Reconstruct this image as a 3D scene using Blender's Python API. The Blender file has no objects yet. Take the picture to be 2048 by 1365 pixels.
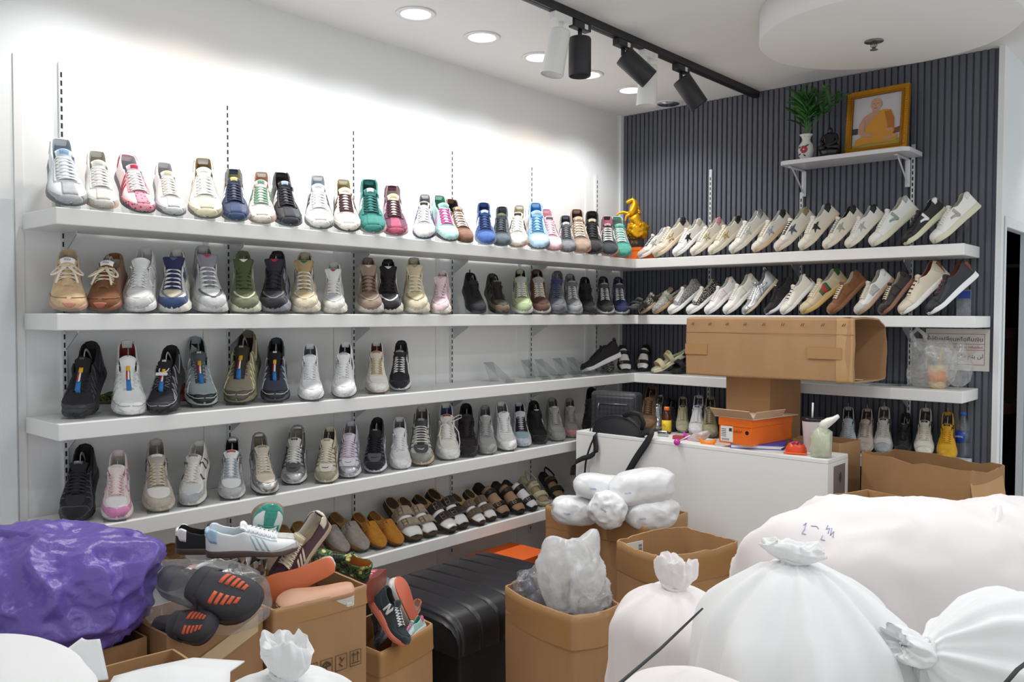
import bpy, bmesh, math, random
from mathutils import Vector, Matrix, Euler, noise
C = bpy.context.scene.collection
PI = math.pi
rnd = random.Random(7)
# ------------------------------------------------------------------ helpers
def lin(c):
    if isinstance(c, str): c = [int(c[i:i+2], 16) for i in (0, 2, 4)]
    return tuple((v/255/12.92 if v/255 <= .04045 else ((v/255+.055)/1.055)**2.4) for v in c) + (1,)
MATS = {}
def M(col, rough=.5, metal=0, kind='plain', name=None, spec=.5, alpha=1):
    key = (col, rough, metal, kind, alpha)
    if key in MATS: return MATS[key]
    m = bpy.data.materials.new(name or ('mat_' + kind + '_' + (col if isinstance(col, str) else 'x')))
    m.use_nodes = True
    nt = m.node_tree; N = nt.nodes; L = nt.links
    b = N['Principled BSDF']
    b.inputs['Base Color'].default_value = lin(col)
    b.inputs['Roughness'].default_value = rough
    b.inputs['Metallic'].default_value = metal
    b.inputs['Specular IOR Level'].default_value = spec
    def bump(scale, strength, detail=3, dist=.002, ntype='ShaderNodeTexNoise'):
        tc = N.new('ShaderNodeTexCoord'); t = N.new(ntype); t.inputs['Scale'].default_value = scale
        if 'Detail' in t.inputs: t.inputs['Detail'].default_value = detail
        L.new(tc.outputs['Object'], t.inputs['Vector'])
        bp = N.new('ShaderNodeBump'); bp.inputs['Strength'].default_value = strength; bp.inputs['Distance'].default_value = dist
        L.new(t.outputs[0], bp.inputs['Height']); L.new(bp.outputs[0], b.inputs['Normal'])
        return t
    def vary(scale, lo, hi, detail=4, stretch=None):
        tc = N.new('ShaderNodeTexCoord'); t = N.new('ShaderNodeTexNoise'); t.inputs['Scale'].default_value = scale; t.inputs['Detail'].default_value = detail
        if stretch:
            mp = N.new('ShaderNodeMapping'); mp.inputs['Scale'].default_value = stretch
            L.new(tc.outputs['Object'], mp.inputs[0]); L.new(mp.outputs[0], t.inputs['Vector'])
        else: L.new(tc.outputs['Object'], t.inputs['Vector'])
        mr = N.new('ShaderNodeMapRange'); mr.inputs[1].default_value = .3; mr.inputs[2].default_value = .7; mr.inputs[3].default_value = lo; mr.inputs[4].default_value = hi
        L.new(t.outputs[0], mr.inputs[0])
        hs = N.new('ShaderNodeHueSaturation'); hs.inputs['Color'].default_value = lin(col)
        L.new(mr.outputs[0], hs.inputs['Value']); L.new(hs.outputs[0], b.inputs['Base Color'])
        return hs
    if kind == 'suede':
        vary(60, .86, 1.12); bump(900, .25, 2, .001)
        b.inputs['Sheen Weight'].default_value = .25
    elif kind == 'mesh':
        bump(420, .6, 0, .0015, 'ShaderNodeTexVoronoi')
    elif kind == 'leather': bump(220, .12, 3, .001)
    elif kind == 'crinkle': bump(16, .55, 6, .02); vary(5, .92, 1.15)
    elif kind == 'paint': bump(14, .02, 3, .01)
    elif kind == 'card':
        vary(7, .9, 1.07, 5, (1, 1, .35)); bump(60, .05, 4, .004)
    elif kind == 'cloth':
        t = bump(7, .14, 3, .03)
    elif kind == 'cork': vary(90, .75, 1.15); bump(200, .3, 3, .001)
    elif kind == 'glitter':
        b.inputs['Metallic'].default_value = .6
        vary(380, .55, 1.5, 0); bump(500, .9, 0, .002, 'ShaderNodeTexVoronoi')
    elif kind == 'mono':   # woven monogram-like canvas of small light marks
        tc = N.new('ShaderNodeTexCoord'); t = N.new('ShaderNodeTexVoronoi'); t.inputs['Scale'].default_value = 150
        L.new(tc.outputs['Object'], t.inputs['Vector'])
        r = N.new('ShaderNodeValToRGB'); r.color_ramp.interpolation = 'CONSTANT'
        r.color_ramp.elements[0].color = lin('D8D2C4'); r.color_ramp.elements[1].position = .34; r.color_ramp.elements[1].color = lin(col)
        L.new(t.outputs['Distance'], r.inputs[0]); L.new(r.outputs[0], b.inputs['Base Color'])
    elif kind == 'dots':
        tc = N.new('ShaderNodeTexCoord'); t = N.new('ShaderNodeTexVoronoi'); t.inputs['Scale'].default_value = 95
        L.new(tc.outputs['Object'], t.inputs['Vector'])
        r = N.new('ShaderNodeValToRGB'); r.color_ramp.interpolation = 'CONSTANT'
        r.color_ramp.elements[0].color = lin('A8324A'); r.color_ramp.elements[1].position = .3; r.color_ramp.elements[1].color = lin(col)
        L.new(t.outputs['Distance'], r.inputs[0]); L.new(r.outputs[0], b.inputs['Base Color'])
    elif kind == 'camo':
        tc = N.new('ShaderNodeTexCoord'); t = N.new('ShaderNodeTexNoise'); t.inputs['Scale'].default_value = 22
        L.new(tc.outputs['Object'], t.inputs['Vector'])
        r = N.new('ShaderNodeValToRGB'); r.color_ramp.interpolation = 'CONSTANT'
        e = r.color_ramp.elements; e[0].color = lin('1C1E1A'); e[1].position = .62; e[1].color = lin('D8CF86')
        for p, c in ((.44, '4C6B33'), (.52, '1F221E'), (.56, '6C8A48')):
            q = e.new(p); q.color = lin(c)
        L.new(t.outputs[0], r.inputs[0]); L.new(r.outputs[0], b.inputs['Base Color'])
    elif kind == 'check':
        tc = N.new('ShaderNodeTexCoord'); mp = N.new('ShaderNodeMapping'); mp.inputs['Rotation'].default_value = (0, PI/4, 0)
        t = N.new('ShaderNodeTexChecker'); t.inputs['Scale'].default_value = 60
        t.inputs['Color1'].default_value = lin(col); t.inputs['Color2'].default_value = lin('3A393E')
        L.new(tc.outputs['Object'], mp.inputs[0]); L.new(mp.outputs[0], t.inputs['Vector']); L.new(t.outputs[0], b.inputs['Base Color'])
    elif kind == 'emit':
        b.inputs['Emission Color'].default_value = lin(col); b.inputs['Emission Strength'].default_value = metal
        b.inputs['Metallic'].default_value = 0
    elif kind in ('clear', 'film', 'bag'):
        out = N['Material Output']; N.remove(b)
        tr = N.new('ShaderNodeBsdfTransparent'); gl = N.new('ShaderNodeBsdfGlossy'); gl.inputs['Roughness'].default_value = rough
        mx = N.new('ShaderNodeMixShader')
        if kind == 'clear':
            tr.inputs[0].default_value = lin(col)
            fr = N.new('ShaderNodeLayerWeight'); fr.inputs[0].default_value = .12
            mr = N.new('ShaderNodeMapRange'); mr.inputs[3].default_value = .03; mr.inputs[4].default_value = .55
            L.new(fr.outputs['Fresnel'], mr.inputs[0])
            ge = N.new('ShaderNodeNewGeometry'); mu = N.new('ShaderNodeMath'); mu.operation = 'MULTIPLY_ADD'; mu.inputs[1].default_value = -1; mu.inputs[2].default_value = 1
            L.new(ge.outputs['Backfacing'], mu.inputs[0]); m3 = N.new('ShaderNodeMath'); m3.operation = 'MULTIPLY'
            L.new(mr.outputs[0], m3.inputs[0]); L.new(mu.outputs[0], m3.inputs[1])
            L.new(m3.outputs[0], mx.inputs[0]); L.new(tr.outputs[0], mx.inputs[1]); L.new(gl.outputs[0], mx.inputs[2])
            L.new(mx.outputs[0], out.inputs[0])
        else:
            df = N.new('ShaderNodeBsdfDiffuse'); df.inputs[0].default_value = lin(col)
            tl = N.new('ShaderNodeBsdfTranslucent'); tl.inputs[0].default_value = lin(col)
            dt = N.new('ShaderNodeMixShader'); dt.inputs[0].default_value = .5
            L.new(df.outputs[0], dt.inputs[1]); L.new(tl.outputs[0], dt.inputs[2])
            L.new(tr.outputs[0], mx.inputs[1]); L.new(dt.outputs[0], mx.inputs[2])
            tc = N.new('ShaderNodeTexCoord'); t = N.new('ShaderNodeTexNoise'); t.inputs['Scale'].default_value = 14; t.inputs['Detail'].default_value = 4; t.inputs['Distortion'].default_value = 1.2
            L.new(tc.outputs['Object'], t.inputs['Vector'])
            mr = N.new('ShaderNodeMapRange'); mr.inputs[1].default_value = .35; mr.inputs[2].default_value = .7; mr.inputs[3].default_value = alpha*.6; mr.inputs[4].default_value = min(1, alpha*1.4)
            L.new(t.outputs[0], mr.inputs[0]); L.new(mr.outputs[0], mx.inputs[0])
            m2 = N.new('ShaderNodeMixShader'); fr = N.new('ShaderNodeLayerWeight'); fr.inputs[0].default_value = .16
            bp = N.new('ShaderNodeBump'); bp.inputs['Strength'].default_value = .35; bp.inputs['Distance'].default_value = .006
            L.new(t.outputs[0], bp.inputs['Height']); L.new(bp.outputs[0], gl.inputs['Normal']); L.new(bp.outputs[0], fr.inputs['Normal'])
            mq = N.new('ShaderNodeMapRange'); mq.inputs[3].default_value = .05; mq.inputs[4].default_value = .4; L.new(fr.outputs['Fresnel'], mq.inputs[0]); L.new(mq.outputs[0], m2.inputs[0]); L.new(mx.outputs[0], m2.inputs[1]); L.new(gl.outputs[0], m2.inputs[2])
            L.new(m2.outputs[0], out.inputs[0])
    MATS[key] = m
    return m

def link(o, mat=None, parent=None, smooth=False):
    C.objects.link(o)
    if mat is not None:
        if len(o.data.materials) == 0: o.data.materials.append(None)
        o.material_slots[0].link = 'OBJECT'; o.material_slots[0].material = mat
    if parent is not None: o.parent = parent
    return o
def mk(verts, faces, smooth=True, name='mesh'):
    me = bpy.data.meshes.new(name); me.from_pydata([tuple(v) for v in verts], [], faces)
    if smooth: me.polygons.foreach_set('use_smooth', [True]*len(me.polygons))
    me.update(); return me
def bm_mesh(bm, smooth=False, name='mesh'):
    me = bpy.data.meshes.new(name); bmesh.ops.recalc_face_normals(bm, faces=bm.faces[:]); bm.to_mesh(me); bm.free()
    if smooth: me.polygons.foreach_set('use_smooth', [True]*len(me.polygons))
    return me
def obj(name, data, mat, parent=None, label=None):
    """one part: a mesh object with one material"""
    o = bpy.data.objects.new(name, data); link(o, mat, parent)
    if label: o['label'] = label
    return o
def thing(name, label, cat, loc=(0, 0, 0), rot=(0, 0, 0), group=None, data=None, mat=None):
    o = bpy.data.objects.new(name, data); link(o, mat)
    o.location = loc; o.rotation_euler = rot
    o['label'] = label; o['category'] = cat
    if group: o['group'] = group
    if data is None: o.empty_display_size = .05
    return o
def struct(name, data, mat, label, cat, parent=None):
    o = bpy.data.objects.new(name, data); link(o, mat, parent)
    if parent is None:
        o['kind'] = 'structure'; o['label'] = label; o['category'] = cat
    return o
def bx(bm, x0, x1, y0, y1, z0, z1, bev=0, seg=2):
    r = bmesh.ops.create_cube(bm, size=1)
    vs = r['verts']
    for v in vs:
        v.co = Vector(((x0+x1)/2 + v.co.x*(x1-x0), (y0+y1)/2 + v.co.y*(y1-y0), (z0+z1)/2 + v.co.z*(z1-z0)))
    if bev > 0:
        es = {e for v in vs for e in v.link_edges}
        bmesh.ops.bevel(bm, geom=list(es), offset=bev, segments=seg, profile=.5, affect='EDGES')
def box(x0, x1, y0, y1, z0, z1, bev=0, seg=2, smooth=False):
    bm = bmesh.new(); bx(bm, x0, x1, y0, y1, z0, z1, bev, seg); return bm_mesh(bm, smooth)
def boxes(lst, bev=0):
    bm = bmesh.new()
    for b in lst: bx(bm, *b, bev)
    return bm_mesh(bm)
def lathe(prof, n=32, mod=None):
    """prof: list of (r, z); mod(a, k, r, z) -> (r, z)"""
    vs, fs = [], []
    for k, (r, z) in enumerate(prof):
        for i in range(n):
            a = 2*PI*i/n; rr, zz = (r, z) if mod is None else mod(a, k, r, z)
            vs.append((rr*math.cos(a), rr*math.sin(a), zz))
    for k in range(len(prof)-1):
        for i in range(n):
            j = (i+1) % n; fs.append((k*n+i, k*n+j, (k+1)*n+j, (k+1)*n+i))
    fs.append(tuple(reversed(range(n)))); fs.append(tuple(range((len(prof)-1)*n, len(prof)*n)))
    return mk(vs, fs)
def tube_geo(pts, r, n=6, flat=1.0, closed=False, up=None):
    """tube along pts, radius r or list; flat scales the second axis"""
    pts = [Vector(p) for p in pts]; vs, fs = [], []
    m = len(pts); prev = None
    for i, p in enumerate(pts):
        if closed: t = (pts[(i+1) % m]-pts[i-1])
        else: t = pts[min(i+1, m-1)]-pts[max(i-1, 0)]
        if t.length < 1e-9: t = Vector((0, 0, 1))
        t.normalize()
        a = prev if prev is not None else (Vector(up) if up is not None else (Vector((0, 0, 1)) if abs(t.z) < .9 else Vector((1, 0, 0))))
        a = a - t*a.dot(t)
        if a.length < 1e-6: a = t.orthogonal()
        a.normalize(); prev = a; b = t.cross(a)
        rr = r[i] if isinstance(r, (list, tuple)) else r
        for k in range(n):
            w = 2*PI*k/n; vs.append(p + a*(rr*flat*math.cos(w)) + b*(rr*math.sin(w)))
    rows = m if closed else m-1
    for i in range(rows):
        i2 = (i+1) % m
        for k in range(n):
            k2 = (k+1) % n; fs.append((i*n+k, i*n+k2, i2*n+k2, i2*n+k))
    if not closed:
        fs.append(tuple(reversed(range(n)))); fs.append(tuple(range((m-1)*n, m*n)))
    return vs, fs
class Geo:
    def __init__(s): s.v = []; s.f = []
    def add(s, vs, fs):
        o = len(s.v); s.v += [Vector(v) for v in vs]; s.f += [tuple(i+o for i in f) for f in fs]; return s
    def tube(s, *a, **k): return s.add(*tube_geo(*a, **k))
    def mesh(s, smooth=True): return mk(s.v, s.f, smooth)
def text_mesh(s, size, depth=.0006, align='CENTER', bold=0, shear=0):
    cu = bpy.data.curves.new('lettering', 'FONT'); cu.body = s; cu.size = size; cu.extrude = depth; cu.align_x = align; cu.align_y = 'CENTER'
    cu.offset = bold; cu.shear = shear; cu.resolution_u = 3
    o = bpy.data.objects.new('lettering', cu); C.objects.link(o)
    dg = bpy.context.evaluated_depsgraph_get()
    me = bpy.data.meshes.new_from_object(o.evaluated_get(dg))
    me.materials.clear()
    bpy.data.objects.remove(o); bpy.data.curves.remove(cu)
    return me
def xf(me, mat):
    me.transform(mat); return me
def smooth01(a, b, x):
    t = min(1, max(0, (x-a)/(b-a))); return t*t*(3-2*t)
def interp(xs, ys, x):
    if x <= xs[0]: return ys[0]
    for i in range(len(xs)-1):
        if x <= xs[i+1]:
            t = (x-xs[i])/(xs[i+1]-xs[i]); t2 = t*t*(3-2*t); t = .5*t+.5*t2
            return ys[i]+(ys[i+1]-ys[i])*t
    return ys[-1]
# ------------------------------------------------------------------ camera
F_PX, YAW, PITCH, ROLL = 1695.55, .7288, .0314, .003
CAM = Vector((0, 0, 1.5))
_cy, _sy, _cp, _sp = math.cos(YAW), math.sin(YAW), math.cos(PITCH), math.sin(PITCH)
FW = Vector((-_sy*_cp, _cy*_cp, -_sp)); _r = Vector((_cy, _sy, 0)); _u = _r.cross(FW)
RT = _r*math.cos(ROLL)+_u*math.sin(ROLL); UP = _u*math.cos(ROLL)-_r*math.sin(ROLL)
cd = bpy.data.cameras.new('camera'); cam = bpy.data.objects.new('camera', cd); C.objects.link(cam)
cd.sensor_width = 36; cd.lens = F_PX/2048*36; cd.clip_start = .05
cam.matrix_world = Matrix(((RT.x, UP.x, -FW.x, 0), (RT.y, UP.y, -FW.y, 0), (RT.z, UP.z, -FW.z, 1.5), (0, 0, 0, 1)))
bpy.context.scene.camera = cam
def ray(px, py): return FW + RT*((px-1024)/F_PX) - UP*((py-682.5)/F_PX)
def at(px, py, ax, val):
    """the point of the real plane x|y|z = val seen at a pixel of the 2048 x 1365 frame (measured once from the photograph)"""
    d = ray(px, py); i = 'xyz'.index(ax); return CAM + d*((val-CAM[i])/d[i])
def proj(p):
    q = Vector(p)-CAM; d = q.dot(FW); return (1024+F_PX*q.dot(RT)/d, 682.5-F_PX*q.dot(UP)/d)
# room measures (metres)
XW, XF = -3.0105, -2.717          # left wall, front edge of its shelves
YW, YF = 4.39, 4.10               # back wall, front edge of its shelves
ZC = 2.725
SH = [1.819, 1.499, 1.164, .833, .508]   # shelf tops
YL = .99                          # left end of the left shelves
XEND = -.94                       # right end of the slatted wall
# ------------------------------------------------------------------ room shell
WHITE = M('F1F2F1', .45, 0, 'paint', 'wall_white'); CEIL = M('F4F3F1', .8, 0, 'paint', 'ceiling_white')
struct('floor', box(-3.2, 4.5, -3.5, 9, -.06, 0), M('D6D4CF', .3, 0, 'plain', 'floor_tile'), 'pale floor hidden under the boxes and sacks', 'floor')
struct('ceiling', box(-3.2, 4.5, -3.5, 9, ZC, ZC+.1), CEIL, 'white ceiling with round downlights and a black light track', 'ceiling')
struct('wall_left', box(XW-.1, XW, -3.5, 4.6, 0, ZC), WHITE, 'glossy white wall behind the long shoe shelves', 'wall')
# slatted back wall: ribs with grooves, one mesh
bm = bmesh.new()
bx(bm, -3.02, XEND, YW+.012, YW+.05, 0, ZC)
x = -3.0
while x < XEND-.02:
    bx(bm, x, x+.0235, YW, YW+.013, 0, ZC, .003, 1); x += .0305
struct('wall_back', bm_mesh(bm), M('5F626D', .5, 0, 'plain', 'slat_grey'), 'dark grey vertical slatted back wall', 'wall')
struct('trim_1', box(XEND-.002, XEND+.022, YW-.02, YW+.05, 0, ZC), M('EEF1F1', .4, 0), 'white corner trim at the right end of the slatted wall', 'trim')
struct('trim_2', box(XW, XW+.03, .915, .96, 0, 1.86), M('E4E8E9', .45, 0), 'white vertical trim post at the left end of the shelves', 'trim')
struct('trim_3', box(XW, XW+.012, YW-.03, YW, 0, ZC), M('EDEFEF', .4, 0), 'white corner strip where the white wall meets the slats', 'trim')
# side wall past the end of the slats with its doorway
dy0, dy1, dz = YW+.052, YW+.54, 1.91
struct('wall_right', boxes([(XEND-.01, XEND+.02, dy1, 7.2, 0, ZC), (XEND-.01, XEND+.02, dy0, dy1, dz, ZC)]), M('EAF1F3', .4, 0, 'paint'), 'white side wall beyond the slatted wall', 'wall')
fr = struct('door_1', boxes([(XEND+.0225, XEND+.03, dy0-.02, dy0, 0, dz+.05), (XEND+.02, XEND+.03, dy1, dy1+.08, 0, dz+.05), (XEND+.02, XEND+.03, dy0, dy1+.08, dz, dz+.05)], .004), M('E3EAEC', .35, 0), 'white framed doorway at the right edge', 'door')
# dim room behind the doorway
bm = bmesh.new()
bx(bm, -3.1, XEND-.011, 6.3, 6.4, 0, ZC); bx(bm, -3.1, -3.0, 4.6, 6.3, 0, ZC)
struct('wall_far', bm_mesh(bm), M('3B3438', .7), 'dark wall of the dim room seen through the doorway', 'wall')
# ------------------------------------------------------------------ shelves, uprights, brackets
SHW = M('F0F0EE', .35, 0, 'plain', 'shelf_white'); MET = M('C9CBCD', .35, .6, 'plain', 'upright_metal'); DARK = M('16161A', .6, 0)
WHT = ['topmost', 'second', 'third', 'fourth', 'lowest']
XR = [-1.005, -.955, -1.0, -1.02, -1.0]
UPY = [1.116+.6*k for k in range(6)]
UPX = [at(1423, 340, 'y', YW).x, at(1605, 335, 'y', YW).x, at(1828, 290, 'y', YW).x]
TH = .052
def bracket_mesh(direction):
    g = bmesh.new(); d = .10
    vs = [(.0, 0, 0), (d, 0, 0), (d, 0, -.012), (.0, 0, -.07)]
    a = [g.verts.new((v[0], -.0015, v[2])) for v in vs]; b = [g.verts.new((v[0], .0015, v[2])) for v in vs]
    g.faces.new(a); g.faces.new(b[::-1])
    for i in range(4): g.faces.new((a[i], b[i], b[(i+1) % 4], a[(i+1) % 4]))
    me = bm_mesh(g)
    if direction == 'B': me.transform(Matrix.Rotation(-PI/2, 4, 'Z'))
    return me
BRL, BRB = bracket_mesh('L'), bracket_mesh('B')
for i, z in enumerate(SH):
    t = thing('wall_shelf', '%s white shelf along the left wall' % WHT[i], 'shelf', (XF, YL, z), group='shelves on the left wall')
    me = box(XW+.022-XF, 0, 0, (YF if i < 4 else 4.2)-YL+(.0 if i < 4 else 0), -TH, 0, .003)
    obj('board', me, SHW, t)
    for y in UPY:
        obj('bracket', BRL, MET, t).location = (XW+.022-XF, y-YL, -TH)
    if i < 4:
        t = thing('wall_shelf', '%s white shelf along the dark slatted wall' % WHT[i], 'shelf', (XF, YF, z), group='shelves on the slatted wall')
        x0 = XW+.022-XF; bm = bmesh.new(); bx(bm, x0, XR[i]-XF, 0.0015, YW-.02-YF, -TH, 0, .003)
        obj('board', bm_mesh(bm), SHW, t)
        for x in UPX[1:]:
            obj('bracket', BRB, MET, t).location = (x-XF, YW-.02-YF, -TH)
ORD = ['first', 'second', 'third', 'fourth', 'fifth', 'sixth']
def slots(zs, ax):
    bm = bmesh.new()
    for z in zs:
        if ax == 'L': bx(bm, 0, .0125, -.003, .003, z, z+.017)
        else: bx(bm, -.003, .003, -.0125, 0, z, z+.017)
    return bm_mesh(bm)
for k, y in enumerate(UPY):
    zt, zb = 2.33, .3
    t = thing('slotted_upright', '%s slotted metal upright from the left on the white wall' % ORD[k], 'shelf upright', (XW, y, 0), group='uprights on the white wall')
    obj('rail', box(0, .012, -.007, .007, zb, zt), M('E4E5E6', .4, .1), t)
    obj('slots', slots([zb+.02+.028*i for i in range(71)], 'L'), DARK, t)
for k, (x, zt) in enumerate(zip(UPX, (2.33, 2.15, 2.33))):
    t = thing('slotted_upright', '%s white slotted upright from the corner on the slatted wall' % ORD[k], 'shelf upright', (x, YW, 0), group='uprights on the slatted wall')
    obj('rail', box(-.008, .008, -.012, 0, .4, zt), M('DADBDD', .4, .2), t)
    obj('slots', slots([.42+.028*i for i in range(int((zt-.44)/.028))], 'B'), DARK, t)
# panel joints of the white wall
for k, y in enumerate([UPY[0]-.13, UPY[1]-.09, UPY[2]-.09, UPY[3]-.09, UPY[4]-.09, UPY[5]-.09]):
    struct('trim_%d' % (k+4), box(XW, XW+.006, y-.012, y+.012, 0, 2.33), M('EFEFED', .5, 0), 'thin white panel joint on the left wall', 'trim')
# ------------------------------------------------------------------ ceiling fittings
def ring(r0, r1, z0, z1, n=48):
    prof = [(r0, z0), (r1, z0), (r1+.004, z0+.004), (r1, z1), (r0, z1)]
    vs, fs = [], []
    for k, (r, z) in enumerate(prof):
        for i in range(n): vs.append((r*math.cos(2*PI*i/n), r*math.sin(2*PI*i/n), z))
    m = len(prof)
    for k in range(m):
        for i in range(n):
            j = (i+1) % n; fs.append((k*n+i, k*n+j, ((k+1) % m)*n+j, ((k+1) % m)*n+i))
    return mk(vs, fs)
RIM = ring(.062, .078, -.006, .0005); REF = lathe([(.062, -.003), (.052, .012), (.03, .02), (.002, .022)], 32)
LENS = lathe([(.0585, -.002), (.0585, .0005)], 32)
def downlight(x, y, label, lit=True, warm=False, power=30, spot=2.4, group='ceiling downlights', col=None, blend=.6):
    t = thing('ceiling_downlight', label, 'ceiling light', (x, y, ZC), group=group)
    obj('rim', RIM, M('F3F3F3', .3), t)
    if lit: obj('lens', LENS, M('FFE9DA' if warm else 'F6FAFF', .4, 3.5, 'emit'), t)
    else: obj('reflector', REF, M('B9BBBE', .2, .9), t).location = (0, 0, -.004)
    if lit:
        ld = bpy.data.lights.new('downlight', 'SPOT'); ld.energy = power; ld.spot_size = spot; ld.spot_blend = blend; ld.shadow_soft_size = .05
        ld.color = col or ((1, .86, .74) if warm else (.95, .98, 1))
        lo = bpy.data.objects.new('downlight_lamp', ld); C.objects.link(lo); lo.parent = t; lo.location = (0, 0, -.02)
    return t
DLX = -2.62
names = ['largest lit round downlight nearest the camera', 'second lit round downlight from the camera along the white wall', 'lit round downlight beside the white cylinder spotlight',
         'warm-toned round downlight between the white wall and the track', 'lit round downlight below the second white spotlight', 'unlit round downlight with a bare reflector near the slatted wall']
PW = 13.5
for k in range(6):
    downlight(DLX, 2.34+.39*k, names[k], lit=k != 5, warm=k == 3, power=PW)
# the row above the white wall goes on out of view
for k in range(1, 4):
    downlight(DLX, 2.34-.39*k, 'round downlight of the row above the white wall, out of view', warm=k == 2, power=PW, group='downlights out of view')
for (x, y, pw_) in [(-1.2, .75, 9), (-1.2, 2.55, 16), (-.3, 2.0, 11), (-.3, 2.95, 17), (.7, 2.1, 11), (.7, 3.0, 15), (-.4, .9, 8), (1.7, 2.6, 12)]:  # unseen fill lamps added to brighten the foreground, counter and back shelves
    downlight(x, y, 'round downlight over the middle of the shop, out of view', power=pw_, spot=2.75, group='downlights out of view', col=(.93, .97, 1))
downlight(-.62, 5.0, 'round downlight by the side wall, at the right edge', power=8, spot=1.5, group='downlights out of view')
# track with spotlights
TX = -2.125
trk = thing('light_track', 'long black light track across the ceiling', 'light track', (TX, 0, ZC))
obj('rail', box(-.018, .018, 1.0, YW-.005, -.034, 0, .002), M('1D1D21', .4), trk)
obj('groove', box(-.007, .007, 1.0, YW-.006, -.0352, -.03), M('0B0B0D', .5), trk)
def spot(px, py, tilt, az, label, white, px2):
    y = at(px2[0], px2[1], 'x', TX).y
    t = thing('track_spotlight', label, 'spotlight', (TX, y, ZC-.034), group='spotlights on the track')
    m = M('EDEDEC', .4) if white else M('26272C', .45)
    obj('adapter', box(-.017, .017, -.055, .055, -.03, 0, .003), m, t)
    g = Geo(); g.tube([(0, 0, -.03), (0, 0, -.062)], .009, 8); obj('stem', g.mesh(), m, t)
    h = bpy.data.objects.new('lamp_head', lathe([(.03, 0), (.043, -.002), (.046, -.008), (.046, -.155), (.043, -.158), (.04, -.15), (.04, -.13), (.001, -.128)] if not white else
        [(.03, 0), (.038, -.002), (.04, -.008), (.047, -.18), (.045, -.183), (.041, -.17), (.001, -.16)], 32)); link(h, m, t)
    h.location = (0, 0, -.06); h.rotation_euler = Euler((0, tilt, az), 'XYZ')
    obj('rating_sticker', box(.0172, .0178, .01, .032, -.026, -.006), M('E9E9E9', .5), t)
    return t
spot(1115, 30, .2, PI*.25, 'white cylinder spotlight nearest the camera on the track', True, (1122, 22))
spot(1152, 60, 0, 0, 'black cylinder spotlight hanging straight down', False, (1160, 48))
spot(1240, 90, -.85, PI*.25, 'black cylinder spotlight tilted, in the middle of the track', False, (1246, 90))
spot(1290, 105, .05, 0, 'white cylinder spotlight next to the tilted black one', True, (1297, 112))
spot(1355, 140, -.62, PI*.25, 'black tilted cylinder spotlight farthest along the track', False, (1362, 138))
struct('ceiling_drop', lathe([(.47, -.125), (.475, -.12), (.475, 0)], 96), CEIL, 'round dropped disc of the ceiling', 'ceiling').location = (-1.15, 3.48, ZC)
t = thing('fire_sprinkler', 'small chrome sprinkler head on the round ceiling disc', 'sprinkler', tuple(at(1748, 82, 'z', ZC-.125)))
CH = M('8A8684', .25, .9)
obj('escutcheon', lathe([(.036, -.004), (.036, .0), (.012, .001)], 24), CH, t)
g = Geo(); g.tube([(0, 0, 0), (0, 0, -.03)], .007, 8); g.tube([(-.01, 0, -.005), (-.012, 0, -.02), (0, 0, -.034)], .002, 5); g.tube([(.01, 0, -.005), (.012, 0, -.02), (0, 0, -.034)], .002, 5)
obj('frame', g.mesh(), CH, t)
obj('deflector', lathe([(.002, -.036), (.015, -.036), (.015, -.034), (.002, -.034)], 16), CH, t)
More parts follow.
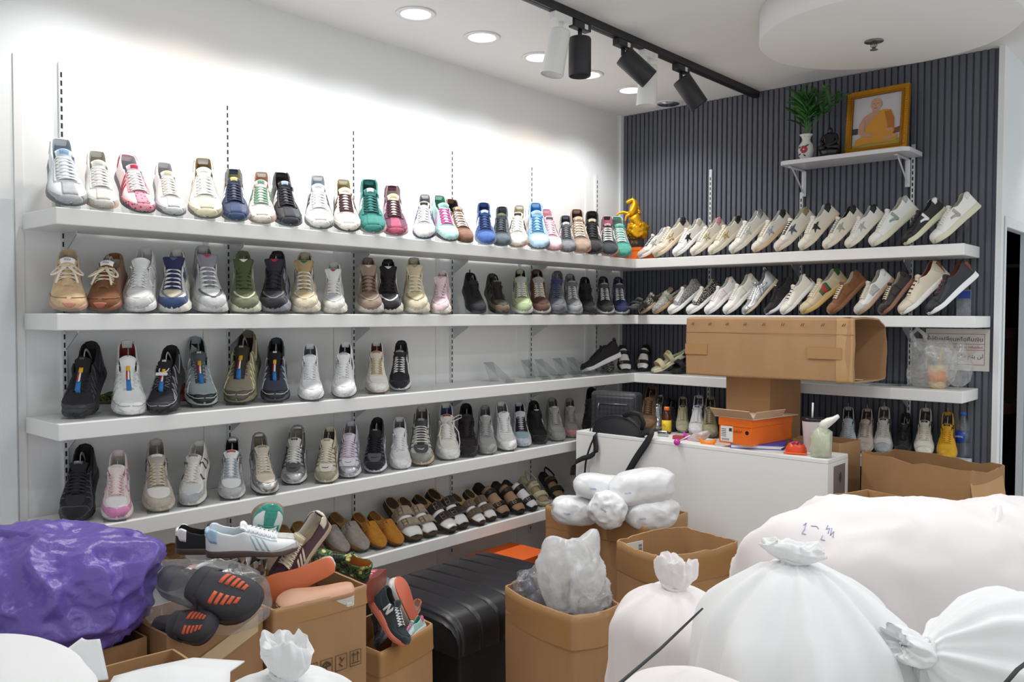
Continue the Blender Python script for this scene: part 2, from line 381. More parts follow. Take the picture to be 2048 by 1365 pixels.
# ------------------------------------------------------------------ shoe builder
KIND = {'s': ('suede', .85, 0), 'm': ('mesh', .8, 0), 'l': ('leather', .5, 0), 'g': ('glitter', .35, 0), 'v': ('leather', .3, .75), 'x': ('mono', .8, 0),
        'd': ('dots', .7, 0), 'c': ('camo', .8, 0), 'k': ('cork', .8, 0), 'p': ('plain', .45, 0), 'f': ('plain', .75, 0), 'h': ('plain', .18, 0)}
def mat_of(code, default='l'):
    k, col = code.split(':') if ':' in code else (default, code)
    kind, ro, me = KIND[k]
    return M(col, ro, me, kind)
HW = ([0, .008, .03, .07, .15, .3, .45, .58, .7, .78, .86, .92, .96, .985, 1], [0, .36, .52, .61, .67, .69, .74, .86, .98, 1, .91, .75, .55, .34, .0])
class Last:
    """the shape of one kind of shoe: toe tip at the origin, heel towards -x, sole on z = 0"""
    def __init__(s, L=.285, W=.052, th=(.024, .020), hh=.064, hc=.042, hf=1.0, spring=.012, st=.40, flare=.002, wave=0, pads=0, box=.72, uw=.93, heelup=0):
        s.L, s.W, s.th, s.hh, s.hc, s.hf, s.spring, s.st, s.flare, s.wave, s.pads, s.box, s.uw, s.heelup = L, W, th, hh, hc, hf, spring, st, flare, wave, pads, box, uw, heelup
    def hw(s, t): return s.W*interp(HW[0], HW[1], t)
    def zb(s, t): return s.spring*max(0, (t-.68)/.32)**2 + .3*s.spring*max(0, (.1-t)/.1)**2
    def zt(s, t): return s.zb(t) + s.th[0]+(s.th[1]-s.th[0])*smooth01(.25, .75, t) - .35*s.th[1]*smooth01(.9, 1, t)
    def cy(s, t): return .007*smooth01(.55, 1, t)
    def Hr(s, t): return s.hf*(.93+.07*smooth01(0, .04, t))*interp([0, .06, .38, .5, .6, .7, .8, .9, .96, 1], [s.hh, s.hh, .064, .055, .045, .035, .028, .0225, .0155, .002], t)
    def rh(s, t): return interp([0, .02, .08, .2, .3, .42, .5], [s.hh*.95, s.hh*.99, s.hh-.001, s.hc+.006, s.hc, s.hc+.012, s.hc+.016], t)
    def S(s, t, v, closed=False):
        x = (t-1)*s.L; w = s.hw(t)*s.uw; z0 = s.zt(t)-.004
        a = v*PI/2; sn, cs = math.sin(a), max(0, math.cos(a))
        H = s.zt(t)+s.Hr(t)
        hb = 1-smooth01(.02, .16, t); y1 = w*math.copysign(abs(sn)**(s.box*(1-.45*hb)), sn); z1 = z0+(H-z0)*cs**(.62-.34*hb)
        c = 0 if closed else smooth01(.030, .058, t)*(1-smooth01(s.st, s.st+.09, t))
        if c > 0:
            av, sg = abs(v), (1 if v >= 0 else -1)
            rw = min(w*.93, interp([.02, .06, .1, .2, .3, .45], [.010, .019, .024, .028, .029, .034], t)+.004); zr = s.zt(t)+s.rh(t); zf = s.zt(t)-.002; pad = .006
            if av > .55:
                q = (1-av)/.45; y2 = w+(rw-w)*q**1.7; z2 = z0+(zr-z0)*q
            elif av > .42:
                q = (.55-av)/.13; y2 = rw-pad*.5+pad*.5*math.cos(PI*q); z2 = zr+.004*math.sin(PI*q)
            elif av > .2:
                q = (.42-av)/.22; y2 = (rw-pad)*(1-.1*q); z2 = zr+(zf-zr)*q
            else:
                y2 = (rw-pad)*.9*av/.2; z2 = zf
            y1 += (sg*y2-y1)*c; z1 += (z2-z1)*c
        return Vector((x, y1+s.cy(t), z1))
    def N(s, t, v, closed=False):
        e = .004; t0, t1 = max(.002, t-e), min(.998, t+e); v0, v1 = max(-1, v-.01), min(1, v+.01)
        n = (s.S(t1, v, closed)-s.S(t0, v, closed)).cross(s.S(t, v1, closed)-s.S(t, v0, closed))
        if n.length < 1e-12: return Vector((0, 0, 1))
        n.normalize()
        return n
def stations(a, b, n): return [a+(b-a)*(.5-.5*math.cos(PI*i/n))*.75+(b-a)*i/n*.25 for i in range(n+1)]
def grid(fn, n, m):
    vs = [fn(i, j) for i in range(n+1) for j in range(m+1)]
    fs = [(i*(m+1)+j, i*(m+1)+j+1, (i+1)*(m+1)+j+1, (i+1)*(m+1)+j) for i in range(n) for j in range(m)]
    return vs, fs
def upper(K, ns=42, nv=44):
    ts = stations(.0, 1, ns); vv = [-1+2*j/nv for j in range(nv+1)]
    P = [[K.S(t, v) for v in vv] for t in ts]
    outer, inner = Geo(), Geo()
    fo, fi = [], []
    for i in range(ns):
        for j in range(nv):
            tm, vm = (ts[i]+ts[i+1])/2, abs((vv[j]+vv[j+1])/2)
            q = (i*(nv+1)+j, i*(nv+1)+j+1, (i+1)*(nv+1)+j+1, (i+1)*(nv+1)+j)
            (fi if (.035 < tm < K.st+.05 and vm < .47) else fo).append(q)
    flat = [p for r in P for p in r]
    def comp(fs):
        m, out, vs = {}, [], []
        for f in fs:
            g = []
            for k in f:
                if k not in m: m[k] = len(vs); vs.append(flat[k])
                g.append(m[k])
            out.append(tuple(g))
        return mk(vs, out)
    return comp(fo), comp(fi)
def patch(K, fn, n, m, off=.0016, geo=None, closed=False):
    """a raised panel lying on the upper: fn(p, q) -> (t, v)"""
    g = geo or Geo(); top = {}
    vs, skirt = [], {}
    for i in range(n+1):
        for j in range(m+1):
            t, v = fn(i/n, j/m); t = min(.996, max(.004, t)); v = min(1, max(-1, v))
            p, nn = K.S(t, v, closed), K.N(t, v, closed)
            vs.append(p+nn*off)
            if i in (0, n) or j in (0, m): skirt[(i, j)] = p-nn*.0012
    fs = [(i*(m+1)+j, i*(m+1)+j+1, (i+1)*(m+1)+j+1, (i+1)*(m+1)+j) for i in range(n) for j in range(m)]
    loop = [(0, j) for j in range(m)]+[(i, m) for i in range(n)]+[(n, j) for j in range(m, 0, -1)]+[(i, 0) for i in range(n, 0, -1)]
    base = len(vs)
    for k in loop: vs.append(skirt[k])
    for a in range(len(loop)):
        b = (a+1) % len(loop); ia, ib = loop[a][0]*(m+1)+loop[a][1], loop[b][0]*(m+1)+loop[b][1]
        fs.append((ib, ia, base+a, base+b))
    g.add(vs, fs); return g
def sole(K, z0=0.0, z1=1.0, out=0, ns=44, groove=True):
    """slice of the sole from fraction z0 to z1 of its thickness"""
    ts = stations(0, 1, ns); rows = []
    prof = [(0, 0), (.06, .6), (.12, 1)] if z0 <= 0 else [(0, .9), (.05, 1)]
    prof = prof+[(.35, 1), (.65, .99), (.94, .97)]+[(1, .88)]
    vs, fs = [], []
    for t in ts:
        w = K.hw(t)+out*min(1, K.hw(t)/.02); a = K.zb(t); b = K.zt(t); h = b-a
        wv = 1+K.wave*math.sin(2*PI*t*K.pads)*smooth01(0, .1, t) if K.pads else 1
        fl = K.flare*min(1, K.hw(t)/.02)
        ring = []
        for f, k in prof:
            fz = z0+(z1-z0)*f
            ring.append((w*(.88+.12*k if k < 1 and f < .5 else k)*(1+(wv-1)*(1-abs(fz*2-1)))+fl*(1-fz), a+h*fz))
        r = [(y, z) for y, z in ring]
        L = [Vector(((t-1)*K.L - (0 if t > .02 else 0), y+K.cy(t), z)) for y, z in r]+[Vector(((t-1)*K.L, -y+K.cy(t), z)) for y, z in reversed(r)]
        rows.append(L)
    m = len(rows[0])
    for r in rows: vs += r
    for i in range(len(rows)-1):
        for j in range(m):
            k = (j+1) % m; fs.append((i*m+j, (i+1)*m+j, (i+1)*m+k, i*m+k))
    return mk(vs, fs)
def tongue(K, tip=(.34, .098), w=(.017, .026), base=.70, thick=.005, flare=0):
    n, m = 14, 8; rows_t, rows_b = [], []
    a = K.st+.03
    tipx, tipz = (tip[0]-1)*K.L, K.zt(.35)+tip[1]
    for i in range(n+1):
        p = i/n
        if p < .55:
            t = base+(a-base)*p/.55; c = K.S(t, 0, True)+K.N(t, 0, True)*.003
        else:
            q = (p-.55)/.45; c0 = K.S(a, 0, True)+K.N(a, 0, True)*.003; c = c0.lerp(Vector((tipx, K.cy(.4), tipz)), q) + Vector((0, 0, .006*math.sin(PI*q)))
            c.x -= 0; 
        ww = w[0]+(w[1]-w[0])*smooth01(.3, 1, p)
        if p > .97: ww *= .93
        th = thick*(1 if i < n else .5)
        rt, rb = [], []
        for j in range(m+1):
            y = (2*j/m-1); d = Vector((0, y*ww, -.010*y*y*(1-.5*p*flare) + (.004*y*y*flare if p > .8 else 0)))
            u = Vector((.55, 0, .83))
            rt.append(c+d+u*th*(1-.6*abs(y)**4)); rb.append(c+d-u*th*.4)
        rows_t.append(rt); rows_b.append(rb)
    vs = [p for r in rows_t for p in r]+[p for r in rows_b for p in r]; o = (n+1)*(m+1); fs = []
    for i in range(n):
        for j in range(m):
            q = (i*(m+1)+j, i*(m+1)+j+1, (i+1)*(m+1)+j+1, (i+1)*(m+1)+j); fs.append(q); fs.append(tuple(o+k for k in reversed(q)))
    for i in range(n):
        for j in (0, m):
            q = (i*(m+1)+j, (i+1)*(m+1)+j, o+(i+1)*(m+1)+j, o+i*(m+1)+j); fs.append(q if j else q[::-1])
    for i in (0, n):
        for j in range(m):
            q = (i*(m+1)+j, i*(m+1)+j+1, o+i*(m+1)+j+1, o+i*(m+1)+j); fs.append(q if not i else q[::-1])
    K.tongue_rows = rows_t
    return mk(vs, fs)
def on_tongue(K, fp0, fp1, wq, off=.001, shape=None):
    """label on the tongue between row fractions; shape(p) scales the half width"""
    R = K.tongue_rows; n = len(R)-1; m = len(R[0])-1
    def pt(p, q):
        a = p*n; i = min(n-1, int(a)); f = a-i; b = (q+1)/2*m; j = min(m-1, int(b)); h = b-j
        return (R[i][j]*(1-f)+R[i+1][j]*f)*(1-h)+(R[i][j+1]*(1-f)+R[i+1][j+1]*f)*h
    u = Vector((.55, 0, .83)); g = Geo()
    def f(i, j):
        p = fp0+(fp1-fp0)*i/6; s = shape(i/6) if shape else 1
        return pt(p, (2*j/6-1)*wq*s)+u*off
    a, fa = grid(f, 6, 6); g.add(a, fa)
    b, fb = grid(lambda i, j: f(i, j)-u*(off+.001), 6, 6); g.add(b, [x[::-1] for x in fb])
    for (i0, j0), (i1, j1) in [((0, j), (0, j+1)) for j in range(6)]+[((6, j+1), (6, j)) for j in range(6)]+[((i+1, 0), (i, 0)) for i in range(6)]+[((i, 6), (i+1, 6)) for i in range(6)]:
        k = len(a); g.f.append((i1*7+j1, i0*7+j0, k+i0*7+j0, k+i1*7+j1))
    return g.mesh(False)
def tongue_text(K, s, p, size, lift=.0022):
    """printed word on the tongue label"""
    R = K.tongue_rows; n = len(R)-1; a = p*n; i = min(n-1, int(a)); c = R[i][4].lerp(R[i+1][4], a-i); up = (R[min(n, i+2)][4]-R[max(0, i-1)][4]).normalized()
    right = Vector((0, 1, 0)); nz = right.cross(up).normalized()
    if nz.z < 0: nz = -nz
    right = up.cross(nz); return xf(text_mesh(s, size, .0003), Matrix(((right.x, up.x, nz.x, c.x+nz.x*lift), (right.y, up.y, nz.y, c.y+nz.y*lift), (right.z, up.z, nz.z, c.z+nz.z*lift), (0, 0, 0, 1))))
def strap_text(arc, q, s, size, e=.5, lift=.0052, flip=1):
    c = arc(q, e, lift); right = (arc(q+.03, e, lift)-arc(q-.03, e, lift)).normalized()*flip; fw_ = (arc(q, e+.2, lift)-arc(q, e-.2, lift)).normalized(); up = -fw_; nz = right.cross(up).normalized(); up = nz.cross(right)
    return xf(text_mesh(s, size, .0003), Matrix(((right.x, up.x, nz.x, c.x), (right.y, up.y, nz.y, c.y), (right.z, up.z, nz.z, c.z), (0, 0, 0, 1))))
def laces(K, t0=.45, t1=.71, rows=6, ve=.31, r=.0034, cross=.7, lift=.0045, bow=False, flat=1.5):
    g = Geo(); ds = (t1-t0)/rows
    for k in range(rows+1):
        ta = t0+ds*k
        for sg in ((1, -1) if cross else (1,)):
            pts = []
            for j in range(9):
                q = j/8; v = sg*(2*q-1)*ve*(1-.12*(ta-t0)/(t1-t0)); t = ta+ds*cross*(q-.5)
                n = K.N(min(.9, t), v, True)
                pts.append(K.S(t, v, True)+n*(lift*(1-(2*q-1)**4)+.0015+(.0012 if sg > 0 else 0)))
            g.tube(pts, r, 6, flat=.55, up=(0, 0, 1))
    if bow:
        c = K.S(t0+.02, 0, True)+Vector((0, 0, .012))
        for sg in (1, -1):
            loop = [c+Vector((.0+.05*math.sin(a)*.8+.012*(1-math.cos(a)), sg*(.020*(1-math.cos(a)))+sg*.012*math.sin(a), .004*math.sin(a)-.012*(1-math.cos(a))*.5)) for a in [PI*2*i/14 for i in range(15)]]
            g.tube(loop, r*1.1, 6, flat=.7)
            tail = [c, c+Vector((.02, sg*.012, .003)), c+Vector((.045, sg*.022, -.006)), c+Vector((.075, sg*.03, -.022))]
            g.tube(tail, r*1.1, 6, flat=.7)
    return g.mesh()
# common panels ------------------------------------------------------
def eyestay(K, t0=.43, t1=.735, v0=.17, v1=.42):
    g = Geo()
    for sg in (1, -1): patch(K, lambda p, q: (t0+(t1-t0)*p, sg*(v0+(v1-v0)*(q if sg > 0 else 1-q))), 10, 4, .0022, g, True)
    patch(K, lambda p, q: (t1-.025+.035*p, -v1+2*v1*q), 2, 10, .0023, g, True)
    return g.mesh()
def both(fn, *a, **k): return [fn(*a, sides=(1,), **k), fn(*a, sides=(-1,), **k)]
def stripes(K, off=.0016, sides=(1, -1)):
    g = Geo()
    for sg in sides:
        for k in range(3):
            c = .47+.062*k
            patch(K, lambda p, q: (c+.075*p-.017+.034*(q if sg > 0 else 1-q), sg*(.46+.51*p)), 8, 2, off, g)
    return g.mesh()
def toe_T(K):
    g = Geo()
    vm = lambda t: interp([.66, .72, .78, .84, .88, .92, .945], [.98, .93, .87, .80, .73, .63, .5], t)
    for sg in (1, -1): patch(K, lambda p, q: (.66+.285*p, sg*(vm(.66+.285*p)+(1-vm(.66+.285*p))*(q if sg > 0 else 1-q))), 14, 5, .0018, g)
    patch(K, lambda p, q: (.943+.055*p, -1+2*q), 5, 20, .0018, g)
    patch(K, lambda p, q: (.735+.21*p, (-.14-.20*p*p)+2*(.14+.20*p*p)*q), 8, 6, .0018, g)
    return g.mesh()
def toe_mud(K, a=.62, b=.86, peak=.9):
    g = Geo()
    vm = lambda t: interp([a, (a+b)/2, b], [.98, .80, .55], t)
    for sg in (1, -1): patch(K, lambda p, q: (a+(b-a)*p, sg*(vm(a+(b-a)*p)+(1-vm(a+(b-a)*p))*(q if sg > 0 else 1-q))), 12, 5, .0018, g)
    vt = lambda q: b+(peak-b)*(1-abs(2*q-1)/.55) if abs(2*q-1) < .55 else b
    patch(K, lambda p, q: (vt(q)+(.997-vt(q))*p, -1+2*q), 6, 22, .0018, g)
    return g.mesh()
def toe_panel(K, t0=.735, t1=.905, v=.46, heart=False):
    g = Geo()
    def f(p, q):
        t = t0+(t1-t0)*p; w = v*(math.sqrt(max(.02, 1-(max(0, p-.15)/.85)**2.2)) if not heart else (1-.85*p**1.4))
        return (t, -w+2*w*q)
    patch(K, f, 10, 10, .0012, g); return g.mesh()
def toe_outline(K, t0=.735, t1=.905, v=.46, heart=True, r=.0028):
    pts = []
    for sg in (1, -1):
        seq = [i/9 for i in range(10)]
        if sg < 0: seq = seq[::-1]
        for p in seq:
            w = v*(math.sqrt(max(.0, 1-(max(0, p-.15)/.85)**2.2)) if not heart else (1-.9*p**1.4)); t = t0+(t1-t0)*p
            pts.append(K.S(t, sg*w)+K.N(t, sg*w)*.0016)
    g = Geo(); g.tube(pts, r, 6, flat=.5, up=(0, 0, 1)); return g.mesh()
def heel_tab(K, t1=.13, va=.50, vb=.80):
    g = Geo()
    for sg in (1, -1): patch(K, lambda p, q: (.0+t1*p, sg*(va+(vb-va)*(q if sg > 0 else 1-q))), 8, 5, .002, g)
    patch(K, lambda p, q: (.0+.03*p, -.55+1.1*q), 3, 8, .002, g)
    return g.mesh()
def heel_counter(K, t1=.26, va=.66):
    g = Geo()
    for sg in (1, -1): patch(K, lambda p, q: (t1*p, sg*((va+.2*p)+(1-va-.2*p)*(q if sg > 0 else 1-q))), 9, 4, .002, g)
    return g.mesh()
def side_poly(K, strokes, off=.0018, w=.012, sides=(1, -1)):
    """strokes: list of ((t,v),(t,v)) bars on the side, bar width in metres"""
    g = Geo()
    for sg in sides:
        for (a, b) in strokes:
            kk = .115; d = Vector(((b[0]-a[0])*K.L, (b[1]-a[1])*kk, 0)); d.normalize(); px, pv = -d.y*w/2/K.L, d.x*w/2/kk
            patch(K, lambda p, q: (a[0]+(b[0]-a[0])*p+px*(2*q-1)*1, sg*(a[1]+(b[1]-a[1])*p+pv*(2*q-1))), 8, 2, off, g)
    return g.mesh()
def star_panel(K, t=.53, v=.70, r=.034, sides=(1, -1)):
    g = Geo()
    for sg in sides:
        def f(p, q):
            k = p*10; i = int(k) % 10; h = k-int(k); r0, r1 = (r, r*.42) if i % 2 == 0 else (r*.42, r)
            a0, a1 = PI/2+2*PI*i/10+.35, PI/2+2*PI*(i+1)/10+.35
            x = r0*math.cos(a0)*(1-h)+r1*math.cos(a1)*h; z = r0*math.sin(a0)*(1-h)+r1*math.sin(a1)*h
            return (t+x*q/K.L, sg*(v-z*q/.085))
        patch(K, f, 40, 3, .0016, g)
    return g.mesh()
def web(K, segs, r=.0022, off=.0015, sides=(1, -1)):
    g = Geo()
    for sg in sides:
        for poly in segs:
            pts = []
            for a, b in zip(poly, poly[1:]):
                for k in range(6):
                    f = k/6; t = a[0]+(b[0]-a[0])*f; v = a[1]+(b[1]-a[1])*f; pts.append(K.S(t, sg*v)+K.N(t, sg*v)*off)
            g.tube(pts, r, 5, flat=.6, up=(0, 0, 1))
    return g.mesh()
def ring_arc(K, t, v, r0, r1, a0, a1, g, sx=1):
    for sg in (1,):
        patch(K, lambda p, q: (t+sx*(r0+(r1-r0)*q)*math.cos(a0+(a1-a0)*p)/K.L, sg*(v-(r0+(r1-r0)*q)*1.35*math.sin(a0+(a1-a0)*p)/.115)), 12, 2, .002, g, True)
def pull_loop(K, h=.03):
    g = Geo(); b = K.zt(0)+K.hh; x = -K.L+.006
    g.tube([(x-.004, 0, b-.012), (x-.006, 0, b+h*.6), (x-.001, 0, b+h), (x+.006, 0, b+h*.6), (x+.008, 0, b-.01)], .006, 6, flat=.25, up=(0, 1, 0)); 
    g2 = Geo(); g2.add([Vector((v.x, v.y*1.0, v.z)) for v in g.v], g.f); return g2.mesh()
STY = {}
def style(name, K, parts, n_theta=0): STY[name] = (K, parts)
# parts: list of (part name, mesh, colour key, default finish)
def base_parts(K, outsole=True, cut=.28):
    up, li = upper(K)
    P = [('upper', up, 'u', 'l'), ('lining', li, 'i', 'f')]
    if outsole: P += [('midsole', sole(K, cut, 1), 's', 'p'), ('outsole', sole(K, 0, cut+.01, -.001), 'o', 'p')]
    else: P += [('sole', sole(K, 0, 1), 's', 'p')]
    return P
def build_styles():
    # low trainer with a T-shaped toe overlay and three side stripes
    K = Last(hh=.066, hc=.044, th=(.023, .017), hf=.95, spring=.008)
    P = base_parts(K, False)+[('toe_cap', toe_T(K), 't', 's'), ('eyestay', eyestay(K), 'e', 'l'), ('tongue', tongue(K, (.36, .076), (.018, .024)), 'g', 'l'), ('side_stripes', both(stripes, K), 'p', 'l'),
         ('laces', laces(K), 'l', 'f'), ('heel_tab', heel_tab(K), 'h', 'l')]
    P.append(('tongue_tag', on_tongue(K, .66, .88, .55), 'k', 'f')); style('tee', K, P)
    # suede indoor trainer: rounded toe overlay, wide label
    K = Last(hh=.068, hc=.044, th=(.025, .018), hf=.98, spring=.008)
    P = base_parts(K, False)+[('toe_cap', toe_mud(K, .60, .84, .80), 't', 's'), ('eyestay', eyestay(K), 'e', 's'), ('tongue', tongue(K, (.36, .079), (.018, .026)), 'g', 's'), ('side_stripes', both(stripes, K), 'p', 'l'),
         ('laces', laces(K, rows=5), 'l', 'f'), ('heel_tab', heel_tab(K), 'h', 's')]
    P.append(('tongue_tag', on_tongue(K, .66, .84, .72), 'k', 'f')); P.append(('lettering', tongue_text(K, 'adidas', .75, .0085, .006), '=B9A45A', 'f')); style('suede', K, P)
    # chunky retro runner with a big flared tongue, heart toe panel, pods in the sole
    K = Last(hh=.082, hc=.062, th=(.046, .030), hf=1.12, W=.054, flare=.010, wave=.08, pads=4.5, spring=.018)
    P = base_parts(K, True, .22)+[('mudguard', toe_mud(K, .55, .84, .92), 't', 's'), ('toe_panel', toe_panel(K, .72, .9, .40, True), 'q', 'm'), ('toe_outline', toe_outline(K, .715, .905, .43, True, .0045), 'w', 'p'),
         ('eyestay', eyestay(K, .42, .70, .16, .40), 'e', 's'), ('tongue', tongue(K, (.32, .100), (.018, .039), thick=.008, flare=1), 'g', 'm'),
         ('laces', laces(K, .45, .68, 4, .34, .0036, .35, .006), 'l', 'f'), ('heel_counter', heel_counter(K, .3, .58), 'h', 's'),
         ('side_letter', both(side_poly, K, [((.36, .58), (.345, .86)), ((.36, .58), (.445, .86)), ((.46, .58), (.445, .86))], w=.011), 'n', 'p')]
    P.append(('tongue_badge', on_tongue(K, .80, .93, .42, shape=lambda p: .25+.75*p), 'k', 'f')); style('pod', K, P)
    # classic running shoe with rounded toe panel
    K = Last(hh=.078, hc=.055, th=(.038, .026), hf=1.06, flare=.004, spring=.018, wave=.02, pads=3)
    seg = [[(.44, .44), (.38, .7), (.30, .98)], [(.56, .44), (.60, .7), (.52, .98)], [(.30, .55), (.22, .8), (.2, .98)]]
    P = base_parts(K, True, .25)+[('mudguard', toe_mud(K, .56, .87, .93), 't', 's'), ('toe_panel', toe_panel(K, .72, .915, .5), 'q', 'm'), ('eyestay', eyestay(K, .42, .71, .16, .42), 'e', 's'),
         ('tongue', tongue(K, (.35, .090), (.018, .031), thick=.007), 'g', 'm'), ('laces', laces(K, .44, .69, 6, .32, .003, .8, .005), 'l', 'f'), ('heel_counter', heel_counter(K, .28, .62), 'h', 's'),
         ('side_panel', both(web, K, seg, .0035), 'n', 'p')]
    P.append(('tongue_tag', on_tongue(K, .80, .94, .6), 'k', 'f')); style('run', K, P)
    # running shoe with the letter N on the side
    K2 = K
    P2 = [p for p in P if p[0] != 'side_panel']+[('side_letter', both(side_poly, K, [((.34, .55), (.325, .88)), ((.34, .55), (.42, .88)), ((.435, .55), (.42, .88))], w=.010), 'n', 'p')]
    P2.append(('lettering', tongue_text(K2, 'NB', .87, .011, .009), '=77787C', 'f')); style('runN', K2, P2)
    # silver-panelled runner with caged laces
    K = Last(hh=.08, hc=.055, th=(.036, .026), hf=1.06, flare=.004, spring=.018, wave=.03, pads=4)
    seg = [[(.46+.07*k, .40), (.44+.07*k, .62), (.48+.07*k, .97)] for k in range(5)]+[[(.40, .62), (.55, .72), (.75, .80)], [(.12, .6), (.25, .75), (.4, .95)]]
    P = base_parts(K, True, .25)+[('mudguard', toe_mud(K, .60, .86, .90), 't', 'v'), ('toe_panel', toe_panel(K, .70, .9, .36), 'q', 'l'), ('side_cage', both(web, K, seg, .003), 'n', 'v'),
         ('tongue', tongue(K, (.35, .090), (.018, .029), thick=.006), 'g', 'l'), ('laces', laces(K, .44, .67, 6, .36, .003, .5, .006), 'l', 'f'), ('heel_counter', heel_counter(K, .28, .62), 'h', 'v')]
    sw = Geo(); pts = [(.775, .10), (.80, .05), (.805, 0), (.785, -.13)]
    for a, b in zip(pts, pts[1:]): patch(K, lambda p, q: (a[0]+(b[0]-a[0])*p+(.006 if q > .5 else -.004), a[1]+(b[1]-a[1])*p), 3, 1, .0028, sw)
    P.append(('toe_mark', sw.mesh(), 'y', 'f')); P.append(('tongue_tag', on_tongue(K, .78, .92, .5), 'k', 'f')); P.append(('lettering', tongue_text(K, 'NIKE', .85, .009, .008), '=D9D9D6', 'f')); style('cage', K, P)
    # trail runner: toe bumper, welded zigzag, printed strip down the tongue
    K = Last(hh=.084, hc=.058, th=(.036, .024), hf=1.05, flare=.005, spring=.022, wave=.03, pads=7, L=.292)
    zz = [[(.40, .40), (.47, .95), (.49, .42), (.57, .95), (.58, .42), (.66, .95), (.66, .45), (.76, .92)], [(.7, .6), (.82, .85)], [(.12, .6), (.3, .85), (.38, .45)]]
    P = base_parts(K, True, .3)+[('toe_bumper', toe_mud(K, .74, .90, .93), 't', 'p'), ('welded_overlay', both(web, K, zz, .0028), 'n', 'p'), ('tongue', tongue(K, (.35, .092), (.02, .026), thick=.007), 'g', 'm'),
         ('heel_counter', heel_counter(K, .3, .62), 'h', 'p'), ('edge_line', web(K, [[(.62, .97), (.75, .9), (.86, .84), (.93, .75), (.96, .5), (.965, .2), (.965, 0)]], .0022), 'w', 'p'),
         ('cord_laces', laces(K, .45, .64, 4, .34, .0014, .8, .004), 'l', 'f')]
    cols = []
    for nm, a, b, key in (('strip_yellow', .44, .505, 'F0B51E'), ('strip_lettered', .505, .61, 'strip'), ('strip_blue', .61, .72, '2E7BC0')):
        g = Geo(); patch(K, lambda p, q: (a+(b-a)*p, -.045+.09*q), 4, 2, .0135, g, True); P.append((nm, g.mesh(), '=' + key, 'f'))
    P.append(('tongue_tag', on_tongue(K, .82, .93, .28), 'k', 'f')); P.append(('lettering', tongue_text(K, 'S', .875, .012, .008), '=2A2A2C', 'f')); style('trail', K, P)
    # low court shoe with a side star
    K = Last(hh=.064, hc=.042, th=(.027, .025), hf=.92, box=.66)
    P = base_parts(K, False)+[('toe_cap', toe_mud(K, .72, .82, .80), 't', 's'), ('eyestay', eyestay(K, .42, .71, .16, .5), 'e', 'l'), ('tongue', tongue(K, (.38, .072), (.018, .025)), 'g', 'l'),
         ('laces', laces(K, .43, .69, 6, .30, .0028, .5), 'l', 'f'), ('heel_tab', heel_tab(K, .17, .47, .76), 'h', 'l'), ('side_star', both(star_panel, K), 'p', 'l')]
    style('star', K, P)
    # court shoe with a big V
    K = Last(hh=.07, hc=.046, th=(.034, .030), hf=.98, box=.66, L=.295)
    P = base_parts(K, False)+[('toe_cap', toe_mud(K, .76, .80, .78), 't', 'l'), ('eyestay', eyestay(K, .42, .72, .16, .46), 'e', 'l'), ('tongue', tongue(K, (.38, .077), (.018, .025)), 'g', 'l'),
         ('laces', laces(K, .43, .69, 6, .30, .0028, .5), 'l', 'f'), ('heel_tab', heel_tab(K, .12, .47, .70), 'h', 's'), ('side_letter', both(side_poly, K, [((.415, .57), (.395, .92)), ((.54, .72), (.385, .90))], w=.015), 'p', 'l')]
    style('vee', K, P)
    # plain low sneaker
    K = Last(hh=.066, hc=.043, th=(.027, .024), hf=.95, box=.68)
    P = base_parts(K, False)+[('toe_cap', toe_mud(K, .74, .82, .80), 't', 'l'), ('eyestay', eyestay(K, .42, .71, .16, .44), 'e', 'l'), ('tongue', tongue(K, (.37, .075), (.018, .025)), 'g', 'l'),
         ('laces', laces(K, .43, .69, 6, .30, .0028, .6), 'l', 'f'), ('heel_tab', heel_tab(K, .12, .47, .74), 'h', 'l'), ('side_panel', [patch(K, lambda p, q: (.36+.2*p, sg*(.57+.38*(q if sg > 0 else 1-q))), 6, 6, .0016, None).mesh() for sg in (1, -1)], 'p', 'l')]
    style('low', K, P)
    # slim low shoe with crossed side bands and a heel tab loop
    K = Last(hh=.07, hc=.042, th=(.020, .016), hf=.92, W=.049, box=.72)
    bands = [((.30, .50), (.44, .97)), ((.38, .46), (.50, .97)), ((.22, .72), (.56, .62))]
    P = base_parts(K, False)+[('toe_cap', toe_mud(K, .62, .86, .82), 't', 's'), ('eyestay', eyestay(K, .42, .71, .16, .42), 'e', 'l'), ('tongue', tongue(K, (.36, .077), (.018, .026)), 'g', 'l'),
         ('laces', laces(K, .44, .69, 6, .30, .0028, .5), 'l', 'f'), ('side_bands', both(side_poly, K, bands, w=.009), 'p', 'l'), ('heel_loop', pull_loop(K, .02), 'h', 'l')]
    P.append(('tongue_tag', on_tongue(K, .74, .92, .62), 'k', 'f')); P.append(('lettering', tongue_text(K, 'Tiger', .83, .010, .006), '=B9B4A2', 'f')); style('band', K, P)
    # dress-casual low shoe with vamp seam, wide white sole
    K = Last(hh=.076, hc=.05, th=(.028, .024), hf=1.0, L=.30, W=.052)
    P = base_parts(K, False)+[('toe_cap', toe_mud(K, .70, .78, .765), 't', 'l'), ('eyestay', eyestay(K, .42, .69, .15, .30), 'e', 'l'), ('tongue', tongue(K, (.36, .077), (.018, .028)), 'g', 'l'),
         ('laces', laces(K, .46, .66, 3, .20, .0045, 0, .004), 'l', 'f'), ('heel_tab', heel_tab(K, .06, .6, .95), 'h', 'l')]
    style('dress', K, P)
    # moccasin trainer with a loose bow
    K = Last(hh=.062, hc=.048, th=(.018, .016), hf=1.05, W=.053, box=.7)
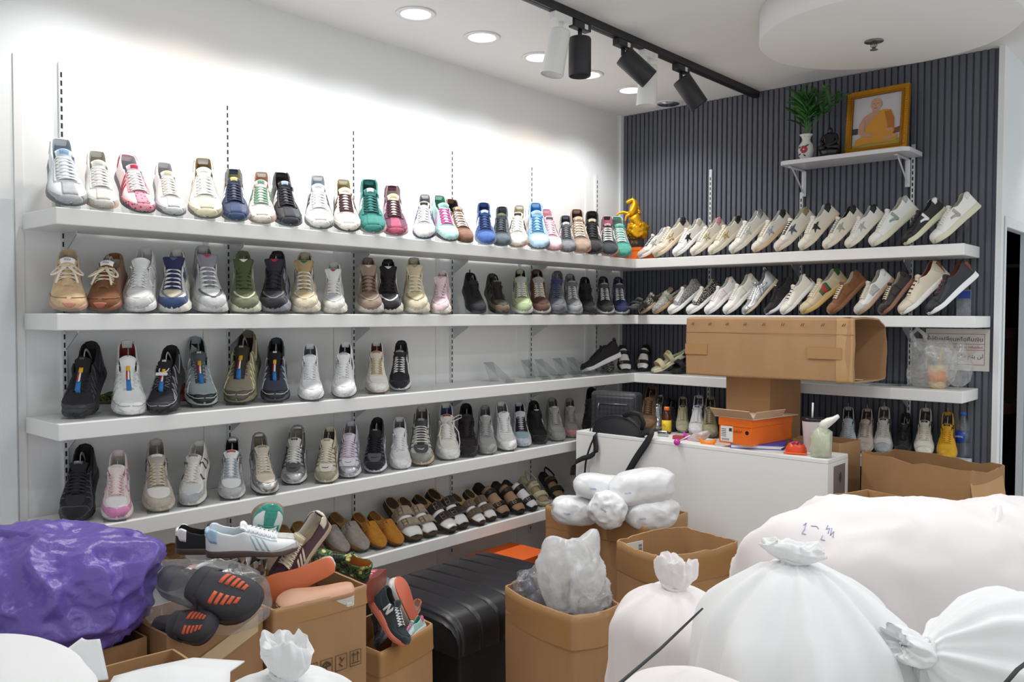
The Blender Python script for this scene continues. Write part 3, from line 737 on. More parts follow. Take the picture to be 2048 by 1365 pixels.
    P = base_parts(K, False)+[('toe_seam', web(K, [[(.64, .97), (.78, .78), (.86, .55), (.9, .25), (.905, 0)]], .0016), 'w', 'f'), ('eyestay', eyestay(K, .42, .64, .2, .45), 'e', 's'), ('tongue', tongue(K, (.35, .084), (.02, .027)), 'g', 's'),
         ('laces', laces(K, .44, .60, 3, .38, .0034, .8, .006, True), 'l', 'f'), ('toe_guard', (lambda g: patch(K, lambda p, q: (.955+.04*p, -.4+.8*q), 3, 8, .002, g).mesh())(Geo()), 't', 's')]
    P.append(('tongue_tag', on_tongue(K, .66, .97, .8), 'k', 'f')); P.append(('lettering', tongue_text(K, 'miu\nmiu', .82, .013, .006), '=2A2A2C', 'f'))
    style('moc', K, P)
    # runner with large C and D letters on the side
    K = Last(hh=.076, hc=.054, th=(.034, .026), hf=1.04, flare=.003, spring=.018)
    g = Geo(); ring_arc(K, .52, .60, .011, .017, PI*.28, PI*1.72, g); ring_arc(K, .40, .72, .011, .017, -PI*.5, PI*.5, g); patch(K, lambda p, q: (.395+.02*q, .58+.28*p), 4, 1, .002, g, True)
    P = base_parts(K, True, .25)+[('mudguard', toe_mud(K, .60, .88, .92), 't', 's'), ('toe_panel', toe_panel(K, .73, .915, .46), 'q', 'm'), ('eyestay', eyestay(K, .42, .71, .16, .42), 'e', 's'),
         ('tongue', tongue(K, (.35, .088), (.018, .03), thick=.006), 'g', 'm'), ('laces', laces(K, .44, .69, 6, .30, .0028, .8, .005), 'l', 'f'), ('heel_counter', heel_counter(K, .28, .62), 'h', 's'), ('side_letters', g.mesh(), 'n', 'p')]
    P.append(('tongue_tag', on_tongue(K, .80, .94, .55, shape=lambda p: .4+.6*p), 'k', 'f')); style('letters', K, P)
    # closed slip-on knit trainer
    K = Last(hh=.078, hc=.06, th=(.032, .026), hf=1.05, st=.36)
    style('knit', K, base_parts(K, False)+[('toe_cap', toe_mud(K, .7, .88, .90), 't', 'm'), ('tongue', tongue(K, (.35, .085), (.02, .028)), 'g', 'm'), ('laces', laces(K, .44, .64, 4, .26, .0024, .8), 'l', 'f'), ('heel_loop', pull_loop(K, .014), 'h', 'f')])
def shell(K, t0=.47, thick=.003, front=.999, ns=22, nv=26, cut=.0):
    """closed vamp of a clog or mule: outer and inner skins"""
    vs, fs = [], []
    def tt(p, v): 
        a = t0+cut*(1-abs(v)**2); return a+(front-a)*(.5-.5*math.cos(PI*p))*.6+(front-a)*p*.4
    A, fa = grid(lambda i, j: K.S(tt(i/ns, -1+2*j/nv), -1+2*j/nv, True), ns, nv)
    B, fb = grid(lambda i, j: K.S(tt(i/ns, -1+2*j/nv), -1+2*j/nv, True)-K.N(min(.98, tt(i/ns, -1+2*j/nv)), -1+2*j/nv, True)*thick, ns, nv)
    o = len(A); fs = fa+[tuple(o+k for k in reversed(f)) for f in fb]
    for j in range(nv): fs.append((j+1, j, o+j, o+j+1))
    return mk(A+B, fs)
def footbed(K):
    n, m = 30, 10; ts = stations(0, 1, n)
    def f(i, j):
        t = ts[i]; y = -1+2*j/m; w = K.hw(t)*.97
        return Vector(((t-1)*K.L, y*w+K.cy(t), K.zt(t)-.001+.006*abs(y)**3*smooth01(1, .6, t)+.004*math.exp(-((t-.4)/.12)**2)-.003*math.exp(-((t-.12)/.1)**2)))
    vs, fs = grid(f, n, m); return mk(vs, fs)
def strap(K, t, w, h, thick=.004, nb=20, skew=0, reach=1.03):
    """band arching over the foot"""
    def arc(q, e, d):
        a = PI*q; tt = t+(e-.5)*w/K.L+skew*(q-.5); hw = K.hw(tt)*reach; zz = K.zt(tt)-.006
        return Vector(((tt-1)*K.L, -math.copysign(abs(math.cos(a))**.75, math.cos(a))*(hw+d)+K.cy(tt), zz+(h*(1-.16*(e))+d)*math.sin(a)**.7))
    A, fa = grid(lambda i, j: arc(i/nb, j/4, 0), nb, 4); B, fb = grid(lambda i, j: arc(i/nb, j/4, thick), nb, 4); o = len(A)
    fs = [f[::-1] for f in fa]+[tuple(o+k for k in f) for f in fb]
    for i in range(nb):
        for j in (0, 4):
            q = (i*5+j, (i+1)*5+j, o+(i+1)*5+j, o+i*5+j); fs.append(q if j == 0 else q[::-1])
    return mk(A+B, fs), arc
def buckle(arc, q=.33, s=.5, size=.020):
    g = Geo(); c = [arc(q-.07, .12, .006), arc(q-.07, .88, .006), arc(q+.07, .88, .006), arc(q+.07, .12, .006)]
    g.tube(c, .0017, 6, closed=True); g.tube([(c[0]+c[1])/2, (c[2]+c[3])/2], .0013, 5); return g.mesh()
def foot_form(K, t0=.30, h=.04):
    n, m = 18, 12; ts = [t0+(.93-t0)*i/n for i in range(n+1)]
    def f(i, j):
        t = ts[i]; a = PI*j/m; w = K.hw(t)*.86; hh = h*interp([t0, t0+.1, .6, .8, .93], [.95, 1, .85, .6, .28], t)
        return Vector(((t-1)*K.L, -math.cos(a)*w+K.cy(t), K.zt(t)+hh*math.sin(a)**.8))
    vs, fs = grid(f, n, m); k = len(vs); vs2 = vs+[sum((vs[j] for j in range(m+1)), Vector())/(m+1), sum((vs[n*(m+1)+j] for j in range(m+1)), Vector())/(m+1)]
    fs += [(j+1, j, k) for j in range(m)]+[(n*(m+1)+j, n*(m+1)+j+1, k+1) for j in range(m)]
    return mk(vs2, fs)
def build_open_styles():
    K = Last(th=(.030, .024), hh=.05, hf=1.12, L=.275, W=.054, spring=.012, box=.66)
    s_ = [('sole', sole(K, 0, .35), 'o', 'p'), ('midsole', sole(K, .34, 1, -.0005), 's', 'k'), ('footbed', footbed(K), 'i', 'k')]
    st1, a1 = strap(K, .52, .034, .060, skew=.05)
    g = Geo(); g.tube([a1(.28, .3, .006), a1(.33, .5, .007), a1(.38, .7, .006)], .004, 6)
    style('clog', K, s_+[('vamp', shell(K, .46, cut=.10), 'u', 's'), ('instep_strap', st1, 'u', 's'), ('buckle', buckle(a1, .32), 'b', 'v')])
    a_, A = strap(K, .50, .044, .062, skew=.04); b_, B = strap(K, .72, .040, .050, skew=.03)
    style('two_strap', K, s_+[('instep_strap', a_, 'u', 's'), ('toe_strap', b_, 'u', 's'), ('instep_buckle', buckle(A, .34), 'b', 'v'), ('toe_buckle', buckle(B, .34), 'b', 'v'), ('paper_stuffing', foot_form(K, .45, .045), 'j', 'f')])
    a_, A = strap(K, .44, .028, .060); b_, B = strap(K, .76, .028, .044)
    style('buckled', K, s_+[('instep_strap', a_, 'u', 'l'), ('toe_strap', b_, 'u', 'l'), ('toe_buckle', buckle(B, .36), 'b', 'v'), ('foot_form', foot_form(K, .28, .05), 'j', 'f')])
    K2 = Last(th=(.034, .028), hh=.05, hf=1.1, L=.275, W=.052, spring=.014, wave=.05, pads=9)
    a_, A = strap(K2, .46, .032, .060, .006); b_, B = strap(K2, .74, .034, .046, .006)
    g = Geo(); hp = [K2.S(.02+.24*abs(k-6)/6, (.9 if k < 6 else -.9), True)+Vector((-.004, 0, .006)) for k in range(13)]
    heel = [Vector(((interp([0, 6, 12], [.34, .03, .34], k)-1)*K2.L, .036*math.cos(PI*k/12), K2.zt(.2)+.045+.012*math.sin(PI*k/12))) for k in range(13)]
    g.tube(heel, .009, 8, flat=.3, up=(0, 1, 0))
    s2 = [('sole', sole(K2, 0, .5), 'o', 'p'), ('midsole', sole(K2, .49, 1, -.0005), 's', 'p'), ('footbed', footbed(K2), 'i', 'f')]
    style('sport_sandal', K2, s2+[('instep_strap', a_, 'u', 'f'), ('toe_strap', b_, 'u', 'f'), ('heel_strap', g.mesh(), 'u', 'f'), ('foot_form', foot_form(K2, .30, .042), 'j', 'f'), ('lettering', strap_text(A, .5, 'DIOR', .022, .5, .0072), '=8A7A4A', 'f')])
    style('slide', K2, s2+[('instep_strap', a_, 'u', 'f'), ('toe_strap', b_, 'u', 'f'), ('lettering', strap_text(A, .62, 'DIOR', .022, .5, .0072), '=8A7A4A', 'f')])
    K3 = Last(th=(.022, .022), hh=.05, hf=1.0, L=.28, W=.050, spring=.008, box=.68)
    c_, A3 = strap(K3, .52, .030, .058, .0035)
    style('mule', K3, [('sole', sole(K3, 0, 1), 's', 's'), ('footbed', footbed(K3), 'i', 'x'), ('vamp', shell(K3, .46), 'u', 'x'), ('instep_band', c_, 'n', 'f'), ('lettering', strap_text(A3, .68, 'DIOR', .018, .5, .0046), '=D9D2C0', 'f')])
build_styles(); build_open_styles()
DEF = dict(i='B9B7B2', o=None, b='v:8A6A50', j='f:F2F2F0', n='n', w=None)
STRIP_MAT = None
def strip_mat():
    """white lettering strip with red edge"""
    global STRIP_MAT
    if STRIP_MAT: return STRIP_MAT
    m = M('ECE6E2', .6, 0, 'plain', 'strip'); m = m.copy(); m.name = 'lettered_strip'
    nt = m.node_tree; N, L = nt.nodes, nt.links; b = N['Principled BSDF']
    tc = N.new('ShaderNodeTexCoord'); sp = N.new('ShaderNodeSeparateXYZ'); L.new(tc.outputs['Object'], sp.inputs[0])
    r = N.new('ShaderNodeValToRGB'); r.color_ramp.interpolation = 'CONSTANT'; e = r.color_ramp.elements
    e[0].color = lin('C23340'); e[1].position = .33; e[1].color = lin('ECE6E2'); q = e.new(.72); q.color = lin('202126')
    mr = N.new('ShaderNodeMapRange'); mr.inputs[1].default_value = -.006; mr.inputs[2].default_value = .008
    L.new(sp.outputs['Y'], mr.inputs[0]); L.new(mr.outputs[0], r.inputs[0]); L.new(r.outputs[0], b.inputs['Base Color'])
    STRIP_MAT = m; return m
def colours(spec):
    d = {}
    for kv in spec.split():
        k, v = kv.split('='); d[k] = v
    return d
def part_mat(key, dflt, c):
    if key.startswith('='):
        return strip_mat() if key == '=strip' else M(key[1:], .6)
    fb = {'t': 'u', 'e': 'u', 'g': 'u', 'h': 'u', 'q': 'u', 'p': 'u', 'n': 'e', 'w': 't', 'k': 'g', 'o': 's', 'l': 'u', 'y': 'k', 'i': None, 'b': None, 'j': None}
    k = key
    while k not in c:
        nk = fb.get(k)
        if nk is None: return mat_of(DEF[k], dflt)
        k = nk
    v = c[k]
    if ':' not in v and k != key and ':' not in v: pass
    return mat_of(v, dflt)
UNDER = dict(tongue_tag=('tongue',), tongue_badge=('tongue',), lettering=('tongue', 'instep_strap', 'instep_band'), toe_outline=('toe_panel',), toe_mark=('toe_panel',), instep_buckle=('instep_strap',), toe_buckle=('toe_strap',), buckle=('instep_strap',),
             strip_yellow=('tongue',), strip_lettered=('tongue',), strip_blue=('tongue',))
def make_shoe(name, sty, spec, label, cat, loc, yaw, pitch, scale, group=None, roll=0, skip=()):
    K, P = STY[sty]; c = colours(spec)
    t = thing(name, label, cat, loc, group=group)
    # toe along (cos yaw, sin yaw); heel raised by pitch
    t.matrix_world = Matrix.Translation(loc) @ Matrix.Rotation(yaw, 4, 'Z') @ Matrix.Rotation(pitch, 4, 'Y') @ Matrix.Rotation(roll, 4, 'X') @ Matrix.Scale(scale, 4)
    made = {}
    for nm, me, key, df in P:
        if nm in skip or c.get(key) == '-': continue
        up_ = next((made[k] for k in UNDER.get(nm, ()) if k in made), t)      # a piece of a part hangs under that part
        for m in (me if isinstance(me, list) else [me]): made[nm] = obj(nm, m, part_mat(key, df, c), up_)
    return t
# clear display stands -------------------------------------------------
CLEAR = M('F2F4F4', .05, 0, 'clear', 'acrylic')
def stand_mesh(pitch):
    g = bmesh.new(); th = .0025; w = .034; c, s = math.cos(pitch), math.sin(pitch); ln = .17
    prof = [(.010, .018), (.010, 0.001), (.002, .001), (-ln*c, ln*s-.002), (-ln*c+.045, .0015), (-ln*c-.02, .0015)]
    def bar(a, b):
        d = Vector((b[0]-a[0], 0, b[1]-a[1])); d.normalize(); n = Vector((-d.z, 0, d.x))*th/2
        A, B = Vector((a[0], 0, a[1])), Vector((b[0], 0, b[1])); Y = Vector((0, w, 0))
        q = [A+n, B+n, B-n, A-n]; v1 = [g.verts.new(p+Y) for p in q]; v2 = [g.verts.new(p-Y) for p in q]
        g.faces.new(v1); g.faces.new(v2[::-1])
        for i in range(4): g.faces.new((v1[i], v2[i], v2[(i+1) % 4], v1[(i+1) % 4]))
    for a, b in zip(prof, prof[1:-1]): bar(a, b)
    bar((-ln*c+.045, .0015), (-ln*c-.02, .0015))
    return bm_mesh(g)
STANDS = {}
def make_stand(loc, yaw, pitch, label, group):
    k = round(pitch, 2)
    if k not in STANDS: STANDS[k] = stand_mesh(pitch)
    t = thing('display_stand', label, 'shoe stand', loc, (0, 0, yaw), group, STANDS[k], CLEAR)
    return t
TREE = None
def make_tree(shoe, K, label, group):
    """bent plastic shoe tree: a springy strip standing in the opening"""
    g = Geo(); L = K.L; z = K.zt(.2)
    pts = []
    for i in range(15):
        a = PI*i/14; pts.append(Vector((-L*.90+L*.36*(i/14), .002, z+.004+(K.hh+.030)*math.sin(a)**.75*(1-.35*i/14))))
    g.tube(pts, .005, 6, flat=.3, up=(0, 1, 0))
    vs = [Vector((v.x, v.y, v.z)) for v in g.v]
    t = thing('shoe_tree', label, 'shoe tree', group=group, data=mk(vs, g.f), mat=M('B7B3AE', .35, .3, 'plain', 'shoe_tree'))
    t.matrix_world = shoe.matrix_world.copy(); return t
def solve_pose(K, toe, heel_px, yaw0, pitch, lo=.86, hi=1.14, hk=1.0):
    """yaw and size that bring the heel to where the photograph shows it"""
    hl = Vector((-K.L+.004, 0, (K.zt(0)+K.hh*hk)))
    def f(y, s):
        p = Vector(toe)+Matrix.Rotation(y, 3, 'Z') @ (Matrix.Rotation(pitch, 3, 'Y') @ (hl*s)); return proj(p)
    y, s = yaw0, 1.0
    for _ in range(30):
        a = f(y, s); ex, ey = heel_px[0]-a[0], heel_px[1]-a[1]; h = 1e-3
        b = f(y+h, s); c = f(y, s+h)
        J = [[(b[0]-a[0])/h, (c[0]-a[0])/h], [(b[1]-a[1])/h, (c[1]-a[1])/h]]
        dt = J[0][0]*J[1][1]-J[0][1]*J[1][0]
        if abs(dt) < 1e-6: break
        dy = (ex*J[1][1]-ey*J[0][1])/dt; ds = (J[0][0]*ey-J[1][0]*ex)/dt
        y += max(-.15, min(.15, dy)); s = max(.6, min(1.5, s+max(-.1, min(.1, ds))))
    sc = max(lo, min(hi, s))
    if sc != s:
        for _ in range(20):
            a = f(y, sc); b = f(y+1e-3, sc); d = (b[0]-a[0])/1e-3
            if abs(d) < 1: break
            y += max(-.1, min(.1, (heel_px[0]-a[0])/d))
    if abs((y-yaw0+PI) % (2*PI)-PI) > 1.2: y = yaw0
    return y, sc, s
# ------------------------------------------------------------------ shoes on the shelves
FAILS = []
def solve_tilt(K, toe, heel_px, yaw):
    hl = Vector((-K.L+.004, 0, K.zt(0)+K.hh)); best = None
    for a in range(60):
        pt = .38+.5*a/59
        for b in range(50):
            sc = .68+.5*b/49
            q = proj(Vector(toe)+Matrix.Rotation(yaw, 3, 'Z') @ (Matrix.Rotation(pt, 3, 'Y') @ (hl*sc)))
            e = (q[0]-heel_px[0])**2+(q[1]-heel_px[1])**2
            if best is None or e < best[0]: best = (e, sc, pt)
    return best[1], round(best[2], 2)
def row(i, side, yaw0, pitch, group, data, cat='shoe', name='sneaker', tree=False, stand=True, lo=.86, hi=1.14, dep=.014):
    zs = SH[i]+.004
    for d in data:
        sty, toe, heel, spec, desc = d[:5]; opt = d[5] if len(d) > 5 else {}
        if side == 'L':
            p = at(toe[0], toe[1], 'z', zs) if i >= 2 else None
            if p is None or p.x > XF-.005 or p.x < XW+.16 or opt.get('edge'): p = at(toe[0], toe[1], 'x', XF-opt.get('dep', dep))
        else:
            p = at(toe[0], toe[1], 'z', zs) if i >= 2 and not opt.get('edge') else None
            if p is None or p.y < YF+.008 or p.y > YW-.14: p = at(toe[0], toe[1], 'y', YF+opt.get('dep', dep+.012))
        K = STY[sty][0]; pt = opt.get('pitch', pitch); p.z = zs-K.spring*math.cos(pt)*.9
        if side == 'B' and i < 2:
            yaw = -PI+math.atan2(-p.x, p.y)+opt.get('turn', .36); raw = 1; sc, pt = solve_tilt(K, p, heel, yaw)
        else: yaw, sc, raw = solve_pose(K, p, heel, opt.get('yaw', yaw0), pt, opt.get('lo', lo), opt.get('hi', hi))
        if raw != 1 and sc != raw: FAILS.append((desc[:30], round(raw, 2), round(math.degrees(yaw-yaw0))))
        if side == 'B' and i < 2: FAILS.append((desc[:20], 'sc', round(sc, 2), round(pt, 2)))
        o = make_shoe(opt.get('name', name), sty, spec, desc, opt.get('cat', cat), p, yaw, pt, sc, group, skip=opt.get('skip', ()))
        if stand and not opt.get('nostand'): make_stand((p.x, p.y, SH[i]), yaw, pt, 'clear stand under the ' + desc, 'clear stands, ' + group)
        if opt.get('extra') == 'tag':
            q = K.S(.50, 0, True)+Vector((0, 0, .016)); g = Geo(); g.tube([q+Vector((.004+.030*math.cos(a)-.02, .016*math.sin(a), .004*math.cos(a))) for a in [2*PI*k/18 for k in range(18)]], .0022, 6, closed=True)
            tg = obj('security_tag', g.mesh(), M('ECEAE6', .4), o, 'white plastic security tag'); bxm = box(-.006, .006, -.020, .020, -.004, .004, .002); bxm.transform(Matrix.Translation(q+Vector((.020, 0, .003)))); obj('tag_block', bxm, M('F0EFEC', .4), tg)
        if opt.get('extra') == 'loop':
            q = K.S(.47, 0, True)+Vector((0, 0, .010)); g = Geo()
            for pts in ([(0, 0, 0), (-.012, .022, .014), (-.03, .052, .020), (-.042, .066, .012), (-.034, .066, .004), (-.012, .036, .004), (0, .004, 0)], [(0, 0, 0), (.02, .030, .004), (.05, .050, -.012), (.09, .055, -.040), (.12, .050, -.062)], [(0, 0, 0), (.025, -.026, .004), (.06, -.034, -.014), (.10, -.030, -.034)]):
                g.tube([q+Vector(v) for v in pts], .0022, 6)
            obj('loose_lace', g.mesh(), M('F0EEE6', .75), o)
        if opt.get('band'):
            obj('red_band', patch(K, lambda p_, q: (.415+.09*p_, .57+.38*q), 6, 6, .0024).mesh(), M(opt['band'], .6), o)
        if opt.get('tree', tree): make_tree(o, K, 'shoe tree inside the ' + desc, 'shoe trees, ' + group)
Wh = 'u=F3F3F2 '
row(0, 'L', 0, .60, 'sneakers on the top shelf of the white wall', [
 ('tee', (136, 414), (121, 274), 'u=EEF2F4 t=s:B9BBBE s=77747C l=F2F4F5 g=DCEAF4 k=8FB7DE p=D8E4EB i=A9B4C2', 'white sneaker with pale blue tongue and grey toe, far left'),
 ('tee', (203, 421), (193, 299), 'u=EEECE6 t=s:DAD6CD s=D8BBA0 l=F4F2EE p=E6E2DA i=B4B1A6 k=E8E4DA', 'cream sneaker with beige toe and tan gum sole'),
 ('tee', (283, 427), (253, 307), 'u=F3E6E8 t=d:E79AAC s=5C5560 l=F6F6F6 g=F2DDE2 k=C92E50 p=B83350 h=C23A57 e=d:E7B0BC i=B6B6BC', 'pink and white sneaker with a leopard spotted toe'),
 ('tee', (344, 433), (327, 322), 'u=F1F1EF t=s:CFD0D4 s=77757B l=F3EFE4 p=ECECE8 i=B9B9BA k=E2D6B0', 'all white sneaker with grey toe and dark sole'),
 ('tee', (410, 439), (406, 313), 'u=F5F4EF t=s:DDD5B6 s=7A736A l=F7F7F5 p=CDC6B4 h=C5AE86 i=8A734C', 'white sneaker with yellowish cream toe and tan lining'),
 ('tee', (469, 443), (467, 335), 'u=33405F t=s:33456B s=8C8C93 l=2B3450 p=F0F0F0 h=E9E9EA k=E0CF8A i=A29F78 g=3B4358', 'navy sneaker with navy laces and a yellow tongue tag'),
 ('tee', (521, 449), (523, 341), 'u=EFEAE2 t=s:E3DAD0 s=C8A79B l=8FB49C p=5A8369 k=6E9A86 i=B5917A h=D9C3AE', 'cream sneaker with sage green laces and stripes'),
 ('tee', (577, 454), (562, 342), 'u=23242B t=s:2B2D35 s=6E6F75 l=22232A p=F2F2F2 h=8E9098 k=A9C4E2 i=2A1B20', 'black sneaker with white stripes and black laces, turned right'),
 ('tee', (638, 458), (635, 348), 'u=F3F4F5 t=s:D9D9D6 s=70746F l=F4F4F4 p=3A3A3E k=C4CFDA i=A9B6C2 h=F0F0F0', 'white sneaker with black stripes and pale grey toe'),
 ('tee', (694, 462), (686, 356), 'u=EFE6DB t=s:EFE9DF s=4F524F l=4A2430 p=43322F k=E8DACA i=A39C68 h=E6D9C3', 'cream sneaker with burgundy laces and dark brown stripes'),
 ('tee', (743, 467), (738, 354), 'u=s:2F7F77 t=s:2F8076 s=CDB2AF l=1F5A57 p=EAF1F0 k=DCECEF i=173A3E h=2B7770', 'teal suede sneaker with white stripes'),
 ('tee', (789, 470), (784, 369), 'u=s:6A3A50 t=s:B0506B s=D3A9AE l=4E2438 p=EAD9DF g=EADFC9 k=E6CE9F i=A49C92', 'burgundy sneaker with a raspberry pink toe'),
 ('suede', (846, 475), (850, 387), 'u=EDEFEF t=s:DCDCDA s=3C4666 l=E6E8E6 p=54639A k=26262A i=8A8C8E e=s:DDDEDC', 'pale grey sneaker with navy side stripes and black tongue label'),
 ('suede', (898, 480), (877, 389), 'u=B9E3DC t=s:B4DDD6 s=5D4C46 l=E45CA8 p=EFA2CC h=F0C0D6 i=3C8A66 k=A8D8CE', 'mint green sneaker with hot pink laces and pink stripes'),
 ('suede', (931, 482), (901, 397), 'u=s:7C563F t=s:8A6148 s=6A4937 l=F4F1EA p=E9DFD0 i=19181A k=D7C9B6', 'brown suede sneaker with cream stripes and white laces'),
 ('suede', (971, 486), (967, 404), 'u=s:2F4F8C t=s:3C62A6 s=8C95A3 l=23305A p=EDF2F8 i=1D2A55 k=DCE9F4', 'royal blue suede sneaker with white stripes'),
 ('suede', (1001, 489), (1004, 412), 'u=s:4C5459 t=s:59626A s=6A7075 l=363D42 p=5A6065 i=4A5156 k=7C7650', 'charcoal grey suede sneaker beside the royal blue one'),
 ('suede', (1032, 492), (1039, 409), 'u=F1EDE5 t=s:EAE4D8 s=D9A48E l=F5F3EE p=2E2E31 i=B4B090 k=2C2C30 h=EDE8DE', 'cream white sneaker with black stripes and peach sole'),
 ('suede', (1076, 493), (1071, 403), 'u=9CC6E8 t=s:B9D8EE s=6E6A6C l=5B94BE p=D8E8F4 h=5AA0E4 i=3E7FCB k=A8CCE8', 'sky blue sneaker with blue laces and dark sole'),
 ('suede', (1105, 495), (1092, 417), 'u=EFC8D2 t=s:F0D0D8 s=E08C7C l=F3D6DE p=4A4448 i=E2A9B8 k=54565E h=E8A6BA', 'baby pink sneaker with coral sole and black tongue label'),
 ('suede', (1133, 501), (1131, 430), 'u=s:6E7277 t=s:7A7E84 s=5F5552 l=4D5156 p=E8E8E8 i=2F3033 k=E2E2E0', 'mid grey suede sneaker with white stripes'),
 ('suede', (1161, 504), (1153, 417), 'u=s:9A8474 t=s:A48F7E s=D58E7A l=F0E7D6 p=EFE4D4 i=3A2420 k=E8CFB4 h=B79C8C', 'taupe suede sneaker with cream laces and pink gum sole'),
 ('suede', (1184, 506), (1184, 421), 'u=s:1F1F22 t=s:1E1E21 s=4A4340 l=1B1B1D p=F0F0F0 i=131314 k=D9D2C0', 'black suede sneaker with white stripes beside the taupe one'),
 ('suede', (1216, 508), (1214, 431), 'u=s:2B3238 t=s:2F3A42 s=DA8E86 l=F2EFF0 p=EDE9EA i=D79BB0 k=D7A3B4 h=E7B4C2', 'black sneaker with pink lining and pink sole'),
 ('suede', (1245, 511), (1233, 432), 'u=s:52A595 t=s:4FA392 s=8F9C8E l=F2F5F3 p=E6F1EE i=8B9495 k=8ECBBE h=DDE6E4', 'sea green suede sneaker with white laces beside the horse statue'),
])
N9 = 'sneakers on the second shelf of the white wall'
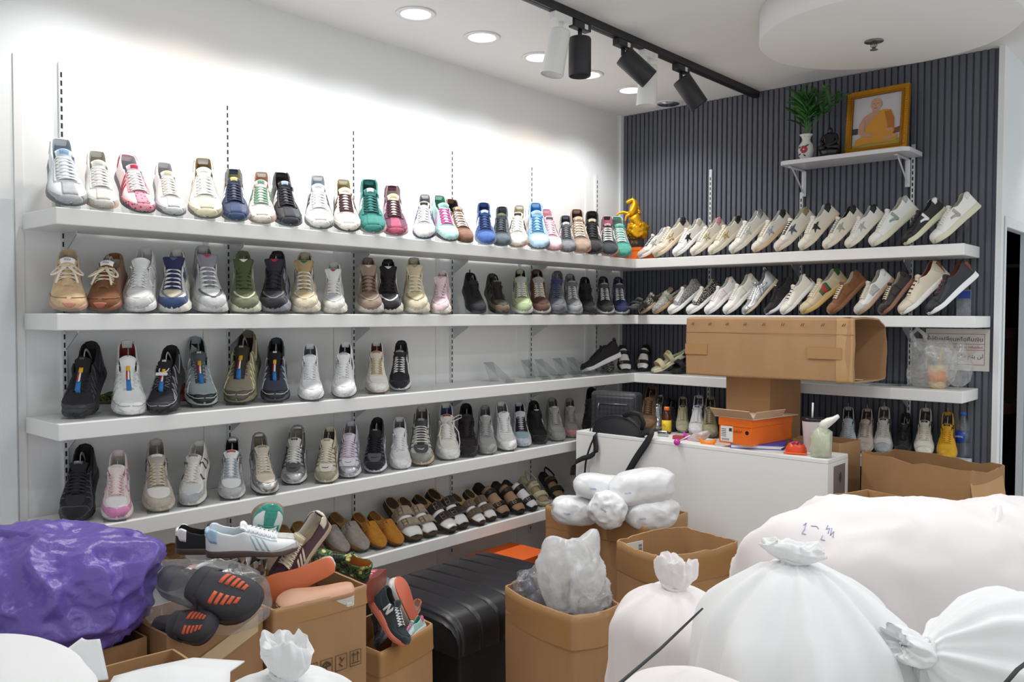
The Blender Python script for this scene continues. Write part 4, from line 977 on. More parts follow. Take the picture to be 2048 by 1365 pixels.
row(1, 'L', 0, .52, N9, [
 ('moc', (134, 623), (137, 499), 'u=s:D3B48C t=s:C98C7A s=C09A84 l=EFE6D2 g=s:D8BC98 k=F4F4F4 i=C9C4B8 w=A07F58', 'tan suede lace-up with a white tongue label and loose cream bow'),
 ('moc', (197, 622), (230, 506), 'u=s:7A4A22 t=s:B0604E s=8A5A40 l=EFE6CC g=s:7A4C26 k=F4F4F4 i=BDB7A8 w=A8703C', 'brown suede lace-up with a white tongue label and loose cream bow'),
 ('run', (270, 624), (292, 495), 'u=D6D7D6 t=s:CFD0CE s=EDEDEC o=D5D5D2 l=F4F5F5 q=m:E8E9E9 e=s:D2D3D2 n=E9E9E8 g=m:E9EAEA k=F4F4F4 i=C6C6C4 h=s:C9C9C6', 'pale grey and white running shoe with white laces, third from left'),
 ('pod', (341, 623), (354, 500), 'u=l:DAD7CF t=s:33456F q=m:D8CDB4 w=7D8592 e=s:3A4C74 g=m:2B2F58 l=F1EFEA h=s:8B8F96 n=33456F k=5A5E80 s=E6E3D8 o=CFCBBC i=8F9192', 'chunky runner in navy and cream with white laces'),
 ('pod', (423, 623), (406, 493), 'u=C9CACC t=s:D2D3D4 q=m:F0F0F0 w=6E6F72 e=s:C2C3C6 g=m:8C8C94 l=F2F2F2 h=s:A9AAAE n=77787C k=B03A56 s=DCDCDB o=C8C8C6 i=8A8A8C', 'chunky runner in light grey with a red tongue badge'),
 ('pod', (488, 620), (486, 504), 'u=s:6B7150 t=s:75795E q=m:6E7450 w=D6D6BE e=s:5F6844 g=m:4E5636 l=56613E h=s:8A8C70 n=C9CBB6 k=EDEBDD s=DCDCC6 o=B8B8A2 i=8C8F7C', 'chunky runner in olive green with cream outlines'),
 ('pod', (543, 623), (555, 504), 'u=1E1C22 t=s:211F25 q=m:3C3D44 w=72737A e=s:25232A g=m:312E38 l=1A191E h=s:55565E n=8F939C k=C42A4A s=8B8E96 o=5A5C62 i=3A393E', 'chunky runner in black with grey sole and red badge'),
 ('pod', (606, 623), (610, 507), 'u=CFC0A6 t=s:DBCDB4 q=m:CDB894 w=D8CDB8 e=s:BDB7AC g=m:B39D72 l=F3F1EA h=s:7E7E80 n=5E6786 k=2E6B4A s=DDD4C2 o=C4B9A4 i=6A6C70', 'chunky runner in tan with a green tongue badge'),
 ('pod', (665, 624), (668, 526), 'u=D9D9D6 t=s:DFDDD6 q=m:BDBFC2 w=C6C6C4 e=s:C9C9C6 g=m:E6E6E4 l=EFEEEA h=s:C9C6BE n=C4C4C4 k=A2364E s=E6E2D2 o=D2CDBA i=9C9B98', 'chunky runner in off-white and silver grey'),
 ('pod', (738, 624), (736, 517), 'u=s:8E7B6B t=s:93806F q=m:8A7767 w=A39382 e=s:85705F g=m:9A8674 l=5C4236 h=s:8C7C6E n=E2DBD2 k=D8CCBE s=CFCAC2 o=A9A39A i=6A5D54', 'chunky runner in taupe brown with brown laces'),
 ('pod', (777, 624), (776, 520), 'u=1D1719 t=s:1A1618 q=m:3D3D42 w=E6E4DE e=s:1C1719 g=m:1B1618 l=191416 h=s:2A2628 n=F0EEE8 k=D8D6D0 s=D8D2C6 o=A9A296 i=2B2A2B', 'chunky runner in black with white toe outline and cream sole'),
 ('pod', (830, 626), (828, 517), 'u=DDD3B8 t=s:DAD0B4 q=m:DDD1AF w=A58F6A e=s:D8CDB0 g=m:D6C7A4 l=F0EBDA h=s:CFC5A8 n=B9A883 k=9A937E s=DDD8C4 o=C9C2AA i=8A887C', 'chunky runner in cream beige with brown outlines'),
 ('pod', (876, 626), (886, 543), 'u=E2C9CF t=s:E4CBD1 q=m:E0C6CC w=E8D4D6 e=s:DCC3C9 g=m:E6CFD6 l=D9CCD2 h=s:D9C4C9 n=C9B6BC k=CDA9B8 s=E6DCD2 o=CFC0A6 i=9A8E92', 'chunky runner in pale pink'),
 ('knit', (956, 628), (939, 545), 'u=m:1C1A1E t=m:2B2C33 s=26262B l=1A191C i=141316 h=1A191C', 'black knit runner turned sideways on the second shelf', {'lo': .8}),
 ('run', (1003, 627), (984, 547), 'u=2A2622 t=s:6B5A45 s=3A332D o=22201E l=1F1D1C q=m:4F4A36 e=s:25211F n=4A4238 g=m:1E1B1A k=6A6762 i=201C1A', 'dark brown and olive running shoe with black laces'),
 ('runN', (1044, 627), (1040, 538), 'u=B4BE98 t=s:A9B58E s=E6E6DC o=C4C6B8 l=EFEBDD q=m:B9C59A e=s:7D8A62 n=3B4234 g=m:A9AAA6 k=9EA09C i=1E1F1C h=s:6E7858', 'light green running shoe with cream laces'),
 ('runN', (1081, 627), (1073, 539), 'u=5A3B2F t=s:5E3F34 s=E2DDD8 o=9A8F88 l=EDE3CC q=m:4A3026 e=s:5A3B30 n=6A4A3C g=m:9C9A98 k=A7A5A2 i=211A18', 'chocolate brown running shoe with cream laces'),
 ('runN', (1111, 628), (1115, 542), 'u=5E6068 t=s:64666D s=6E7078 o=53555B l=6E7078 q=m:60626A e=s:5A5C66 n=B4B6BC g=m:3A3D66 k=4A4E78 i=8C8C8E', 'slate grey running shoe with a navy tongue'),
 ('runN', (1147, 627), (1140, 548), 'u=8D8F92 t=s:94969A s=B4B5B8 o=8A8B8E l=E9E9E8 q=m:85878A e=s:7E8084 n=D0D1D4 g=m:6A6C70 k=A9AAAC i=6E6E70', 'mid grey running shoe with white laces'),
 ('run', (1175, 628), (1169, 554), 'u=m:171517 t=s:1A181A s=1D1B1D o=141314 l=161416 q=m:1A181A n=262427 i=121112', 'all black running shoe on the second shelf'),
 ('runN', (1211, 628), (1206, 553), 'u=211B1D t=s:2A2628 s=E8E8E8 o=6A686A l=EDEDED q=m:201A1C e=s:1E191B n=9A9A9E g=m:44464A k=9C9D9F i=3E3A3C', 'black running shoe with white laces and white sole edge'),
 ('runN', (1241, 628), (1236, 554), 'u=232A52 t=s:262C4E s=E6E7EA o=7A7C86 l=EBECEE q=m:222A55 e=s:252B4C n=8A8FA8 g=m:44464C k=A0A1A4 i=3A3C46', 'navy blue running shoe with white laces, last in its row'),
], tree=True, lo=.76)
row(2, 'L', 0, .55, 'running shoes on the third shelf of the white wall', [
 ('trail', (147, 836), (182, 682), 'u=m:232227 t=p:3A3A3E s=2A2A2E o=1E1E21 g=m:1B1A1D n=3A393F l=1B1A1E w=34343A h=1F1E22 i=1A1314 k=5A5A60', 'black trail shoe with a coloured strip, far left'),
 ('trail', (258, 831), (254, 680), 'u=m:EEEEEC t=p:F2F2F0 s=E9E9E7 o=D6D6D4 g=m:F0F0F0 n=C9CBC9 l=EDEDED w=9FA3A2 h=DADBDC i=8C3A36 k=F4F4F4', 'white trail shoe with a coloured strip'),
 ('trail', (315, 818), (343, 690), 'u=m:201D24 t=p:2E2E33 s=26262A o=1C1C1F g=m:1A181B n=8B8C92 l=8E8F94 w=A9AAAE h=1E1C20 i=1A1617 k=C6C6C6', 'black trail shoe with grey overlay and a white security tag', {'extra': 'tag'}),
 ('trail', (404, 814), (392, 673), 'u=m:A2ADB0 t=p:2A2C2E s=C6CAC6 o=1F2021 g=m:5A6066 n=C9D0D2 l=C6CDD0 w=E2E2D6 h=8E979B i=1E1D1F k=D9DBDB', 'grey blue trail shoe with black toe edge'),
 ('trail', (471, 809), (495, 660), 'u=m:948C76 t=p:5A5650 s=8A8468 o=3E3C39 g=m:3A342C n=DAD3A0 l=3C362E w=D9D3A0 h=6A6455 i=2A2724 k=A9A69A', 'tall olive beige trail shoe with pale yellow overlay', {'hi': 1.22}),
 ('trail', (547, 804), (553, 675), 'u=m:434856 t=p:2A2A2E s=5C5F66 o=26272A g=m:17151A n=BDBFBF l=1C1B1F w=D9DADA h=3A3C44 i=1B191B k=E6E6E6', 'dark slate trail shoe with light grey overlay'),
 ('runN', (620, 791), (620, 687), 'u=F1F1F2 t=F2F2F2 s=F0F0F0 o=2A2A2C l=F4F4F4 q=m:E6E7E9 e=F0F0F0 n=D0D2D6 g=F1F1F2 k=D5D7DC i=6E7075 h=E9E9EA w=D0D0D0', 'white running shoe with grey lining on the third shelf'),
 ('runN', (684, 788), (691, 684), 'u=F2F2F3 t=F2F2F3 s=F1F1F1 o=232326 l=F5F5F5 q=m:ECECEE e=F1F1F1 n=55565A g=F2F2F2 k=B9BBC0 i=222124 h=E9E9EA', 'white running shoe with black lining on the third shelf'),
 ('runN', (753, 787), (753, 682), 'u=EFECE4 t=EFECE6 s=E9DEC9 o=8A4E42 l=C8B587 q=m:EDEAE2 e=ECE6DA n=A9A398 g=DACFC0 k=B5746A i=6E3F36 h=C9A06A', 'white running shoe with golden laces and tan sole'),
 ('runN', (796, 782), (803, 681), 'u=1E1D21 t=s:232228 s=E9E9EA o=4A4A4E l=F1F1F1 q=m:25242A e=s:212024 n=D9D9DC g=m:29282C k=9A9A9E i=3C3B3E h=2A292C w=7A7A7E', 'black running shoe with white laces on the third shelf'),
], tree=True, hi=1.2, lo=.76)
row(3, 'L', 0, .52, 'running shoes on the fourth shelf of the white wall', [
 ('cage', (144, 1045), (170, 888), 'u=m:1D1B1F t=s:1C1A1E s=2A292D o=1F1F22 q=m:2C2B34 n=s:4A4950 l=2B2A2E g=m:232126 h=s:1A181C k=6E6E74 y=2C2B34 i=1B191B', 'black running shoe at the far left of the fourth shelf'),
 ('run', (230, 1041), (237, 900), 'u=EFDDDC t=s:D489B4 s=EFE4DC o=C6A0B4 l=EBD0CB q=m:F3F1F0 e=EAD9D6 n=D9A6C0 g=EFE2DA k=C9C9D2 h=s:E29CC4 i=C9C6B8', 'pink running shoe with a white toe panel'),
 ('run', (316, 1024), (312, 878), 'u=C6C0B4 t=s:BFB7A9 s=D2C8B4 o=9A948A l=DDD2B4 q=m:EFEDE8 e=s:A39A90 n=8C8A88 g=m:B9B0A4 k=F0F0F0 h=s:A9A296 i=A7A196', 'warm grey running shoe with white toe panel and beige laces'),
 ('run', (376, 1012), (398, 881), 'u=EDEBE4 t=s:B6B8BC s=EBE7DC o=5A5C62 l=F2EFE8 q=m:DEDFE0 e=E7E2D6 n=4E5054 g=EAE7DF k=8A8B90 h=C6C6C4 i=C9C6C0', 'white and silver running shoe with dark side marks'),
 ('run', (460, 999), (465, 874), 'u=v:C9CCCF t=s:B9BABC s=D9D9D6 o=55565A l=B4BFC6 q=m:EFEFEF e=C0C8CD n=9A9CA0 g=F0F0F0 k=C04A4E h=v:B6B8BC i=171617', 'silver running shoe with black lining and a red tongue mark'),
 ('run', (532, 989), (518, 865), 'u=v:B4B0AB t=v:C0BEBC s=E0DCDC o=3A3C46 l=EDE6CE q=m:E2D4C2 e=C9C2B4 n=8A8886 g=CDC6B6 k=8E8A80 h=v:8A8784 i=A79E90', 'silver running shoe with beige toe panel and cream laces'),
 ('cage', (583, 969), (595, 850), 'u=v:C2C4C6 t=v:CDCFD1 s=EAE9E6 o=202124 q=v:8C8E92 n=v:55575B l=F0EFE8 g=EDEBE2 h=v:A9ABAE k=4A4A4C y=1E1E20 i=C4B9A6', 'metallic silver running shoe with white laces'),
 ('cage', (648, 966), (660, 853), 'u=D6CFBD t=s:A29C84 s=E0D8C4 o=6E6A58 q=E9E6DC n=8C866E l=ECE0D0 g=E4DCC8 h=s:9A927C k=9A9478 y=26262A i=5A5044', 'cream and olive running shoe with beige laces'),
 ('cage', (694, 956), (702, 842), 'u=DDD8E4 t=v:C9C8D0 s=E9DDE4 o=55565C q=ECEAF2 n=v:9A9AA2 l=EBD9E4 g=DDDAE8 h=v:BDBCC6 k=B9B6C4 y=9A9AA6 i=8E8A94', 'lilac running shoe with pale pink laces'),
 ('cage', (746, 946), (755, 835), 'u=m:25232A t=s:1F1D22 s=ECEBF0 o=55565E q=s:5A5B62 n=s:6E6F76 l=1A181C g=m:1D1B1F h=s:2A282E k=3A3A40 y=131315 i=1C1A1D', 'black and grey running shoe with a white sole'),
 ('run', (799, 938), (799, 834), 'u=F0F0F1 t=EDEDEE s=F1F1F1 o=E2E2E2 l=F3F3F3 q=m:ECECED e=EFEFF0 n=E6E6E8 g=F1F1F2 k=ECECEE i=8E8E90 h=E9E9EA', 'all white running shoe beside the black and grey one'),
 ('cage', (840, 932), (844, 812), 'u=CDCAC4 t=s:8F8E8A s=D8BFA0 o=5A564E q=s:4A4B4D n=s:4C4D4F l=ECE9DF g=m:4A4B4E h=s:8A8984 k=8A8B8C y=F0F0F0 i=7A7874', 'grey striped running shoe with tan sole and white laces'),
 ('run', (895, 920), (892, 806), 'u=EDEDEA t=EFEFEE s=F0F0F0 o=DEDEDC l=F0EDE2 q=m:EEEDE4 e=EBEBE8 n=E2E2E0 g=EEEEEC k=B04848 i=5A6690 h=E6E6E2', 'white running shoe with a long loose lace loop', {'extra': 'loop'}),
 ('run', (934, 914), (932, 807), 'u=m:1E191C t=s:221D20 s=1E1B1D o=151314 l=1A1618 q=m:2A2428 n=231E21 g=m:221D24 k=3A3440 i=181315', 'all black running shoe on the fourth shelf'),
 ('letters', (972, 909), (970, 810), 'u=m:A6A6A6 t=s:9B9B9A s=B4B4B2 o=8C8C8A l=A9AAAA q=m:ABA9A6 e=s:9E9E9D n=E6E6E6 g=m:A6A5A3 k=D0D2D4 i=7E7D7B', 'grey running shoe with white side letters and grey toe'),
 ('letters', (1014, 902), (1002, 803), 'u=F0F0F0 t=EEEEEE s=F1F1F0 o=7C7C7C l=F3F3F2 q=m:F0F0EE e=EDEDED n=C6C8CA g=EFEFEF k=B4B6B8 i=8E8F91', 'white running shoe with a grey logo tongue tag'),
 ('letters', (1044, 894), (1038, 804), 'u=C6C9D6 t=s:C9CCD9 s=DDDFE6 o=8A8C94 l=1C1B1E q=m:9CBAC0 e=s:1F1E22 n=26262A g=m:C9CAD2 k=D0D0D4 i=1E1618', 'lilac running shoe with black laces and blue toe panel'),
 ('letters', (1079, 888), (1067, 801), 'u=m:1B181A t=s:1E1B1D s=2A2729 o=1A1819 l=1A1718 q=m:1C191B n=D9D9DA w=E6E6E6 g=m:1B181A k=CFCFD2 i=211B1D', 'black running shoe with white side letters on the fourth shelf'),
 ('letters', (1114, 882), (1104, 795), 'u=m:A2A19F t=s:9A9997 s=A9A8A4 o=83827E l=A4A3A1 q=m:A7A4A0 e=s:9B9A98 n=F2F2F2 g=m:A6A4A2 k=E2E2E2 i=6A6967', 'grey running shoe with big white outlined letters'),
 ('letters', (1144, 875), (1139, 796), 'u=m:A9A6A4 t=s:D99A9C s=D8AFB0 o=A98C8C l=A4A2A0 q=m:A8A4A1 e=s:9E9B99 n=D9D9D9 g=m:A6A4A2 k=CFCFCF i=7A7776', 'grey running shoe with a pink toe edge'),
], tree=True, hi=1.2, lo=.74)
# pairs of clogs and sandals on the lowest shelf
G5 = 'clogs and sandals on the lowest shelf'
lo_ = dict(cat='sandal', name='sandal', hi=1.25, lo=.72)
row(4, 'L', .1, .55, G5, [
 ('clog', (372, 1178), (345, 1070), 'u=s:6E4A2C s=k:8A6338 i=k:A9824C o=3A2C22', 'brown clog behind the heap of shoes, leftmost on the lowest shelf', {'edge': 1}),
 ('clog', (510, 1152), (470, 1050), 'u=s:8A7560 s=k:94703E i=k:AA8046 o=3A2C22', 'clog with cork footbed left of the upright teal shoe', {'edge': 1}),
 ('clog', (553, 1141), (512, 1042), 'u=s:8A7560 s=k:94703E i=k:AA8046 o=3A2C22', 'clog with cork footbed hidden behind the upright teal shoe', {'edge': 1}),
 ('clog', (606, 1128), (566, 1036), 'u=s:5A4030 s=k:94703E i=k:AA8046 o=2A211C', 'dark brown clog right of the upright teal shoe', {'edge': 1}),
 ('clog', (640, 1120), (600, 1029), 'u=s:5A4030 s=k:94703E i=k:AA8046 o=2A211C', 'dark brown clog left of the grey clogs', {'edge': 1}),
 ('clog', (689, 1108), (637, 1021), 'u=s:A39A90 s=k:7C5A36 i=k:A87C46 o=3A2E26 b=v:77736E', 'light grey clog partly behind the burgundy sneaker'),
 ('clog', (727, 1104), (674, 1012), 'u=s:A0978D s=k:7C5A36 i=k:A87C46 o=3A2E26 b=v:77736E', 'light grey clog beside the mustard clogs'),
 ('clog', (762, 1098), (719, 1014), 'u=s:C07F1E s=k:7A4E22 i=k:B07E3C o=3A2A1C', 'mustard yellow suede clog, left one of the pair'),
 ('clog', (797, 1092), (751, 1011), 'u=s:BD7C1D s=k:7A4E22 i=k:B07E3C o=3A2A1C', 'mustard yellow suede clog, right one of the pair'),
], cat='clog', name='clog', hi=1.25, lo=.72)
row(4, 'L', .1, .55, G5, [
 ('two_strap', (830, 1084), (785, 981), 'u=s:A39580 s=k:4A3A2C i=k:C0A070 o=2E2620', 'beige two-strap sandal, left one of the pair'),
 ('two_strap', (863, 1075), (811, 981), 'u=s:A39580 s=k:4A3A2C i=k:C0A070 o=2E2620', 'beige two-strap sandal, right one of the pair'),
 ('two_strap', (904, 1067), (842, 975), 'u=s:221A18 s=k:33281F i=k:B48E56 o=1E1916 b=v:A9907C', 'dark brown two-strap sandal, left one of the pair'),
 ('two_strap', (926, 1059), (869, 964), 'u=s:221A18 s=k:33281F i=k:B48E56 o=1E1916 b=v:A9907C', 'dark brown two-strap sandal, right one of the pair'),
 ('two_strap', (963, 1051), (914, 976), 'u=s:6B5E4A s=k:3A2E24 i=k:C09A58 o=241D18 b=v:8C7058', 'olive brown two-strap sandal, left one of the pair'),
 ('two_strap', (984, 1043), (940, 968), 'u=s:6B5E4A s=k:3A2E24 i=k:C09A58 o=241D18 b=v:8C7058', 'olive brown two-strap sandal, right one of the pair'),
 ('buckled', (1010, 1035), (961, 954), 'u=231C19 s=1E1916 i=k:2A2420 o=191614 b=v:C9BFA0 j=f:A88A6C', 'black buckled sandal with a skin-toned foot form, leftmost'),
 ('buckled', (1041, 1029), (996, 952), 'u=231C19 s=1E1916 i=k:2A2420 o=191614 b=v:D9CFB0 j=f:A88468', 'black buckled sandal with a skin-toned foot form, beside the white-stuffed one'),
 ('buckled', (1068, 1022), (1017, 949), 'u=1E191A s=1B1818 i=k:242122 o=171516 b=v:D9D9D6 j=f:EDEDED', 'black buckled sandal stuffed with white paper'),
 ('sport_sandal', (1089, 1012), (1050, 943), 'u=C9C29E s=C6C0A2 i=B9B292 o=AFA98A j=f:A89474', 'cream strapped sandal with lettering on the strap'),
 ('sport_sandal', (1119, 1000), (1089, 935), 'u=26201E s=231E1C i=2A2422 o=1C1817 j=f:9A7858', 'black strapped sandal with heel strap, last on the lowest shelf'),
], **lo_)
# ------------------------------------------------------------------ slatted wall
YB = -2.55
row(0, 'B', YB, .60, 'court sneakers on the top shelf of the slatted wall', [
 ('star', (1280, 514), (1330, 453), 'u=EDEBE4 t=s:C9BDB0 s=E6E2DA l=33333A p=g:BFC1C6 h=D9D9D6 i=B9BABC', 'white court sneaker with silver star and black laces, nearest the corner'),
 ('star', (1312, 511), (1364, 432), 'u=E4D8C6 t=s:CFC0AE s=E0CDB0 l=EBDCCB p=g:C9B98C h=26262B i=C6C6C4', 'beige court sneaker with glitter star and black heel'),
 ('star', (1352, 511), (1397, 435), 'u=F0EFEA t=EFEEEA s=F2F2F0 l=EDEDEA p=1E1E22 h=C9C6B8 i=C6C6C0', 'white court sneaker with black star and thick white sole'),
 ('star', (1387, 509), (1436, 433), 'u=E9E4D8 t=E6E0D4 s=E9E2D0 l=D9D4C6 p=g:C6B990 h=d:D99AAC i=C9C6C0', 'cream court sneaker with gold glitter star and pink heel'),
 ('star', (1423, 507), (1475, 430), 'u=E2DCC9 t=E4DECC s=E4DCC6 l=E0D8C4 p=g:C2AE78 h=1E1E22 i=C9C6BC', 'cream court sneaker with gold star and black heel'),
 ('star', (1466, 505), (1517, 417), 'u=E4E2DA t=E2E0D8 s=E9E2D0 l=DEDCD4 p=g:D9DADB h=v:AEB2AE i=C6C6C4', 'off-white court sneaker with silver star and silver heel'),
 ('star', (1511, 503), (1563, 417), 'u=E2DED2 t=E0DCD0 s=DDBE98 l=DDD2B8 p=g:B9C0CA h=1F1F24 i=C6C8CC', 'off-white court sneaker with silver glitter star and peach sole'),
 ('star', (1556, 500), (1608, 412), 'u=E6E2D6 t=s:D9CFC6 s=E4D6C2 l=26262B p=g:6E7280 h=g:B9A57C i=C9C6C0', 'off-white court sneaker with dark glitter star and black laces'),
 ('star', (1606, 496), (1652, 405), 'u=E0DBCB t=E4E0D2 s=E2D4BE l=F0EEE8 p=1C1C1F h=1B1B1F i=C0C4C8', 'off-white court sneaker with black star and black heel'),
 ('star', (1653, 494), (1703, 409), 'u=E2DECE t=E2DDD0 s=E6D8C4 l=9A9A9A p=s:A9A99C h=1E1E22 i=141416', 'off-white court sneaker with grey star and grey laces'),
 ('star', (1698, 492), (1744, 408), 'u=E4E2DA t=E4E0D4 s=E4DCC8 l=F0EFEC p=s:B4B4AC h=1E1F24 i=B4BABE', 'off-white court sneaker with grey star and white laces'),
 ('vee', (1747, 490), (1808, 390), 'u=ECECE8 t=EDEDE9 s=DDDAC0 l=F0F0EC p=s:9AA8A4 h=s:A4B4AE i=B9B49E', 'white court sneaker with a grey green letter on its side'),
 ('vee', (1812, 487), (1867, 394), 'u=1F1C20 t=1E1B1F s=DAD8B8 l=1B181B p=F2F2F2 h=ECECEC i=1A181A', 'black court sneaker with a white letter and cream sole'),
 ('vee', (1870, 484), (1930, 382), 'u=EDECE7 t=EDECE8 s=DAD8BC l=F0F0EC p=s:B4ADA2 h=D8DAD2 i=A49C88', 'white court sneaker with a taupe letter, last in its row'),
], lo=.7, hi=1.2)
row(1, 'B', YB, .60, 'shoes on the second shelf of the slatted wall', [
 ('mule', (1281, 628), (1333, 562), 'u=x:2B2824 s=s:B09A7A i=x:2A2724 n=26241F', 'black patterned mule nearest the corner', {'name': 'mule', 'cat': 'mule'}),
 ('mule', (1309, 628), (1362, 558), 'u=x:8F8F8C s=s:A98C66 i=x:8A8B8C n=8E8A80', 'grey patterned mule beside the black one', {'name': 'mule', 'cat': 'mule'}),
 ('low', (1341, 629), (1389, 556), 'u=x:77777A t=ECECEC s=F0F0EE l=EDEDEA e=ECECEA p=x:77777A h=x:77777A i=C6C4B8 g=EDEDEB', 'grey patterned sneaker with white toe and trim'),
 ('low', (1378, 629), (1428, 555), 'u=x:2A2826 t=ECEAE4 s=F2F2F0 l=EDEBE4 e=E6E4DC p=x:2A2826 h=x:2A2826 i=C4C0AC g=E9E7DF', 'black patterned sneaker with white toe and trim'),
 ('low', (1415, 628), (1460, 552), 'u=F1EFEC t=F1F0EE s=F2F2F0 l=F2F1EE p=EFE4E4 h=d:F1E6E6 i=CFCFCA e=EFEDEA', 'white sneaker with small pink floral marks'),
 ('low', (1453, 627), (1498, 546), 'u=EDECE4 t=EFEEE8 s=F1F0EA l=EFEDE6 p=EDECE4 h=E9E8E0 i=D2CFC0', 'plain white low sneaker beside the floral one'),
 ('band', (1490, 626), (1532, 540), 'u=v:C6C9CB t=v:D6D8D9 s=D8CFAE l=D9DADB p=v:E6E8EA h=v:9A9EA2 i=8E9296 k=v:C6C9CB', 'metallic silver slim sneaker'),
 ('run', (1536, 624), (1575, 551), 'u=m:211D22 t=s:1F1B20 s=EDEDF2 o=8E8E94 l=1B181B q=m:2A2630 n=3A363C g=m:1E1A1E k=D2C9A4 i=1A1719', 'black runner with white sole on the slatted wall'),
 ('dress', (1567, 623), (1608, 546), 'u=ECE8DE t=ECE9E0 s=F0EFEC l=2A2624 g=EDE9E0 h=26262A i=D2D2D0 e=E6E2D8', 'cream runner with black dotted laces'),
 ('low', (1607, 623), (1672, 534), 'u=CDBB9C t=CFBE9E s=D8B56E l=E6E2D2 p=2F6B40 h=2C5A38 i=C9C9C4 e=D4C4A6 g=D2C2A4', 'beige sneaker with a green and red side band', {'band': 'B03A34'}),
 ('low', (1662, 622), (1710, 540), 'u=s:7A4C2A t=s:8A5A34 s=7E5230 l=EDE6D2 p=s:84522C h=s:6E4424 i=C9C2AE e=s:6E4626', 'brown suede sneaker with cream laces'),
 ('low', (1717, 623), (1762, 536), 'u=E4E4E2 t=s:C9C7BE s=B99A80 l=DDD6BE p=s:BDBBB6 h=DDDDDA i=A9A48C e=s:C6C2B6 g=D9D8D4', 'white and grey suede trainer'),
 ('low', (1765, 626), (1801, 539), 'u=241A1A t=s:2A1E1C s=8A6048 l=E6DBB9 p=2B2020 h=241A1A i=A9A48E', 'dark brown trainer with cream laces'),
 ('dress', (1805, 628), (1867, 519), 'u=DED4BE t=DED4BE s=EFEDE6 l=5A2A1E e=E6DCC8 g=E2D9C6 h=8A4E36 i=6E2F1E', 'beige dress sneaker with brown laces and white sole'),
 ('dress', (1859, 628), (1924, 519), 'u=2A2A33 t=2A2A32 s=F2F2F2 l=7A3A22 e=2C2A32 g=2A2932 h=7A3A2A i=7E3A22', 'navy leather dress sneaker with white sole, last in its row'),
], lo=.7, hi=1.2)
# fourth shelf behind the counter: lower, more upright shoes seen from the toe
row(3, 'B', -1.75, .70, 'sneakers on the fourth shelf of the slatted wall', [
 ('low', (1292, 851), (1304, 771), 'u=s:7A5A40 t=s:8A6A4C s=B49A7C l=5A4230 i=3A2C22', 'brown lace-up sneaker beside the checked bag'),
 ('low', (1308, 861), (1320, 789), 'u=v:BFC2C4 t=v:D0D2D4 s=C6C8C9 l=EDEEEE g=v:C6C8CA p=v:B4B8BA i=4A4C4E', 'silver lace-up sneaker behind the drink bottle'),
 ('low', (1337, 863), (1345, 795), 'u=23232B t=26262E s=2A2A30 l=1E1E24 i=1A1A1E', 'black sneaker between the silver and the cream ones'),
 ('band', (1364, 865), (1366, 792), 'u=CFC7A4 t=s:D2CAA8 s=D6CFB4 l=- g=CCC4A2 p=C0B896 k=26262A h=A79F84 i=6A665A', 'cream sneaker without laces behind the bottle'),
 ('band', (1390, 861), (1398, 789), 'u=E6E8EA t=EDEEEF s=EDEDEC l=- g=E6E8EA p=3A3F7A k=3C5FA6 h=C6C9CC i=6A6A62', 'white sneaker without laces, blue tongue tag'),
 ('band', (1418, 858), (1421, 792), 'u=A39877 t=s:A79C7C s=B4A98A l=8A8064 g=A39877 p=8A8064 k=4A4A2E h=9A9070 i=4A4638', 'khaki sneaker beside the orange shoe box'),
 ('band', (1695, 880), (1697, 812), 'u=B4BEC4 t=s:B9C2C6 s=C9CDD0 l=D6DCDF g=B9C4CA p=4A5058 h=9AA4AA i=3A3C3E', 'pale blue sneaker behind the drink cup'),
 ('band', (1726, 905), (1735, 815), 'u=C9BAAE t=s:C4B6AA s=D6CFC6 l=B4A89C g=C6BCB2 p=D2B4B0 h=B9ABA2 i=55504C', 'dusty beige sneaker above the torn carton'),
 ('band', (1763, 907), (1769, 811), 'u=D9D6CE t=s:B4BABC s=C9CCCB l=DDDDD8 g=D6D4CC p=24252E k=2A2C2E h=C6C4BC i=6A6864', 'grey white sneaker with dark crossed bands'),
 ('band', (1802, 910), (1812, 824), 'u=1D1A1E t=1D1A1E s=2A272B l=1B181B g=1C191C p=2B282C h=1C191C i=3A383A', 'black sneaker with crossed bands behind the torn carton'),
 ('band', (1845, 915), (1852, 814), 'u=DDD9CC t=DFDBCF s=2A2A2C l=E2DDCB g=D9D5C8 p=1F2126 k=26282A h=D6D2C6 i=55524A', 'cream sneaker with black crossed bands'),
 ('band', (1891, 920), (1896, 822), 'u=D8A41C t=D6A31E s=C99A24 l=E0A51C g=D4A01C p=1F1E1C k=2A2718 h=D2A020 i=6A6862', 'bright yellow sneaker with black crossed bands'),
], hi=1.25, lo=.75, dep=.0, tree=True)
